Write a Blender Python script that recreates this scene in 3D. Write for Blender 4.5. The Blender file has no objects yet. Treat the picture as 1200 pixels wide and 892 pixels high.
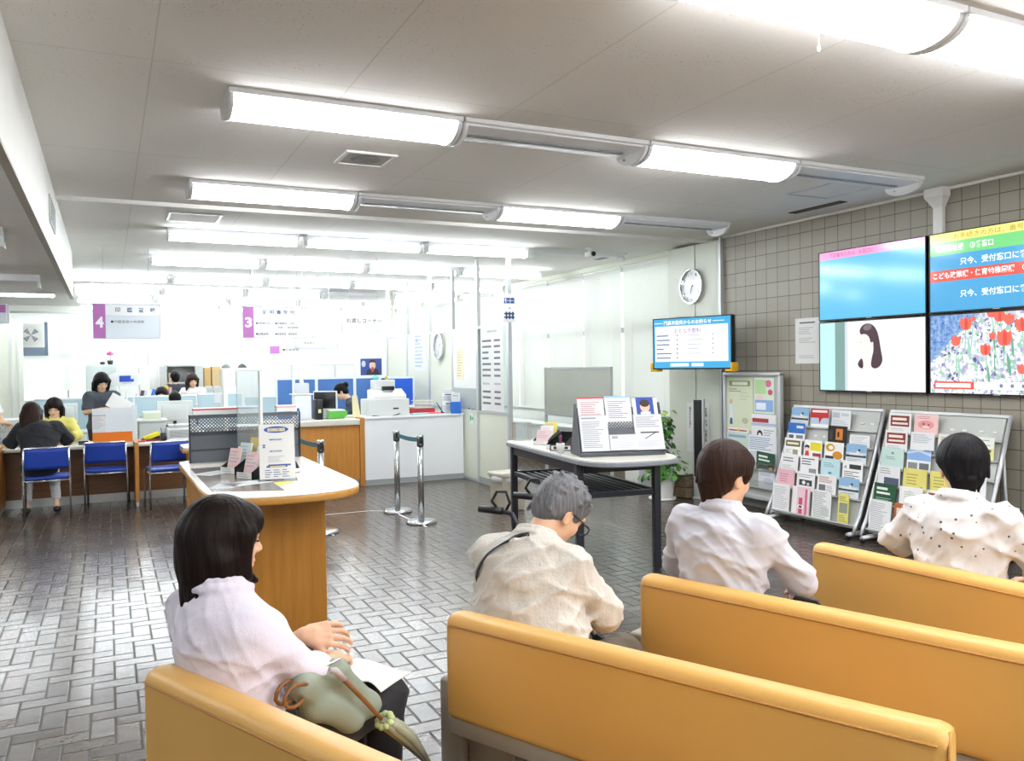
import bpy, bmesh, math, random
import numpy as np
from mathutils import Vector, Matrix, Euler

random.seed(7)
SC = bpy.context.scene
COL = SC.collection
PI = math.pi

# ------------------------------------------------------------------ naming
def link(o, parent=None):
    COL.objects.link(o)
    if parent is not None:
        o.parent = parent
    return o

def tag(o, label=None, cat=None, group=None, kind=None):
    if label: o['label'] = label
    if cat: o['category'] = cat
    if group: o['group'] = group
    if kind: o['kind'] = kind
    return o

def thing(name, label, cat, loc=(0, 0, 0), rotz=0.0, group=None):
    o = bpy.data.objects.new(name, None)
    o.empty_display_size = 0.1
    o.location = loc
    o.rotation_euler = (0, 0, rotz)
    link(o)
    return tag(o, label, cat, group)

def copy_tree(o, parent=None):
    c = o.copy()
    COL.objects.link(c)
    if parent is not None:
        c.parent = parent
    for ch in list(o.children):
        copy_tree(ch, c)
    return c

# --------------------------------------------------------------- materials
def lin(h):
    h = h.lstrip('#')
    out = []
    for i in (0, 2, 4):
        c = int(h[i:i + 2], 16) / 255.0
        out.append(c / 12.92 if c <= 0.04045 else ((c + 0.055) / 1.055) ** 2.4)
    return (out[0], out[1], out[2], 1.0)

class NT:
    """tiny node-tree helper"""
    def __init__(self, m):
        m.use_nodes = True
        self.t = m.node_tree
        self.n = self.t.nodes
        self.l = self.t.links
        self.bsdf = self.n.get('Principled BSDF')
        self.out = self.n.get('Material Output')
    def new(self, typ, **kw):
        nd = self.n.new(typ)
        for k, v in kw.items():
            setattr(nd, k, v)
        return nd
    def put(self, sock, v):
        if hasattr(v, 'is_output') or isinstance(v, bpy.types.NodeSocket):
            self.l.new(v, sock)
        else:
            sock.default_value = v
    def math(self, op, a, b=None, c=None, clamp=False):
        nd = self.new('ShaderNodeMath', operation=op)
        nd.use_clamp = clamp
        self.put(nd.inputs[0], a)
        if b is not None: self.put(nd.inputs[1], b)
        if c is not None: self.put(nd.inputs[2], c)
        return nd.outputs[0]
    def mix(self, fac, a, b, typ='RGBA', blend='MIX'):
        nd = self.new('ShaderNodeMix', data_type=typ)
        if typ == 'RGBA': nd.blend_type = blend
        ins = {'RGBA': (0, 6, 7), 'FLOAT': (0, 2, 3)}[typ]
        outi = {'RGBA': 2, 'FLOAT': 0}[typ]
        for i, v in zip(ins, (fac, a, b)):
            self.put(nd.inputs[i], v)
        return nd.outputs[outi]
    def noise(self, scale, detail=2.0, rough=0.5, vec=None, out='Fac'):
        nd = self.new('ShaderNodeTexNoise')
        nd.inputs['Scale'].default_value = scale
        nd.inputs['Detail'].default_value = detail
        nd.inputs['Roughness'].default_value = rough
        if vec is not None: self.l.new(vec, nd.inputs['Vector'])
        return nd.outputs[out]
    def coords(self, kind='Object', scale=None, rot=None):
        tc = self.new('ShaderNodeTexCoord')
        s = tc.outputs[kind]
        if scale or rot:
            mp = self.new('ShaderNodeMapping')
            if scale: mp.inputs['Scale'].default_value = scale
            if rot: mp.inputs['Rotation'].default_value = rot
            self.l.new(s, mp.inputs['Vector'])
            s = mp.outputs[0]
        return s
    def bump(self, height, strength=0.3, dist=0.01):
        b = self.new('ShaderNodeBump')
        b.inputs['Strength'].default_value = strength
        b.inputs['Distance'].default_value = dist
        self.l.new(height, b.inputs['Height'])
        self.l.new(b.outputs[0], self.bsdf.inputs['Normal'])
        return b

MATS = {}
def mat(name, hexcol, rough=0.5, metal=0.0, var=0.04, vscale=6.0, bump=0.0, bscale=200.0,
        spec=0.5, stretch=None, trans=0.0, coat=0.0, ior=1.45, sheen=0.0, emit=0.0):
    """principled material whose colour wavers slightly through a noise texture"""
    if name in MATS: return MATS[name]
    m = bpy.data.materials.new(name)
    t = NT(m)
    c = lin(hexcol)
    co = t.coords('Object', scale=stretch)
    b = t.bsdf
    nz = t.noise(vscale, 3.0, vec=co)
    dark = tuple(x * (1 - var) for x in c[:3]) + (1,)
    lite = tuple(min(1, x * (1 + var)) for x in c[:3]) + (1,)
    t.l.new(t.mix(nz, dark, lite), b.inputs['Base Color'])
    b.inputs['Roughness'].default_value = rough
    b.inputs['Metallic'].default_value = metal
    b.inputs['IOR'].default_value = ior
    b.inputs['Specular IOR Level'].default_value = spec
    b.inputs['Transmission Weight'].default_value = trans
    b.inputs['Coat Weight'].default_value = coat
    b.inputs['Sheen Weight'].default_value = sheen
    if emit:
        b.inputs['Emission Color'].default_value = c
        b.inputs['Emission Strength'].default_value = emit
    if bump:
        t.bump(t.noise(bscale, 3.0, vec=co), bump, 0.004)
    MATS[name] = m
    return m

def wood(name, hexa, hexb, rough=0.4, axis='z', scale=1.0):
    if name in MATS: return MATS[name]
    m = bpy.data.materials.new(name)
    t = NT(m)
    st = {'z': (16, 16, 0.9), 'x': (0.9, 16, 16), 'y': (16, 0.9, 16)}[axis]
    co = t.coords('Object', scale=tuple(s * scale for s in st))
    n1 = t.noise(2.0, 6.0, 0.62, vec=co)
    n2 = t.noise(9.0, 3.0, 0.5, vec=co)
    f = t.math('ADD', t.math('MULTIPLY', n1, 0.75), t.math('MULTIPLY', n2, 0.25))
    r = t.new('ShaderNodeValToRGB')
    r.color_ramp.elements[0].position = 0.32
    r.color_ramp.elements[1].position = 0.68
    r.color_ramp.elements[0].color = lin(hexb)
    r.color_ramp.elements[1].color = lin(hexa)
    t.l.new(f, r.inputs[0])
    t.l.new(r.outputs[0], t.bsdf.inputs['Base Color'])
    t.bsdf.inputs['Roughness'].default_value = rough
    t.bump(f, 0.08, 0.002)
    MATS[name] = m
    return m

def glow(name, hexcol, strength):
    """something that gives off light: tubes, screens"""
    if name in MATS: return MATS[name]
    m = bpy.data.materials.new(name)
    t = NT(m)
    nz = t.noise(3.0, 1.0, vec=t.coords('Object'))
    c = lin(hexcol)
    b = t.bsdf
    b.inputs['Base Color'].default_value = (0.02, 0.02, 0.02, 1)
    b.inputs['Roughness'].default_value = 0.12
    t.l.new(t.mix(nz, tuple(x * .99 for x in c[:3]) + (1,), c), b.inputs['Emission Color'])
    b.inputs['Emission Strength'].default_value = strength
    MATS[name] = m
    return m

def thin_clear(name, tint='#ffffff', gloss=0.08, haze=0.0, hazecol='#ffffff'):
    """thin clear sheet: passes light straight, with a faint reflection"""
    if name in MATS: return MATS[name]
    m = bpy.data.materials.new(name)
    t = NT(m)
    tr = t.new('ShaderNodeBsdfTransparent'); tr.inputs[0].default_value = lin(tint)
    gl = t.new('ShaderNodeBsdfGlossy'); gl.inputs['Roughness'].default_value = 0.03
    fr = t.new('ShaderNodeFresnel'); geo = t.new('ShaderNodeNewGeometry')
    t.l.new(t.mix(geo.outputs['Backfacing'], 1.45, 1 / 1.45, 'FLOAT'), fr.inputs[0])
    k = t.math('MULTIPLY', fr.outputs[0], gloss / 0.04, clamp=True)
    mx = t.new('ShaderNodeMixShader')
    t.l.new(k, mx.inputs[0]); t.l.new(tr.outputs[0], mx.inputs[1]); t.l.new(gl.outputs[0], mx.inputs[2])
    last = mx
    if haze:
        df = t.new('ShaderNodeBsdfDiffuse'); df.inputs[0].default_value = lin(hazecol)
        tl = t.new('ShaderNodeBsdfTranslucent'); tl.inputs[0].default_value = lin(hazecol)
        ad = t.new('ShaderNodeMixShader'); ad.inputs[0].default_value = 0.5
        t.l.new(df.outputs[0], ad.inputs[1]); t.l.new(tl.outputs[0], ad.inputs[2])
        m2 = t.new('ShaderNodeMixShader')
        nz = t.noise(5.0, 1.0, vec=t.coords('Object'))
        t.l.new(t.math('ADD', haze - .03, t.math('MULTIPLY', nz, 0.06)), m2.inputs[0])
        t.l.new(mx.outputs[0], m2.inputs[1]); t.l.new(ad.outputs[0], m2.inputs[2])
        last = m2
    t.l.new(last.outputs[0], t.out.inputs['Surface'])
    MATS[name] = m
    return m

def cloth_translucent(name, hexcol, frac=0.5):
    if name in MATS: return MATS[name]
    m = bpy.data.materials.new(name)
    t = NT(m)
    nz = t.noise(4.0, 2.0, vec=t.coords('Object'))
    c = lin(hexcol)
    col = t.mix(nz, tuple(x * .97 for x in c[:3]) + (1,), c)
    df = t.new('ShaderNodeBsdfDiffuse'); t.l.new(col, df.inputs[0])
    tl = t.new('ShaderNodeBsdfTranslucent'); t.l.new(col, tl.inputs[0])
    mx = t.new('ShaderNodeMixShader'); mx.inputs[0].default_value = frac
    t.l.new(df.outputs[0], mx.inputs[1]); t.l.new(tl.outputs[0], mx.inputs[2])
    t.l.new(mx.outputs[0], t.out.inputs['Surface'])
    MATS[name] = m
    return m

# ------------------------------------------------------------ mesh builder
_TXT = {}
def text_polys(body, bold=0.0):
    key = (body, bold)
    if key in _TXT: return _TXT[key]
    c = bpy.data.curves.new('txt', 'FONT')
    c.body = body
    c.size = 1.0
    c.resolution_u = 2
    c.offset = bold
    o = bpy.data.objects.new('txt', c)
    COL.objects.link(o)
    dg = bpy.context.evaluated_depsgraph_get()
    me = bpy.data.meshes.new_from_object(o.evaluated_get(dg))
    vs = np.array([v.co[:2] for v in me.vertices]).reshape(-1, 2)
    fs = [tuple(p.vertices) for p in me.polygons]
    bpy.data.objects.remove(o)
    bpy.data.curves.remove(c)
    bpy.data.meshes.remove(me)
    if len(vs) == 0: vs = np.zeros((1, 2))
    _TXT[key] = (vs, fs)
    return _TXT[key]

class MB:
    """collects shapes and links them as one mesh object"""
    def __init__(self):
        self.v = []; self.f = []; self.mi = []; self.sm = []; self.mats = []
        self.M = Matrix.Identity(4)
    def _m(self, m):
        if m not in self.mats: self.mats.append(m)
        return self.mats.index(m)
    def add(self, verts, faces, m, smooth=False):
        b = len(self.v); k = self._m(m)
        M = self.M
        self.v += [tuple(M @ Vector(p)) for p in verts]
        for f in faces:
            self.f.append(tuple(i + b for i in f)); self.mi.append(k); self.sm.append(smooth)
        return self
    def box(self, x0, x1, y0, y1, z0, z1, m):
        v = [(x0, y0, z0), (x1, y0, z0), (x1, y1, z0), (x0, y1, z0), (x0, y0, z1), (x1, y0, z1), (x1, y1, z1), (x0, y1, z1)]
        f = [(0, 3, 2, 1), (4, 5, 6, 7), (0, 1, 5, 4), (1, 2, 6, 5), (2, 3, 7, 6), (3, 0, 4, 7)]
        return self.add(v, f, m)
    def rbox(self, x0, x1, y0, y1, z0, z1, m, r=0.01, seg=3):
        """box with all edges rounded"""
        bm = bmesh.new()
        bmesh.ops.create_cube(bm, size=1.0)
        for v in bm.verts:
            v.co = ((x0 + x1) / 2 + v.co.x * (x1 - x0), (y0 + y1) / 2 + v.co.y * (y1 - y0), (z0 + z1) / 2 + v.co.z * (z1 - z0))
        r = min(r, .49 * min(x1 - x0, y1 - y0, z1 - z0))
        bmesh.ops.bevel(bm, geom=list(bm.edges), offset=r, segments=seg, profile=0.5, affect='EDGES')
        return self.bm(bm, m, True)
    def bm(self, bm, m, smooth=False):
        bm.verts.index_update()
        vs = [tuple(v.co) for v in bm.verts]
        fs = [tuple(v.index for v in f.verts) for f in bm.faces]
        bm.free()
        return self.add(vs, fs, m, smooth)
    def prism(self, poly, z0, z1, m, smooth=False):
        n = len(poly)
        v = [(p[0], p[1], z0) for p in poly] + [(p[0], p[1], z1) for p in poly]
        f = [tuple(range(n - 1, -1, -1)), tuple(range(n, 2 * n))]
        self.add(v, f, m)
        b = len(self.v) - 2 * n; k = self._m(m)
        for i in range(n):
            j = (i + 1) % n
            self.f.append((b + i, b + j, b + n + j, b + n + i)); self.mi.append(k); self.sm.append(smooth)
        return self
    def extrude(self, poly, axis, a0, a1, m, smooth=False):
        """profile in the plane across an axis: axis 'x' -> poly is (y,z); 'y' -> (x,z)"""
        n = len(poly)
        if axis == 'x': g = lambda p, a: (a, p[0], p[1])
        else: g = lambda p, a: (p[0], a, p[1])
        v = [g(p, a0) for p in poly] + [g(p, a1) for p in poly]
        f = [tuple(range(n - 1, -1, -1)), tuple(range(n, 2 * n))]
        self.add(v, f, m)
        b = len(self.v) - 2 * n; k = self._m(m)
        for i in range(n):
            j = (i + 1) % n
            self.f.append((b + i, b + j, b + n + j, b + n + i)); self.mi.append(k); self.sm.append(smooth)
        return self
    def tube(self, pts, r, m, n=10, caps=True):
        """round bar through points; r a number or one per point"""
        pts = [Vector(p) for p in pts]
        rs = r if isinstance(r, (list, tuple)) else [r] * len(pts)
        vs, fs = [], []
        up = None
        for i, p in enumerate(pts):
            if i == 0: t = pts[1] - p
            elif i == len(pts) - 1: t = p - pts[-2]
            else: t = (pts[i + 1] - p).normalized() + (p - pts[i - 1]).normalized()
            t.normalize()
            if up is None:
                up = Vector((0, 0, 1)) if abs(t.z) < 0.9 else Vector((1, 0, 0))
            a = t.cross(up).normalized(); bb = a.cross(t).normalized(); up = bb
            for j in range(n):
                th = 2 * PI * j / n
                vs.append(tuple(p + (a * math.cos(th) + bb * math.sin(th)) * rs[i]))
        for i in range(len(pts) - 1):
            for j in range(n):
                k = (j + 1) % n
                fs.append((i * n + j, i * n + k, (i + 1) * n + k, (i + 1) * n + j))
        self.add(vs, fs, m, True)
        if caps:
            b = len(self.v) - len(vs); km = self._m(m)
            self.f.append(tuple(b + j for j in range(n - 1, -1, -1))); self.mi.append(km); self.sm.append(False)
            e = b + (len(pts) - 1) * n
            self.f.append(tuple(e + j for j in range(n))); self.mi.append(km); self.sm.append(False)
        return self
    def lathe(self, prof, m, c=(0, 0, 0), n=24, smooth=True):
        """prof: list of (r, z)"""
        vs, fs = [], []
        for r, z in prof:
            for j in range(n):
                th = 2 * PI * j / n
                vs.append((c[0] + r * math.cos(th), c[1] + r * math.sin(th), c[2] + z))
        for i in range(len(prof) - 1):
            for j in range(n):
                k = (j + 1) % n
                fs.append((i * n + j, i * n + k, (i + 1) * n + k, (i + 1) * n + j))
        fs.append(tuple(range(n - 1, -1, -1)))
        e = (len(prof) - 1) * n
        fs.append(tuple(e + j for j in range(n)))
        return self.add(vs, fs, m, smooth)
    def ball(self, c, r, m, n=12):
        rx, ry, rz = r if isinstance(r, (list, tuple)) else (r, r, r)
        bm = bmesh.new()
        bmesh.ops.create_uvsphere(bm, u_segments=n, v_segments=max(6, n // 2 + 2), radius=1.0)
        for v in bm.verts:
            v.co = (c[0] + v.co.x * rx, c[1] + v.co.y * ry, c[2] + v.co.z * rz)
        return self.bm(bm, m, True)
    def sheet(self, P, nu, nv, m, smooth=True):
        """surface P(u,v) -> xyz with u,v in 0..1"""
        vs = [P(i / nu, j / nv) for j in range(nv + 1) for i in range(nu + 1)]
        fs = [(j * (nu + 1) + i, j * (nu + 1) + i + 1, (j + 1) * (nu + 1) + i + 1, (j + 1) * (nu + 1) + i) for j in range(nv) for i in range(nu)]
        return self.add(vs, fs, m, smooth)
    # --- flat print on a face: frame = (origin, xdir, ydir) in builder space
    def rect(self, fr, x0, x1, y0, y1, m, lift=0.0006):
        o, a, b = (Vector(q) for q in fr)
        nrm = a.cross(b).normalized() * lift
        v = [tuple(o + a * x + b * y + nrm) for x, y in ((x0, y0), (x1, y0), (x1, y1), (x0, y1))]
        return self.add(v, [(0, 1, 2, 3)], m)
    def poly(self, fr, pts, m, lift=0.0008):
        o, a, b = (Vector(q) for q in fr)
        nrm = a.cross(b).normalized() * lift
        return self.add([tuple(o + a * x + b * y + nrm) for x, y in pts], [tuple(range(len(pts)))], m)
    def disc(self, fr, cx, cy, rx, ry, m, lift=0.0008, n=24):
        return self.poly(fr, [(cx + rx * math.cos(2 * PI * i / n), cy + ry * math.sin(2 * PI * i / n)) for i in range(n)], m, lift)
    def text(self, fr, body, x0, y0, m, h=None, w=None, lift=0.001, bold=0.0, vertical=False):
        """write body so its box starts at x0,y0 and is h high and/or w wide"""
        if vertical:
            for i, ch in enumerate(body):
                self.text(fr, ch, x0, y0 - i * h * 1.12, m, h=h, lift=lift, bold=bold)
            return self
        vs, fs = text_polys(body, bold)
        lo, hi = vs.min(0), vs.max(0)
        sx = sy = None
        if h is not None: sy = h / max(hi[1] - lo[1], 1e-6)
        if w is not None: sx = w / max(hi[0] - lo[0], 1e-6)
        if len(body) == 1 and h is not None and w is None:
            sy = sx = h / 0.88
        sx = sx or sy; sy = sy or sx
        o, a, b = (Vector(q) for q in fr)
        nrm = a.cross(b).normalized() * lift
        pts = [tuple(o + a * (x0 + (p[0] - lo[0]) * sx) + b * (y0 + (p[1] - lo[1]) * sy) + nrm) for p in vs]
        return self.add(pts, fs, m)
    def lines(self, fr, x0, x1, y0, y1, n, m, fill=0.35, rnd=None, lift=0.0007):
        """rows of small print too fine to read"""
        rnd = rnd or random.Random(n * 17 + int(x0 * 1000))
        st = (y1 - y0) / n
        for i in range(n):
            y = y1 - (i + .5) * st
            e = x0 + (x1 - x0) * (0.55 + 0.45 * rnd.random())
            self.rect(fr, x0, e, y - st * fill / 2, y + st * fill / 2, m, lift)
        return self
    def build(self, name, parent=None, loc=None, bevel=0.0, smooth_angle=None):
        me = bpy.data.meshes.new(name)
        me.from_pydata(self.v, [], self.f)
        for m in self.mats: me.materials.append(m)
        me.polygons.foreach_set('material_index', self.mi)
        me.polygons.foreach_set('use_smooth', self.sm)
        me.update()
        o = bpy.data.objects.new(name, me)
        link(o, parent)
        if loc is not None: o.location = loc
        if bevel:
            b = o.modifiers.new('bevel', 'BEVEL')
            b.width = bevel; b.segments = 2; b.limit_method = 'ANGLE'; b.angle_limit = math.radians(40)
            b.harden_normals = False
        return o

def one(name, label, cat, mb, loc=(0, 0, 0), group=None, bevel=0.0, rotz=0.0):
    o = mb.build(name, None, loc, bevel)
    o.rotation_euler = (0, 0, rotz)
    return tag(o, label, cat, group)

def struct(name, mb, parent=None, bevel=0.0):
    o = mb.build(name, parent, None, bevel)
    o['kind'] = 'structure'
    return o

# --------------------------------------------------- implicit body modelling
class Field:
    """signed distance volume; shapes melt together, surface nets make the mesh"""
    def __init__(self, lo, hi, h):
        self.lo = np.array(lo, np.float32); self.h = h
        self.n = np.ceil((np.array(hi) - np.array(lo)) / h).astype(int) + 1
        self.F = np.full(tuple(self.n), 1.0, np.float32)
        self.ax = [self.lo[i] + h * np.arange(self.n[i], dtype=np.float32) for i in range(3)]
    def _sub(self, lo, hi):
        a = np.maximum(np.floor((np.array(lo) - self.lo) / self.h).astype(int), 0)
        b = np.minimum(np.ceil((np.array(hi) - self.lo) / self.h).astype(int) + 1, self.n)
        if np.any(b <= a): return None
        s = tuple(slice(a[i], b[i]) for i in range(3))
        X = self.ax[0][s[0]][:, None, None]; Y = self.ax[1][s[1]][None, :, None]; Z = self.ax[2][s[2]][None, None, :]
        return s, X, Y, Z
    @staticmethod
    def smin(a, b, k):
        if k <= 0: return np.minimum(a, b)
        h = np.maximum(k - np.abs(a - b), 0) / k
        return np.minimum(a, b) - h * h * k * 0.25
    def _apply(self, s, d, k, sub=False):
        if sub: self.F[s] = -self.smin(-self.F[s], d, k)
        else: self.F[s] = self.smin(self.F[s], d, k)
    def cap(self, p, q, r1, r2=None, k=0.02, sub=False):
        r2 = r1 if r2 is None else r2
        p = np.array(p, np.float32); q = np.array(q, np.float32)
        pad = max(r1, r2) + k + 3 * self.h
        g = self._sub(np.minimum(p, q) - pad, np.maximum(p, q) + pad)
        if g is None: return self
        s, X, Y, Z = g
        v = q - p; L = float(v @ v) + 1e-9
        dx, dy, dz = X - p[0], Y - p[1], Z - p[2]
        t = np.clip((dx * v[0] + dy * v[1] + dz * v[2]) / L, 0, 1)
        d = np.sqrt((dx - t * v[0]) ** 2 + (dy - t * v[1]) ** 2 + (dz - t * v[2]) ** 2) - (r1 + (r2 - r1) * t)
        self._apply(s, d, k, sub)
        return self
    def chain(self, pts, rs, k=0.02):
        for i in range(len(pts) - 1):
            self.cap(pts[i], pts[i + 1], rs[i], rs[i + 1], k)
        return self
    def ell(self, c, r, axes=None, k=0.02, sub=False):
        c = np.array(c, np.float32); r = np.array(r, np.float32)
        pad = float(r.max()) + k + 3 * self.h
        g = self._sub(c - pad, c + pad)
        if g is None: return self
        s, X, Y, Z = g
        dx, dy, dz = X - c[0], Y - c[1], Z - c[2]
        A = np.eye(3) if axes is None else np.array(axes, np.float32)
        u = [dx * A[i][0] + dy * A[i][1] + dz * A[i][2] for i in range(3)]
        k0 = np.sqrt(sum((u[i] / r[i]) ** 2 for i in range(3)))
        k1 = np.sqrt(sum((u[i] / r[i] ** 2) ** 2 for i in range(3))) + 1e-6
        self._apply(s, k0 * (k0 - 1) / k1, k, sub)
        return self
    def cut(self, p, n, near=None, rad=0.2, k=0.004):
        """remove everything on the n side of the plane through p (inside a ball round near)"""
        n = np.array(n, np.float32); n /= np.linalg.norm(n); p = np.array(p, np.float32)
        if near is None: g = self._sub(self.lo, self.lo + self.h * self.n)
        else: g = self._sub(np.array(near) - rad, np.array(near) + rad)
        if g is None: return self
        s, X, Y, Z = g
        d = (X - p[0]) * n[0] + (Y - p[1]) * n[1] + (Z - p[2]) * n[2]
        if near is not None:
            q = np.array(near, np.float32)
            b = np.sqrt((X - q[0]) ** 2 + (Y - q[1]) ** 2 + (Z - q[2]) ** 2) - rad
            cutter = np.maximum(-d, b)          # region to remove
            self.F[s] = np.maximum(self.F[s], -cutter)
        else:
            self.F[s] = np.maximum(self.F[s], d)
        return self
    def ripple(self, amp, waves, band=0.06):
        """cloth folds / hair strands: waves = list of (kx,ky,kz,phase,weight)"""
        m = np.abs(self.F) < band
        ii = np.argwhere(m)
        P = self.lo + ii.astype(np.float32) * self.h
        d = np.zeros(len(ii), np.float32)
        for kx, ky, kz, ph, w in waves:
            warp = 1.3 * np.sin(P[:, 0] * 11 + ph) + 1.1 * np.sin(P[:, 1] * 13 - ph) + np.sin(P[:, 2] * 9 + 2 * ph)
            q = 1 - np.abs(np.sin((P[:, 0] * kx + P[:, 1] * ky + P[:, 2] * kz + ph + warp) * .5))
            msk = .5 + .5 * np.sin(P[:, 0] * 9 * ph + P[:, 2] * 14 + P[:, 1] * 7 + ph)
            d -= w * (q * q * 1.8 - .4) * msk
        self.F[m] += amp * d
        return self
    def strands(self, c, amp, n=46, zk=25.0, band=0.05, up=(0, 0, 1)):
        m = np.abs(self.F) < band
        ii = np.argwhere(m)
        P = self.lo + ii.astype(np.float32) * self.h - np.array(c, np.float32)
        az = np.arctan2(P[:, 1], P[:, 0])
        self.F[m] += amp * (np.sin(az * n + 2.2 * np.sin(P[:, 2] * zk) + 3 * np.sin(az * 5)) * .6 + np.sin(az * n * 1.7 + 1.7 * np.sin(P[:, 2] * zk * 1.4 + 1) + 2 * np.sin(az * 7 + 1)) * .4)
        return self
    def smooth(self, it=1):
        for _ in range(it):
            G = self.F.copy()
            for a in range(3):
                lo = np.roll(G, 1, a); hi = np.roll(G, -1, a)
                G = (lo + hi + 2 * G) * 0.25
            self.F = G
        return self
    def mesh(self, name, m, parent=None, loc=(0, 0, 0)):
        F = self.F
        F[0] = F[-1] = 1; F[:, 0] = F[:, -1] = 1; F[:, :, 0] = F[:, :, -1] = 1
        ins = F < 0
        nx, ny, nz = F.shape
        cnt = np.zeros((nx - 1, ny - 1, nz - 1), np.uint8)
        offs = [(i, j, k) for i in (0, 1) for j in (0, 1) for k in (0, 1)]
        for i, j, k in offs: cnt += ins[i:nx - 1 + i, j:ny - 1 + j, k:nz - 1 + k]
        cells = np.argwhere((cnt > 0) & (cnt < 8))
        if len(cells) == 0: return None
        cv = {o: F[cells[:, 0] + o[0], cells[:, 1] + o[1], cells[:, 2] + o[2]] for o in offs}
        pos = np.zeros((len(cells), 3), np.float64); num = np.zeros(len(cells))
        for o in offs:
            for a in range(3):
                if o[a] == 0:
                    q = list(o); q[a] = 1; q = tuple(q)
                    A, B = cv[o], cv[q]
                    mk = (A < 0) != (B < 0)
                    t = np.where(mk, A / np.where(np.abs(A - B) < 1e-9, 1, A - B), 0)
                    p = np.array(o, float)[None, :].repeat(len(cells), 0)
                    p[:, a] = t
                    pos[mk] += p[mk]; num[mk] += 1
        pos /= num[:, None]
        V = (cells + pos) * self.h + self.lo - np.array(loc)
        ids = np.full(cnt.shape, -1, np.int64)
        ids[cells[:, 0], cells[:, 1], cells[:, 2]] = np.arange(len(cells))
        quads = []
        for a in range(3):
            b, c = (a + 1) % 3, (a + 2) % 3
            sl0 = [slice(None)] * 3; sl1 = [slice(None)] * 3
            sl0[a] = slice(0, -1); sl1[a] = slice(1, None)
            A, B = ins[tuple(sl0)], ins[tuple(sl1)]
            e = np.argwhere(A != B)
            e = e[(e[:, b] > 0) & (e[:, c] > 0) & (e[:, b] < F.shape[b] - 1) & (e[:, c] < F.shape[c] - 1)]
            flip = ~A[e[:, 0], e[:, 1], e[:, 2]]
            def at(db, dc):
                q = e.copy(); q[:, b] += db; q[:, c] += dc
                return ids[q[:, 0], q[:, 1], q[:, 2]]
            Q = np.stack([at(-1, -1), at(0, -1), at(0, 0), at(-1, 0)], 1)
            Q[flip] = Q[flip][:, ::-1]
            quads.append(Q)
        Q = np.concatenate(quads)
        Q = Q[(Q >= 0).all(1)]
        me = bpy.data.meshes.new(name)
        me.vertices.add(len(V)); me.vertices.foreach_set('co', V.astype(np.float32).ravel())
        me.loops.add(Q.size); me.loops.foreach_set('vertex_index', Q.astype(np.int32).ravel())
        me.polygons.add(len(Q)); me.polygons.foreach_set('loop_start', np.arange(0, Q.size, 4, dtype=np.int32))
        me.update(calc_edges=True)
        me.polygons.foreach_set('use_smooth', np.ones(len(Q), bool))
        me.materials.append(m)
        me.validate()
        o = bpy.data.objects.new(name, me)
        link(o, parent)
        return o
EXPOSURE=0.95; SKY_STRENGTH=1.8; TUBE=14.0; TUBE_OFFICE=22.0
# =================================================================== camera
F_PX, CAM_Z = 967.0, 1.62
_v2 = Vector(((126 - 600) / F_PX, (446 - 435) / F_PX, -1.0))
_b = (446 - 400) / F_PX
_v1 = Vector(((1 + _v2.y * _b) / (-_v2.x), _b, -1.0))
_Y = _v2.normalized(); _X = _v1.normalized(); _Z = _X.cross(_Y)
_R = Matrix((_X, _Y, _Z))
cam_data = bpy.data.cameras.new('camera')
cam_data.sensor_width = 36.0
cam_data.sensor_fit = 'HORIZONTAL'
cam_data.lens = F_PX / 1200.0 * 36.0
cam_data.clip_start = 0.05
cam = bpy.data.objects.new('camera', cam_data)
cam.matrix_world = Matrix.Translation((0, 0, CAM_Z)) @ _R.to_4x4()
link(cam)
SC.camera = cam
SC.view_settings.view_transform = 'Standard'
SC.view_settings.look = 'None'
SC.view_settings.gamma = 1.0
SC.view_settings.use_curve_mapping = False
SC.view_settings.exposure = EXPOSURE
SC.cycles.use_denoising = True
SC.cycles.max_bounces = 8
SC.cycles.diffuse_bounces = 4
SC.cycles.glossy_bounces = 3
SC.cycles.transparent_max_bounces = 16
SC.cycles.caustics_reflective = False
SC.cycles.caustics_refractive = False
SC.cycles.sample_clamp_indirect = 6.0

# ==================================================================== world
w = bpy.data.worlds.new('daylight')
SC.world = w
w.use_nodes = True
wt = w.node_tree
bg = wt.nodes['Background']
sky = wt.nodes.new('ShaderNodeTexSky')
sky.sky_type = 'HOSEK_WILKIE'
sky.sun_direction = Vector((0.5, -0.4, 0.75)).normalized()
sky.turbidity = 8.0
mixw = wt.nodes.new('ShaderNodeMix'); mixw.data_type = 'RGBA'
mixw.inputs[0].default_value = 0.8
wt.links.new(sky.outputs[0], mixw.inputs[6])
mixw.inputs[7].default_value = (1, 1, 1, 1)
wt.links.new(mixw.outputs[2], bg.inputs[0])
bg.inputs[1].default_value = SKY_STRENGTH

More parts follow.
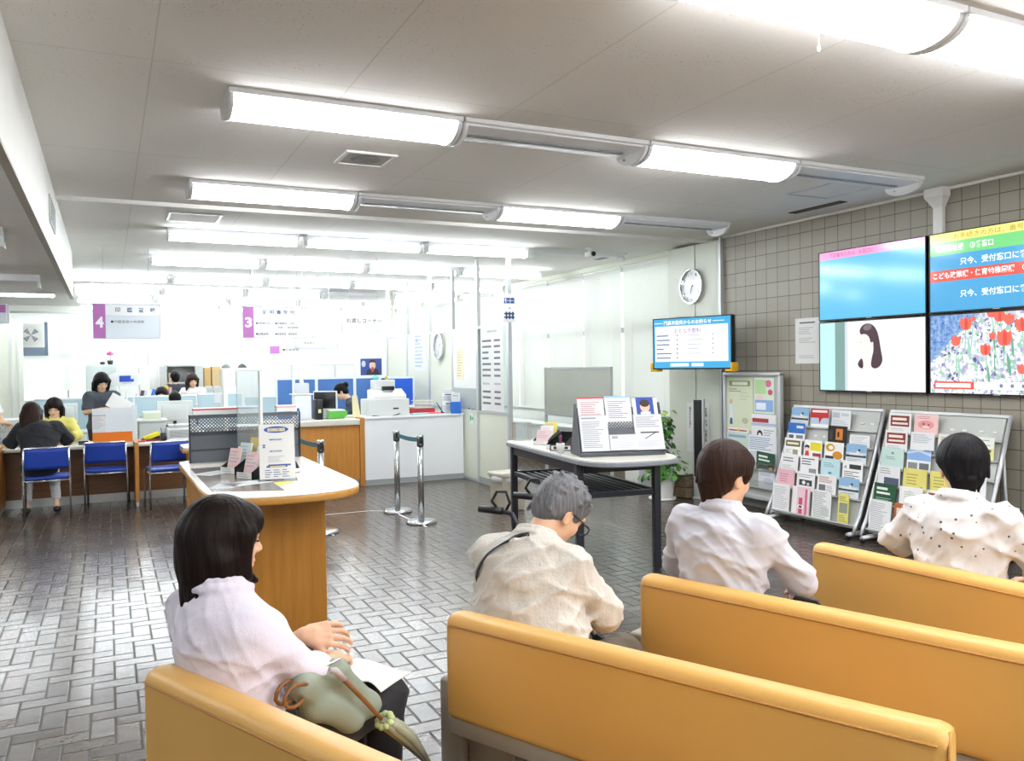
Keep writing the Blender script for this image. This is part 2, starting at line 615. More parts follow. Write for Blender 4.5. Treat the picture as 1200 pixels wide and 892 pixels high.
# ================================================================ materials
def floor_material():
    m = bpy.data.materials.new('glazed_brick_floor')
    t = NT(m)
    W = 0.104
    co = t.coords('Object')
    sp = t.new('ShaderNodeSeparateXYZ'); t.l.new(co, sp.inputs[0])
    x = t.math('DIVIDE', sp.outputs[0], W); y = t.math('DIVIDE', sp.outputs[1], W)
    i = t.math('FLOOR', x); j = t.math('FLOOR', y)
    fx = t.math('SUBTRACT', x, i); fy = t.math('SUBTRACT', y, j)
    k = t.math('FLOORED_MODULO', t.math('ADD', i, j), 4.0)
    def is_(v): return t.math('COMPARE', k, float(v), 0.25)
    k0, k1, k2, k3 = is_(0), is_(1), is_(2), is_(3)
    gx, gy = t.math('SUBTRACT', 1.0, fx), t.math('SUBTRACT', 1.0, fy)
    def mn(*a):
        r = a[0]
        for q in a[1:]: r = t.math('MINIMUM', r, q)
        return r
    d = None
    for kk, dd in ((k0, mn(fx, fy, gy)), (k1, mn(gx, fy, gy)), (k3, mn(gy, fx, gx)), (k2, mn(fy, fx, gx))):
        q = t.math('MULTIPLY', kk, dd)
        d = q if d is None else t.math('ADD', d, q)
    bi = t.math('SUBTRACT', i, k1); bj = t.math('ADD', j, k2)
    cv = t.new('ShaderNodeCombineXYZ'); t.l.new(bi, cv.inputs[0]); t.l.new(bj, cv.inputs[1])
    wn = t.new('ShaderNodeTexWhiteNoise', noise_dimensions='3D'); t.l.new(cv.outputs[0], wn.inputs['Vector'])
    rs = t.new('ShaderNodeSeparateColor'); t.l.new(wn.outputs['Color'], rs.inputs[0])
    # brick body: 0 in the joint, 1 on the face, with a soft rounded shoulder
    mp = t.new('ShaderNodeMapRange'); mp.interpolation_type = 'SMOOTHSTEP'
    t.l.new(d, mp.inputs[0]); mp.inputs[1].default_value = 0.016; mp.inputs[2].default_value = 0.075
    face = mp.outputs[0]
    ramp = t.new('ShaderNodeValToRGB')
    e = ramp.color_ramp.elements
    e[0].position = 0.0; e[0].color = lin('#3b312a')
    e[1].position = 1.0; e[1].color = lin('#6a5c50')
    e2 = ramp.color_ramp.elements.new(0.5); e2.color = lin('#4d423a')
    big = t.noise(0.7, 2.0, vec=co)
    t.l.new(t.math('ADD', t.math('MULTIPLY', rs.outputs[0], 0.7), t.math('MULTIPLY', big, 0.3)), ramp.inputs[0])
    speck = t.noise(55.0, 4.0, 0.7, vec=co)
    body = t.mix(t.math('MULTIPLY', speck, 0.35), ramp.outputs[0], lin('#2c241f'))
    t.l.new(t.mix(face, lin('#3a3632'), body), t.bsdf.inputs['Base Color'])
    rough = t.mix(face, 0.6, t.math('ADD', 0.17, t.math('MULTIPLY', speck, 0.16)), 'FLOAT')
    t.l.new(rough, t.bsdf.inputs['Roughness'])
    t.bsdf.inputs['Specular IOR Level'].default_value = 0.62
    t.bsdf.inputs['IOR'].default_value = 1.52
    t.bsdf.inputs['Coat Weight'].default_value = 0.12
    t.bsdf.inputs['Coat Roughness'].default_value = 0.12
    # every brick lies a touch out of level
    tx = t.math('MULTIPLY', t.math('SUBTRACT', rs.outputs[1], 0.5), t.math('SUBTRACT', fx, 0.5))
    ty = t.math('MULTIPLY', t.math('SUBTRACT', rs.outputs[2], 0.5), t.math('SUBTRACT', fy, 0.5))
    wav = t.noise(16.0, 2.0, vec=co)
    hgt = t.math('ADD', face, t.math('MULTIPLY', t.math('ADD', tx, ty), 0.9))
    hgt = t.math('ADD', hgt, t.math('MULTIPLY', wav, 0.40))
    t.bump(hgt, 0.6, 0.005)
    return m

def grid_material(name, hexa, hexj, su, sv, axes, joint=0.03, rough=0.45, vary=0.06, speck=None, ou=0.0, ov=0.0, bump=0.5):
    """square tiles / panels laid in a plain grid"""
    m = bpy.data.materials.new(name)
    t = NT(m)
    co = t.coords('Object')
    sp = t.new('ShaderNodeSeparateXYZ'); t.l.new(co, sp.inputs[0])
    u = t.math('DIVIDE', t.math('ADD', sp.outputs[axes[0]], ou), su); v = t.math('DIVIDE', t.math('ADD', sp.outputs[axes[1]], ov), sv)
    i, j = t.math('FLOOR', u), t.math('FLOOR', v)
    fu, fv = t.math('SUBTRACT', u, i), t.math('SUBTRACT', v, j)
    du = t.math('MULTIPLY', t.math('MINIMUM', fu, t.math('SUBTRACT', 1.0, fu)), su)
    dv = t.math('MULTIPLY', t.math('MINIMUM', fv, t.math('SUBTRACT', 1.0, fv)), sv)
    d = t.math('MINIMUM', du, dv)
    mp = t.new('ShaderNodeMapRange'); mp.interpolation_type = 'SMOOTHSTEP'
    t.l.new(d, mp.inputs[0]); mp.inputs[1].default_value = joint * .5; mp.inputs[2].default_value = joint * 1.1
    cv = t.new('ShaderNodeCombineXYZ'); t.l.new(i, cv.inputs[0]); t.l.new(j, cv.inputs[1])
    wn = t.new('ShaderNodeTexWhiteNoise', noise_dimensions='3D'); t.l.new(cv.outputs[0], wn.inputs['Vector'])
    c = lin(hexa)
    base = t.mix(wn.outputs['Value'], tuple(q * (1 - vary) for q in c[:3]) + (1,), tuple(min(1, q * (1 + vary)) for q in c[:3]) + (1,))
    nz = t.noise(60.0, 4.0, 0.65, vec=co)
    base = t.mix(t.math('MULTIPLY', nz, 0.22), base, tuple(q * .6 for q in c[:3]) + (1,))
    if speck:
        vo = t.new('ShaderNodeTexVoronoi'); vo.inputs['Scale'].default_value = speck; vo.inputs['Randomness'].default_value = 1.0
        t.l.new(co, vo.inputs['Vector'])
        big = t.noise(3.0, 2.0, vec=co)
        hole = t.math('LESS_THAN', vo.outputs['Distance'], t.math('SUBTRACT', t.math('MULTIPLY', big, 0.42), 0.10))
        base = t.mix(t.math('MULTIPLY', hole, 0.4), base, lin('#7c776e'))
    t.l.new(t.mix(mp.outputs[0], lin(hexj), base), t.bsdf.inputs['Base Color'])
    t.bsdf.inputs['Roughness'].default_value = rough
    if bump: t.bump(t.math('ADD', mp.outputs[0], t.math('MULTIPLY', nz, 0.15)), bump, 0.003)
    return m

M_floor = floor_material()
M_tile = grid_material('beige_wall_tile', '#9d9789', '#57514a', 0.1645, 0.159, (1, 2), 0.0042, 0.42, 0.05, ou=0.01, ov=-0.091)
M_ceil = grid_material('ceiling_board', '#f5f3ee', '#dad7d0', 0.95, 1.86, (0, 1), 0.004, 0.9, 0.012, speck=42.0, ou=-0.22, ov=-0.55, bump=0.08)
M_white = mat('white_paint', '#eeeeea', 0.6)
M_cream = mat('cream_panel', '#dfe2d2', 0.5, var=0.02)
M_grey = mat('grey_steel_paint', '#b9bcb8', 0.45)
M_lgrey = mat('light_grey_paint', '#d4d8d6', 0.45)
M_pier = mat('satin_grey_green_panel', '#d5d9cc', 0.35, metal=0.0, var=0.03)
M_alu = mat('aluminium', '#c4c7c9', 0.42, metal=0.45, var=0.03)
M_steel = mat('brushed_stainless', '#b9bbbd', 0.22, metal=1.0, var=0.05, stretch=(30, 30, 1))
M_chrome = mat('chrome', '#d5d7da', 0.12, metal=1.0)
M_black = mat('black_plastic', '#17181a', 0.4)
M_dark = mat('dark_steel_paint', '#23262f', 0.4, bump=0.05)
M_wood = wood('orange_oak_laminate', '#c78b3c', '#b0742b', 0.38)
M_woodx = wood('orange_oak_edge', '#d09a4c', '#bb8238', 0.38, axis='x')
M_brownwood = wood('walnut_brown_panel', '#77502f', '#63401f', 0.4, axis='x')
M_toplam = mat('pale_worktop_laminate', '#dcd9cf', 0.22, var=0.015)
M_whitelam = mat('white_laminate', '#eef1f4', 0.35, var=0.012)
M_base = mat('grey_vinyl_base', '#9fa3a4', 0.5)
M_vinyl = mat('orange_vinyl', '#d2a358', 0.42, var=0.05, vscale=3.0, bump=0.12, bscale=260.0)
M_beige = mat('beige_laminate', '#a89f90', 0.5, var=0.05, bscale=90.0, bump=0.05)
M_paper = mat('white_paper', '#e6e6e4', 0.7, var=0.01)
M_paperg = mat('grey_paper', '#d9dbde', 0.7, var=0.02)
M_ink = mat('print_grey', '#6c7076', 0.7)
M_inkd = mat('print_dark', '#2e3138', 0.7)
M_inkl = mat('print_light', '#b4b7bc', 0.7)
M_brick = grid_material('brown_brick_plinth', '#8d7d67', '#5f5546', 0.11, 0.2, (1, 2), 0.006, 0.6, 0.12)
M_glass = thin_clear('window_glass', '#f4fbfa', 0.05)
M_clear = thin_clear('clear_film', '#ffffff', 0.03)
M_acryl = thin_clear('clear_acrylic', '#fafcfc', 0.05, haze=0.05)
M_frost = thin_clear('frosted_acrylic', '#f6f8fa', 0.04, haze=0.82, hazecol='#eef1f4')
M_blind = cloth_translucent('white_blind_slat', '#f1f1ee', 0.45)
M_shade = cloth_translucent('white_roller_shade', '#f6f6f4', 0.6)
M_tube = glow('fluorescent_lens', '#fbfcff', TUBE)
M_tube2 = glow('office_tube_glow', '#f4fbff', TUBE_OFFICE)
M_housing = mat('lamp_housing_white', '#eceef0', 0.4, var=0.01)
M_slot = mat('lamp_slot_grey', '#8d9096', 0.5)

CEIL = 3.09
# ============================================================ the room shell
def slab(name, x0, x1, y0, y1, z0, z1, m):
    return struct(name, MB().box(x0, x1, y0, y1, z0, z1, m))

slab('floor', -5.2, 7.0, -3.2, 21.2, -0.12, 0.0, M_floor)
slab('ceiling', -0.36, 7.0, -3.2, 21.2, CEIL, CEIL + 0.1, M_ceil)
struct('ceiling_office', MB().box(-5.2, -0.36, 11.45, 21.2, CEIL, CEIL + 0.1, M_ceil))
struct('ceiling_low', MB().box(-5.2, -0.385, -3.2, 11.3, 2.56, 2.64, mat('low_ceiling_white', '#f4f3ef', .9)))
bm_ = MB()
bm_.box(-0.385, -0.36, -3.2, 11.45, 2.52, CEIL + .1, M_white)
bm_.box(-5.2, -0.385, 11.3, 11.45, 2.56, CEIL + .1, M_white)
bm_.box(-0.39, -0.35, -3.2, 11.46, 2.505, 2.52, mat('beam_edge_strip', '#b9b2a6', 0.5))
struct('ceiling_beam', bm_)
g = MB(); g.box(-0.36, -0.348, 6.9, 7.55, 2.72, 2.92, M_lgrey)
for q in range(8): g.box(-0.348, -0.345, 6.93, 7.52, 2.735 + q * .022, 2.745 + q * .022, M_slot)
one('air_grille', 'small grey louvred grille set in the side of the ceiling beam', 'air grille', g)

slab('wall_right', 6.5, 6.62, -3.2, 7.6, 0, CEIL, M_tile)
struct('baseboard_right', MB().box(6.485, 6.5, -3.2, 7.6, 0, 0.09, M_base))
struct('trim_1', MB().box(6.478, 6.5, -3.2, 7.6, CEIL - .022, CEIL, M_white))
pier = MB(); pier.box(6.47, 6.95, 7.63, 8.62, 0, CEIL - .03, M_pier)
struct('pillar', pier, bevel=.004)
struct('trim_2', MB().box(6.452, 6.5, 7.595, 7.632, 0, CEIL, M_alu))
tr = MB(); tr.box(6.462, 6.4705, 8.08, 8.084, 0, CEIL - .03, M_base)
struct('trim_3', tr)
struct('trim_4', MB().box(-0.36, 6.9, 7.84, 7.94, CEIL - .035, CEIL, M_white))

# ---- window wall: sill wall, header, mullions, panes
slab('wall_window_sill', 6.74, 6.9, 8.62, 21.0, 0, 0.82, M_white)
slab('wall_window_header', 6.60, 6.9, 8.62, 21.0, 3.02, CEIL, M_cream)
ys = [8.66, 10.86, 13.06, 15.26, 17.46, 19.66, 20.98]
for i in range(len(ys) - 1):
    a, b = ys[i], ys[i + 1]
    fr = MB()
    for y in (a, b): fr.box(6.76, 6.84, y - .03, y + .03, .82, 3.02, M_alu)
    fr.box(6.76, 6.84, a + .03, b - .03, 2.07, 2.15, M_alu)
    fr.box(6.76, 6.84, a + .03, b - .03, .82, .88, M_alu); fr.box(6.76, 6.84, a + .03, b - .03, 2.96, 3.02, M_alu)
    fr.box(6.77, 6.82, (a + b) / 2 - .02, (a + b) / 2 + .02, .88, 2.07, M_alu)
    win = struct('window_%d' % (i + 1), fr)
    MB().box(6.797, 6.803, a + .03, b - .03, .88, 2.96, M_glass).build('pane', win)
by = [(8.72, 9.93), (9.99, 11.03), (11.05, 12.15), (12.21, 13.28), (13.30, 14.36), (14.42, 15.48), (15.50, 16.56), (16.62, 17.7), (17.72, 18.8), (18.84, 20.6)]
where = ['nearest the clock pillar', 'second from the clock pillar', 'third from the clock pillar, right of the mast signs',
         'fourth from the clock pillar, behind the mast signs', 'fifth from the clock pillar, behind the rate board',
         'sixth from the clock pillar, above the glass partition', 'seventh from the clock pillar, above the partition door',
         'eighth from the clock pillar, over the far partition', 'ninth from the clock pillar, deep in the office', 'last before the far office wall']
for k, (a, b) in enumerate(by):
    t_ = thing('venetian_blind', 'white venetian blind, ' + where[k], 'blind', (6.66, (a + b) / 2, 0), 0, 'venetian blinds on the window wall')
    hw = (b - a) / 2
    MB().box(-.02, .02, -hw, hw, 2.99, 3.02, M_white).build('headrail', t_)
    s = MB(); z = 2.975
    while z > 0.9:
        s.add([(-.005, -hw, z - .013), (.006, -hw, z + .011), (.006, hw, z + .011), (-.005, hw, z - .013),
               (-.006, -hw, z - .013), (.005, -hw, z + .011), (.005, hw, z + .011), (-.006, hw, z - .013)],
              [(0, 1, 2, 3), (7, 6, 5, 4), (0, 4, 5, 1), (2, 6, 7, 3), (1, 5, 6, 2), (3, 7, 4, 0)], M_blind)
        z -= .0235
    s.build('slats', t_)
    MB().box(-.012, .012, -hw, hw, .87, .89, M_white).build('bottom_rail', t_)
    c = MB()
    for q in (-hw * .6, hw * .6): c.tube([(-.013, q, 2.99), (-.013, q, .89)], .0012, M_white, 5)
    c.build('ladder_cord', t_)

# ---- far wall and the walls the photograph only brushes
M_far = mat('far_wall_white', '#f0f0ec', 0.7)
wb = MB()
wb.box(-5.2, 7.0, 21.0, 21.15, 0, 0.95, M_far); wb.box(-5.2, 7.0, 21.0, 21.15, 2.95, CEIL, M_far)
wb.box(-5.2, -2.2, 21.0, 21.15, .95, 2.95, M_far); wb.box(6.4, 7.0, 21.0, 21.15, .95, 2.95, M_far)
for x in (0.72, 3.6): wb.box(x - .12, x + .12, 21.0, 21.15, .95, 2.95, M_far)
struct('wall_back', wb)
for i, (a, b) in enumerate(((-2.2, .6), (.84, 3.48), (3.72, 6.4))):
    fr = MB()
    for x in (a + .03, (a + b) / 2, b - .03): fr.box(x - .025, x + .025, 21.03, 21.09, .95, 2.95, M_alu)
    for z in (.975, 2.0, 2.925): fr.box(a, b, 21.04, 21.08, z - .025, z + .025, M_alu)
    win = struct('window_%d' % (i + 7), fr)
    MB().box(a + .03, b - .03, 21.055, 21.06, .98, 2.92, M_glass).build('pane', win)
    sh = MB(); sh.box(a + .02, b - .02, 20.95, 20.953, 1.0 if i else 1.2, 2.93, M_shade)
    sh.tube([(a + .02, 20.955, 2.94), (b - .02, 20.955, 2.94)], .025, M_white, 10)
    for x in (a + .02, b - .06): sh.box(x, x + .04, 20.94, 20.999, 2.92, 2.99, M_white)
    one('roller_shade', ['white roller shade drawn over the far window on the left, behind the grey cabinet', 'white roller shade over the middle far window, behind the sliding lockers', 'white roller shade over the far window behind the white screens'][i], 'shade', sh)
slab('wall_left', -5.2, -5.08, -3.2, 21.0, 0, CEIL, M_far)
slab('wall_front', -5.08, 6.5, -3.2, -3.08, 0, CEIL, M_far)
# cream partition in the far left corner of the office
pt = MB(); pt.box(-4.2, -1.42, 18.0, 18.08, 0, 2.62, M_cream)
for x in (-1.62, -1.5): pt.box(x - .02, x + .02, 17.97, 18.0, 0, 2.62, M_lgrey)
struct('partition_office', pt)

# ================================================================= lighting
HW = 0.19
def lens(x0, x1, n=12):
    b = MB()
    prof = []
    for i in range(n + 1):
        a = PI * i / n
        prof.append((-(HW - .03) * math.cos(a), CEIL - .028 - .085 * math.sin(a)))
    b.extrude(prof, 'x', x0, x1, M_tube, True)
    return b
def fixture(x0, x1, yc, lit, label, group):
    t_ = thing('ceiling_light', label, 'ceiling light', ((x0 + x1) / 2, yc, 0), 0, group)
    L = (x1 - x0) / 2 - .004
    b = MB(); b.box(-L, L, -HW, HW, CEIL - .028, CEIL, M_housing)
    b.build('housing', t_, bevel=.005)
    for s in (-1, 1):
        e = MB()
        prof = [(-(HW - .02) * math.cos(PI * i / 12), CEIL - .028 - .092 * math.sin(PI * i / 12)) for i in range(13)]
        a = s * L; c = s * (L - .03)
        e.extrude(prof, 'x', min(a, c), max(a, c), M_housing, True)
        e.ball((s * (L - .033), 0.07, CEIL - .075), .006, M_slot, 8)
        e.build('end_cap', t_)
    if lit:
        lens(-L + .03, L - .03).build('lens', t_)
    else:
        e = MB()
        prof = [(-(HW - .03), CEIL - .028), (-(HW - .03), CEIL - .04), (-.06, CEIL - .05), (.06, CEIL - .05), (HW - .03, CEIL - .04), (HW - .03, CEIL - .028)]
        e.extrude(prof, 'x', -L + .03, L - .03, M_housing)
        e.build('reflector', t_)
        e = MB(); e.box(-L + .1, L - .1, -.016, .016, CEIL - .058, CEIL - .048, M_slot)
        e.build('empty_slot', t_)
    return t_
G1 = 'wide ceiling lights over the waiting room'
X1 = [0.59, 1.92, 3.25, 4.58, 5.92]
for r, (yc, nm) in enumerate(((2.45, 'nearest row over the benches'), (4.69, 'middle row of the waiting room'), (6.98, 'far row of the waiting room'), (.2, 'added unseen row overhead'), (-2.0, 'added unseen row behind'))):  # last two rows lie out of view, added to light the near side
    for k in range(4):
        if r == 0 and k not in (1, 2): continue
        lit = True if r in (0, 3, 4) else k in (0, 2)
        pos = ['leftmost', 'second from the left', 'third from the left', 'rightmost'][k]
        if r == 0: pos = ['', 'left one at the picture top', 'right one at the picture top', ''][k].replace('picture', 'very')
        fixture(X1[k], X1[k + 1], yc, lit, ('glowing' if lit else 'unlit') + ' wide ceiling light, ' + pos + ', ' + nm, G1)
# pull cord on the nearest row
c = MB(); c.tube([(2.86, 2.70, CEIL), (2.86, 2.70, CEIL - .07)], .0015, M_white, 6); c.ball((2.86, 2.70, CEIL - .085), (.008, .008, .016), M_white, 10)
one('pull_cord', 'short white pull cord hanging from the ceiling by the nearest light row', 'pull cord', c)

def batten(x0, x1, yc, z, lit, label, group, two=True):
    t_ = thing('tube_light', label, 'tube light', ((x0 + x1) / 2, yc, z), 0, group)
    L = (x1 - x0) / 2 - .02
    b = MB(); b.extrude([(-.11, 0), (-.05, -.055), (.05, -.055), (.11, 0)], 'x', -L, L, M_housing); b.build('housing', t_)
    e = MB()
    for s in (-1, 1): e.box(s * L - .02 if s > 0 else s * L, s * L if s > 0 else s * L + .02, -.07, .07, -.12, -.05, M_lgrey)
    for s in (-1, 1):
        e1 = MB(); a, c2 = sorted((s * L, s * (L - .02))); e1.box(a, c2, -.07, .07, -.12, -.05, M_lgrey); e1.build('lamp_holder', t_)
    if lit:
        e = MB(); e.tube([(-L + .02, 0, -.09), (L - .02, 0, -.09)], .036, M_tube2, 12); e.build('tube', t_)
    return t_
G2 = 'tube lights over the office'
rows = [(9.25, 0.56, 4), (11.45, 0.50, 4), (13.75, -0.50, 5), (15.95, -0.50, 5), (18.1, -0.52, 5), (20.1, -0.52, 5)]
nth = ['first', 'second', 'third', 'fourth', 'fifth', 'farthest']
for r, (yc, xs, n) in enumerate(rows):
    for k in range(n):
        x0 = xs + 1.42 * k
        lit = not (r == 0 and k == 3)
        if r == 3 and k == 3: lit = False
        batten(x0, x0 + 1.38, yc, CEIL, lit, ('glowing' if lit else 'unlit') + ' tube light, %s in the %s office row' % (['leftmost', 'second from left', 'third from left', 'fourth from left', 'rightmost'][k], nth[r]), G2)
for k, (x0, x1, yc) in enumerate(((-1.93, -.57, 6.35), (-1.93, -.55, 9.3))):
    batten(x0, x1, yc, 2.56, False, 'unlit tube light under the low ceiling left of the beam, %s one' % ['nearer', 'farther'][k], 'tube lights under the low ceiling')
for k, yc in enumerate((.6, 2.2, 3.8, 5.4, 7.0, 8.6)):  # hung out of view on rods, added to brighten the low ceiling
    t_ = batten(-2.75, -1.35, yc, 2.36, True, 'added unseen tube light brightening the low ceiling, %s in the side hall' % ['first', 'second', 'third', 'fourth', 'fifth', 'last'][k], 'added unseen tube lights in the side hall')
    for x in (-.4, .4):
        c = MB(); c.tube([(x, 0, 0), (x, 0, .26)], .008, M_housing, 6); c.build('hanger', t_)
for k, (x0, x1, yc) in enumerate(((-2.2, -.8, 12.4), (-2.2, -.8, 14.6), (-2.2, -.8, 17.0))):
    batten(x0, x1, yc, CEIL, True, 'glowing tube light in the office left of the beam end, %s of three' % ['nearest', 'middle', 'farthest'][k], G2)
sm = MB(); sm.lathe([(.05, 0), (.05, -.05), (.03, -.07), (.001, -.07)], M_lgrey, (-1.0, 9.4, 2.5), 16)
# ============================================================ ceiling fittings
v = thing('ceiling_speaker', 'square grey ceiling speaker panel with round grille between two light rows', 'speaker', (1.66, 5.68, CEIL), 0)
fr = MB()
for a in ((-.18, .18, -.18, -.155), (-.18, .18, .155, .18), (-.18, -.155, -.155, .155), (.155, .18, -.155, .155)): fr.box(*a, -.014, 0, M_white)
fr.build('frame', v)
MB().box(-.155, .155, -.155, .155, -.006, 0, mat('speaker_plate', '#b3b0a8', .6)).build('plate', v)
c = MB()
for q in range(6): c.lathe([(.018 * q + .006, -.006), (.018 * q + .006, -.010), (.018 * q + .016, -.010), (.018 * q + .016, -.006)], mat('speaker_grille', '#8d8a83', .6), n=24)
c.build('grille', v)
h = thing('ceiling_hatch', 'flush access hatch with bright metal frame just beyond the ceiling seam', 'hatch', (.78, 8.52, CEIL))
fr = MB()
for a in ((-.24, .24, -.24, -.215), (-.24, .24, .215, .24), (-.24, -.215, -.215, .215), (.215, .24, -.215, .215)): fr.box(*a, -.008, 0, M_alu)
fr.build('frame', h); MB().box(-.215, .215, -.215, .215, -.004, 0, M_ceil).build('door_panel', h)
h = thing('ceiling_hatch', 'flush access hatch in the ceiling beside the dark slot above the screens', 'hatch', (5.62, 5.2, CEIL))
fr = MB()
for a in ((-.24, .24, -.26, -.235), (-.24, .24, .235, .26), (-.24, -.215, -.235, .235), (.215, .24, -.235, .235)): fr.box(*a, -.008, 0, M_alu)
fr.build('frame', h); MB().box(-.215, .215, -.235, .235, -.004, 0, M_ceil).build('door_panel', h)
s = MB(); s.box(6.07, 6.17, 5.5, 6.14, CEIL - .006, CEIL, mat('slot_dark', '#4a4038', .8))
for q in range(2): s.box(6.09 + q * .05, 6.10 + q * .05, 5.52, 6.12, CEIL - .012, CEIL - .006, mat('slot_vane', '#6d6258', .7))
one('slot_diffuser', 'long dark air slot in the ceiling along the tiled wall', 'air vent', s)
s = MB(); s.box(6.15, 6.25, 9.2, 9.9, CEIL - .006, CEIL, mat('slot_grey', '#a5a5a0', .7))
for q in range(2): s.box(6.17 + q * .04, 6.18 + q * .04, 9.22, 9.88, CEIL - .011, CEIL - .006, M_slot)
one('slot_diffuser', 'long pale air slot in the ceiling near the blinds', 'air vent', s)
cmr = thing('security_camera', 'small white security camera with dark lens under the ceiling near the blinds', 'camera', (5.5, 8.95, CEIL))
b = MB(); b.lathe([(.05, 0), (.05, -.02), (.02, -.03), (.02, -.06)], M_white, n=16); b.build('mount', cmr)
b = MB(); b.rbox(-.04, .04, -.09, .06, -.12, -.05, M_white, .015); b.build('camera_body', cmr)
b = MB(); b.tube([(0, -.09, -.085), (0, -.105, -.085)], .03, M_black, 14); b.build('lens', cmr)
# ================================================================== benches
def bench(A, d, label, L=1.5):
    t_ = thing('bench', label, 'bench', (A[0], A[1], 0), math.atan2(d[1], d[0]), 'orange waiting benches')
    # backrest: padded slab with a crowned top and a welt line along its rear edge
    b = MB()
    prof = [(.004, .462), (0.0, .468), (0.0, .48), (0.0, .745)] + [(.05 - .05 * math.copysign(abs(math.cos(PI * i / 16)) ** .75, math.cos(PI * i / 16)), .757 + .046 * math.sin(PI * i / 16) ** .75) for i in range(17)] + [(.10, .745), (.10, .48), (.10, .468), (.096, .462)]
    bm = bmesh.new()
    ends = [0.0, .003, .009, .018, .03, .06, L - .06, L - .03, L - .018, L - .009, L - .003, L]
    ins = [.015, .0095, .005, .0018, 0, 0, 0, 0, .0018, .005, .0095, .015]
    rings = []
    cy, cz = .05, .63
    for x, s in zip(ends, ins):
        rings.append([bm.verts.new((x, cy + (p[0] - cy) * (1 - s / .05), cz + (p[1] - cz) * (1 - s / .17))) for p in prof])
    n = len(prof)
    for i in range(len(rings) - 1):
        for j in range(n):
            k = (j + 1) % n
            bm.faces.new((rings[i][j], rings[i][k], rings[i + 1][k], rings[i + 1][j]))
    for rg in (rings[0], rings[-1]):
        bm.faces.new([bm.verts.new(v.co) for v in rg])
    bmesh.ops.recalc_face_normals(bm, faces=list(bm.faces))
    b.bm(bm, M_vinyl, True)
    bk = b.build('backrest', t_)
    s = MB(); s.tube([(.022, -.0005, .768), (L - .022, -.0005, .768)], .0035, M_welt, 6)
    s.build('welt', bk)
    s = MB(); s.tube([(L - .004, .004, .47), (L + .0005, .006, .76), (L - .004, .03, .792), (L - .004, .085, .785)], .003, M_welt, 6)
    s.build('welt', bk)
    b = MB(); b.rbox(0.0, L, .102, .57, .35, .435, M_vinyl, .022, 4)
    st = b.build('seat', t_)
    s = MB()
    for q in (L / 3, 2 * L / 3): s.tube([(q, .11, .4355), (q, .55, .4355)], .002, M_welt, 6)
    for q in (0,): s.tube([(.02, .118, .436), (L - .02, .118, .436)], .002, M_welt, 6)
    s.build('seam', st)
    for x0, x1 in ((-.10, -.006), (L + .006, L + .10)):
        e = MB(); e.rbox(x0, x1, .075, .50, 0, .545, M_beige, .012, 3); e.build('end_panel', t_)
    for x0, x1 in ((.0, .20), (L - .20, L)):
        e = MB(); e.rbox(x0, x1, .11, .45, 0, .348, M_beige, .008, 2); e.build('foot', t_)
    e = MB(); e.rbox(0, L, .012, .06, .40, .462, M_beige, .006, 2); e.build('rear_rail', t_)
    e = MB(); e.rbox(.2, L - .2, .30, .36, .24, .348, M_beige, .006, 2); e.build('under_rail', t_)
    return t_
M_welt = mat('vinyl_seam', '#b07a38', 0.5)
bench((.065, 2.471), (.416, -.909), 'orange vinyl bench in the near left corner with the woman in pink shirt on it')
bench((.982, 2.542), (.431, -.902), 'orange vinyl bench in front, its back turned, with the grey-haired man on it')
bench((1.824, 2.639), (.348, -.937), 'orange vinyl bench seating the person in pale grey jacket')
bench((2.822, 2.733), (.1, -.995), 'orange vinyl bench nearest the brochure racks, under the dotted white shirt')

# ============================================================ screens (wall)
SCR = 1.12 / 2 ** EXPOSURE
def G(n, h, k=1.0): return glow('screen_' + n, h, SCR * k)
S_blue = G('sky_blue', '#5fc0ea', 1.0); S_white = G('white', '#ffffff', 1.15); S_pinkbar = G('pink_bar', '#f9a8d8'); S_mag = G('magenta', '#c23f9a', .8)
S_yel = G('yellow', '#f4f08a', 1.05); S_yeltx = G('yellow_print', '#b89a20'); S_grn = G('green', '#7fe08a', 1.0); S_red = G('red', '#f0584a', 1.0); S_blue2 = G('mid_blue', '#4fb0e6', .95)
S_cyan = G('pale_cyan', '#c3f1f0', 1.0); S_teal = G('grey_teal', '#8fb5b0', .8); S_pale = G('pale_grey', '#f4f2f6', 1.05)
S_hair = G('brown_hair', '#5a4048', .7); S_hair2 = G('dark_hair', '#8a7d84', .8); S_skin = G('skin', '#f7ebe6', 1.05); S_shirt = G('shirt', '#fdfdfd', 1.1)
S_tred = G('tulip_red', '#f8705c', 1.0); S_tred2 = G('tulip_dark_red', '#ec5244', .95); S_leaf = G('leaf', '#a9dcc6', .95); S_leaf2 = G('leaf_dark', '#7fbfa4', .8)
S_orange = G('orange', '#f08a3a'); S_cy2 = G('cyan_bar', '#45b4ea', .95); S_pur = G('pale_purple', '#c59ac9', .9); S_tx = G('pale_text', '#7f93b5', .8)

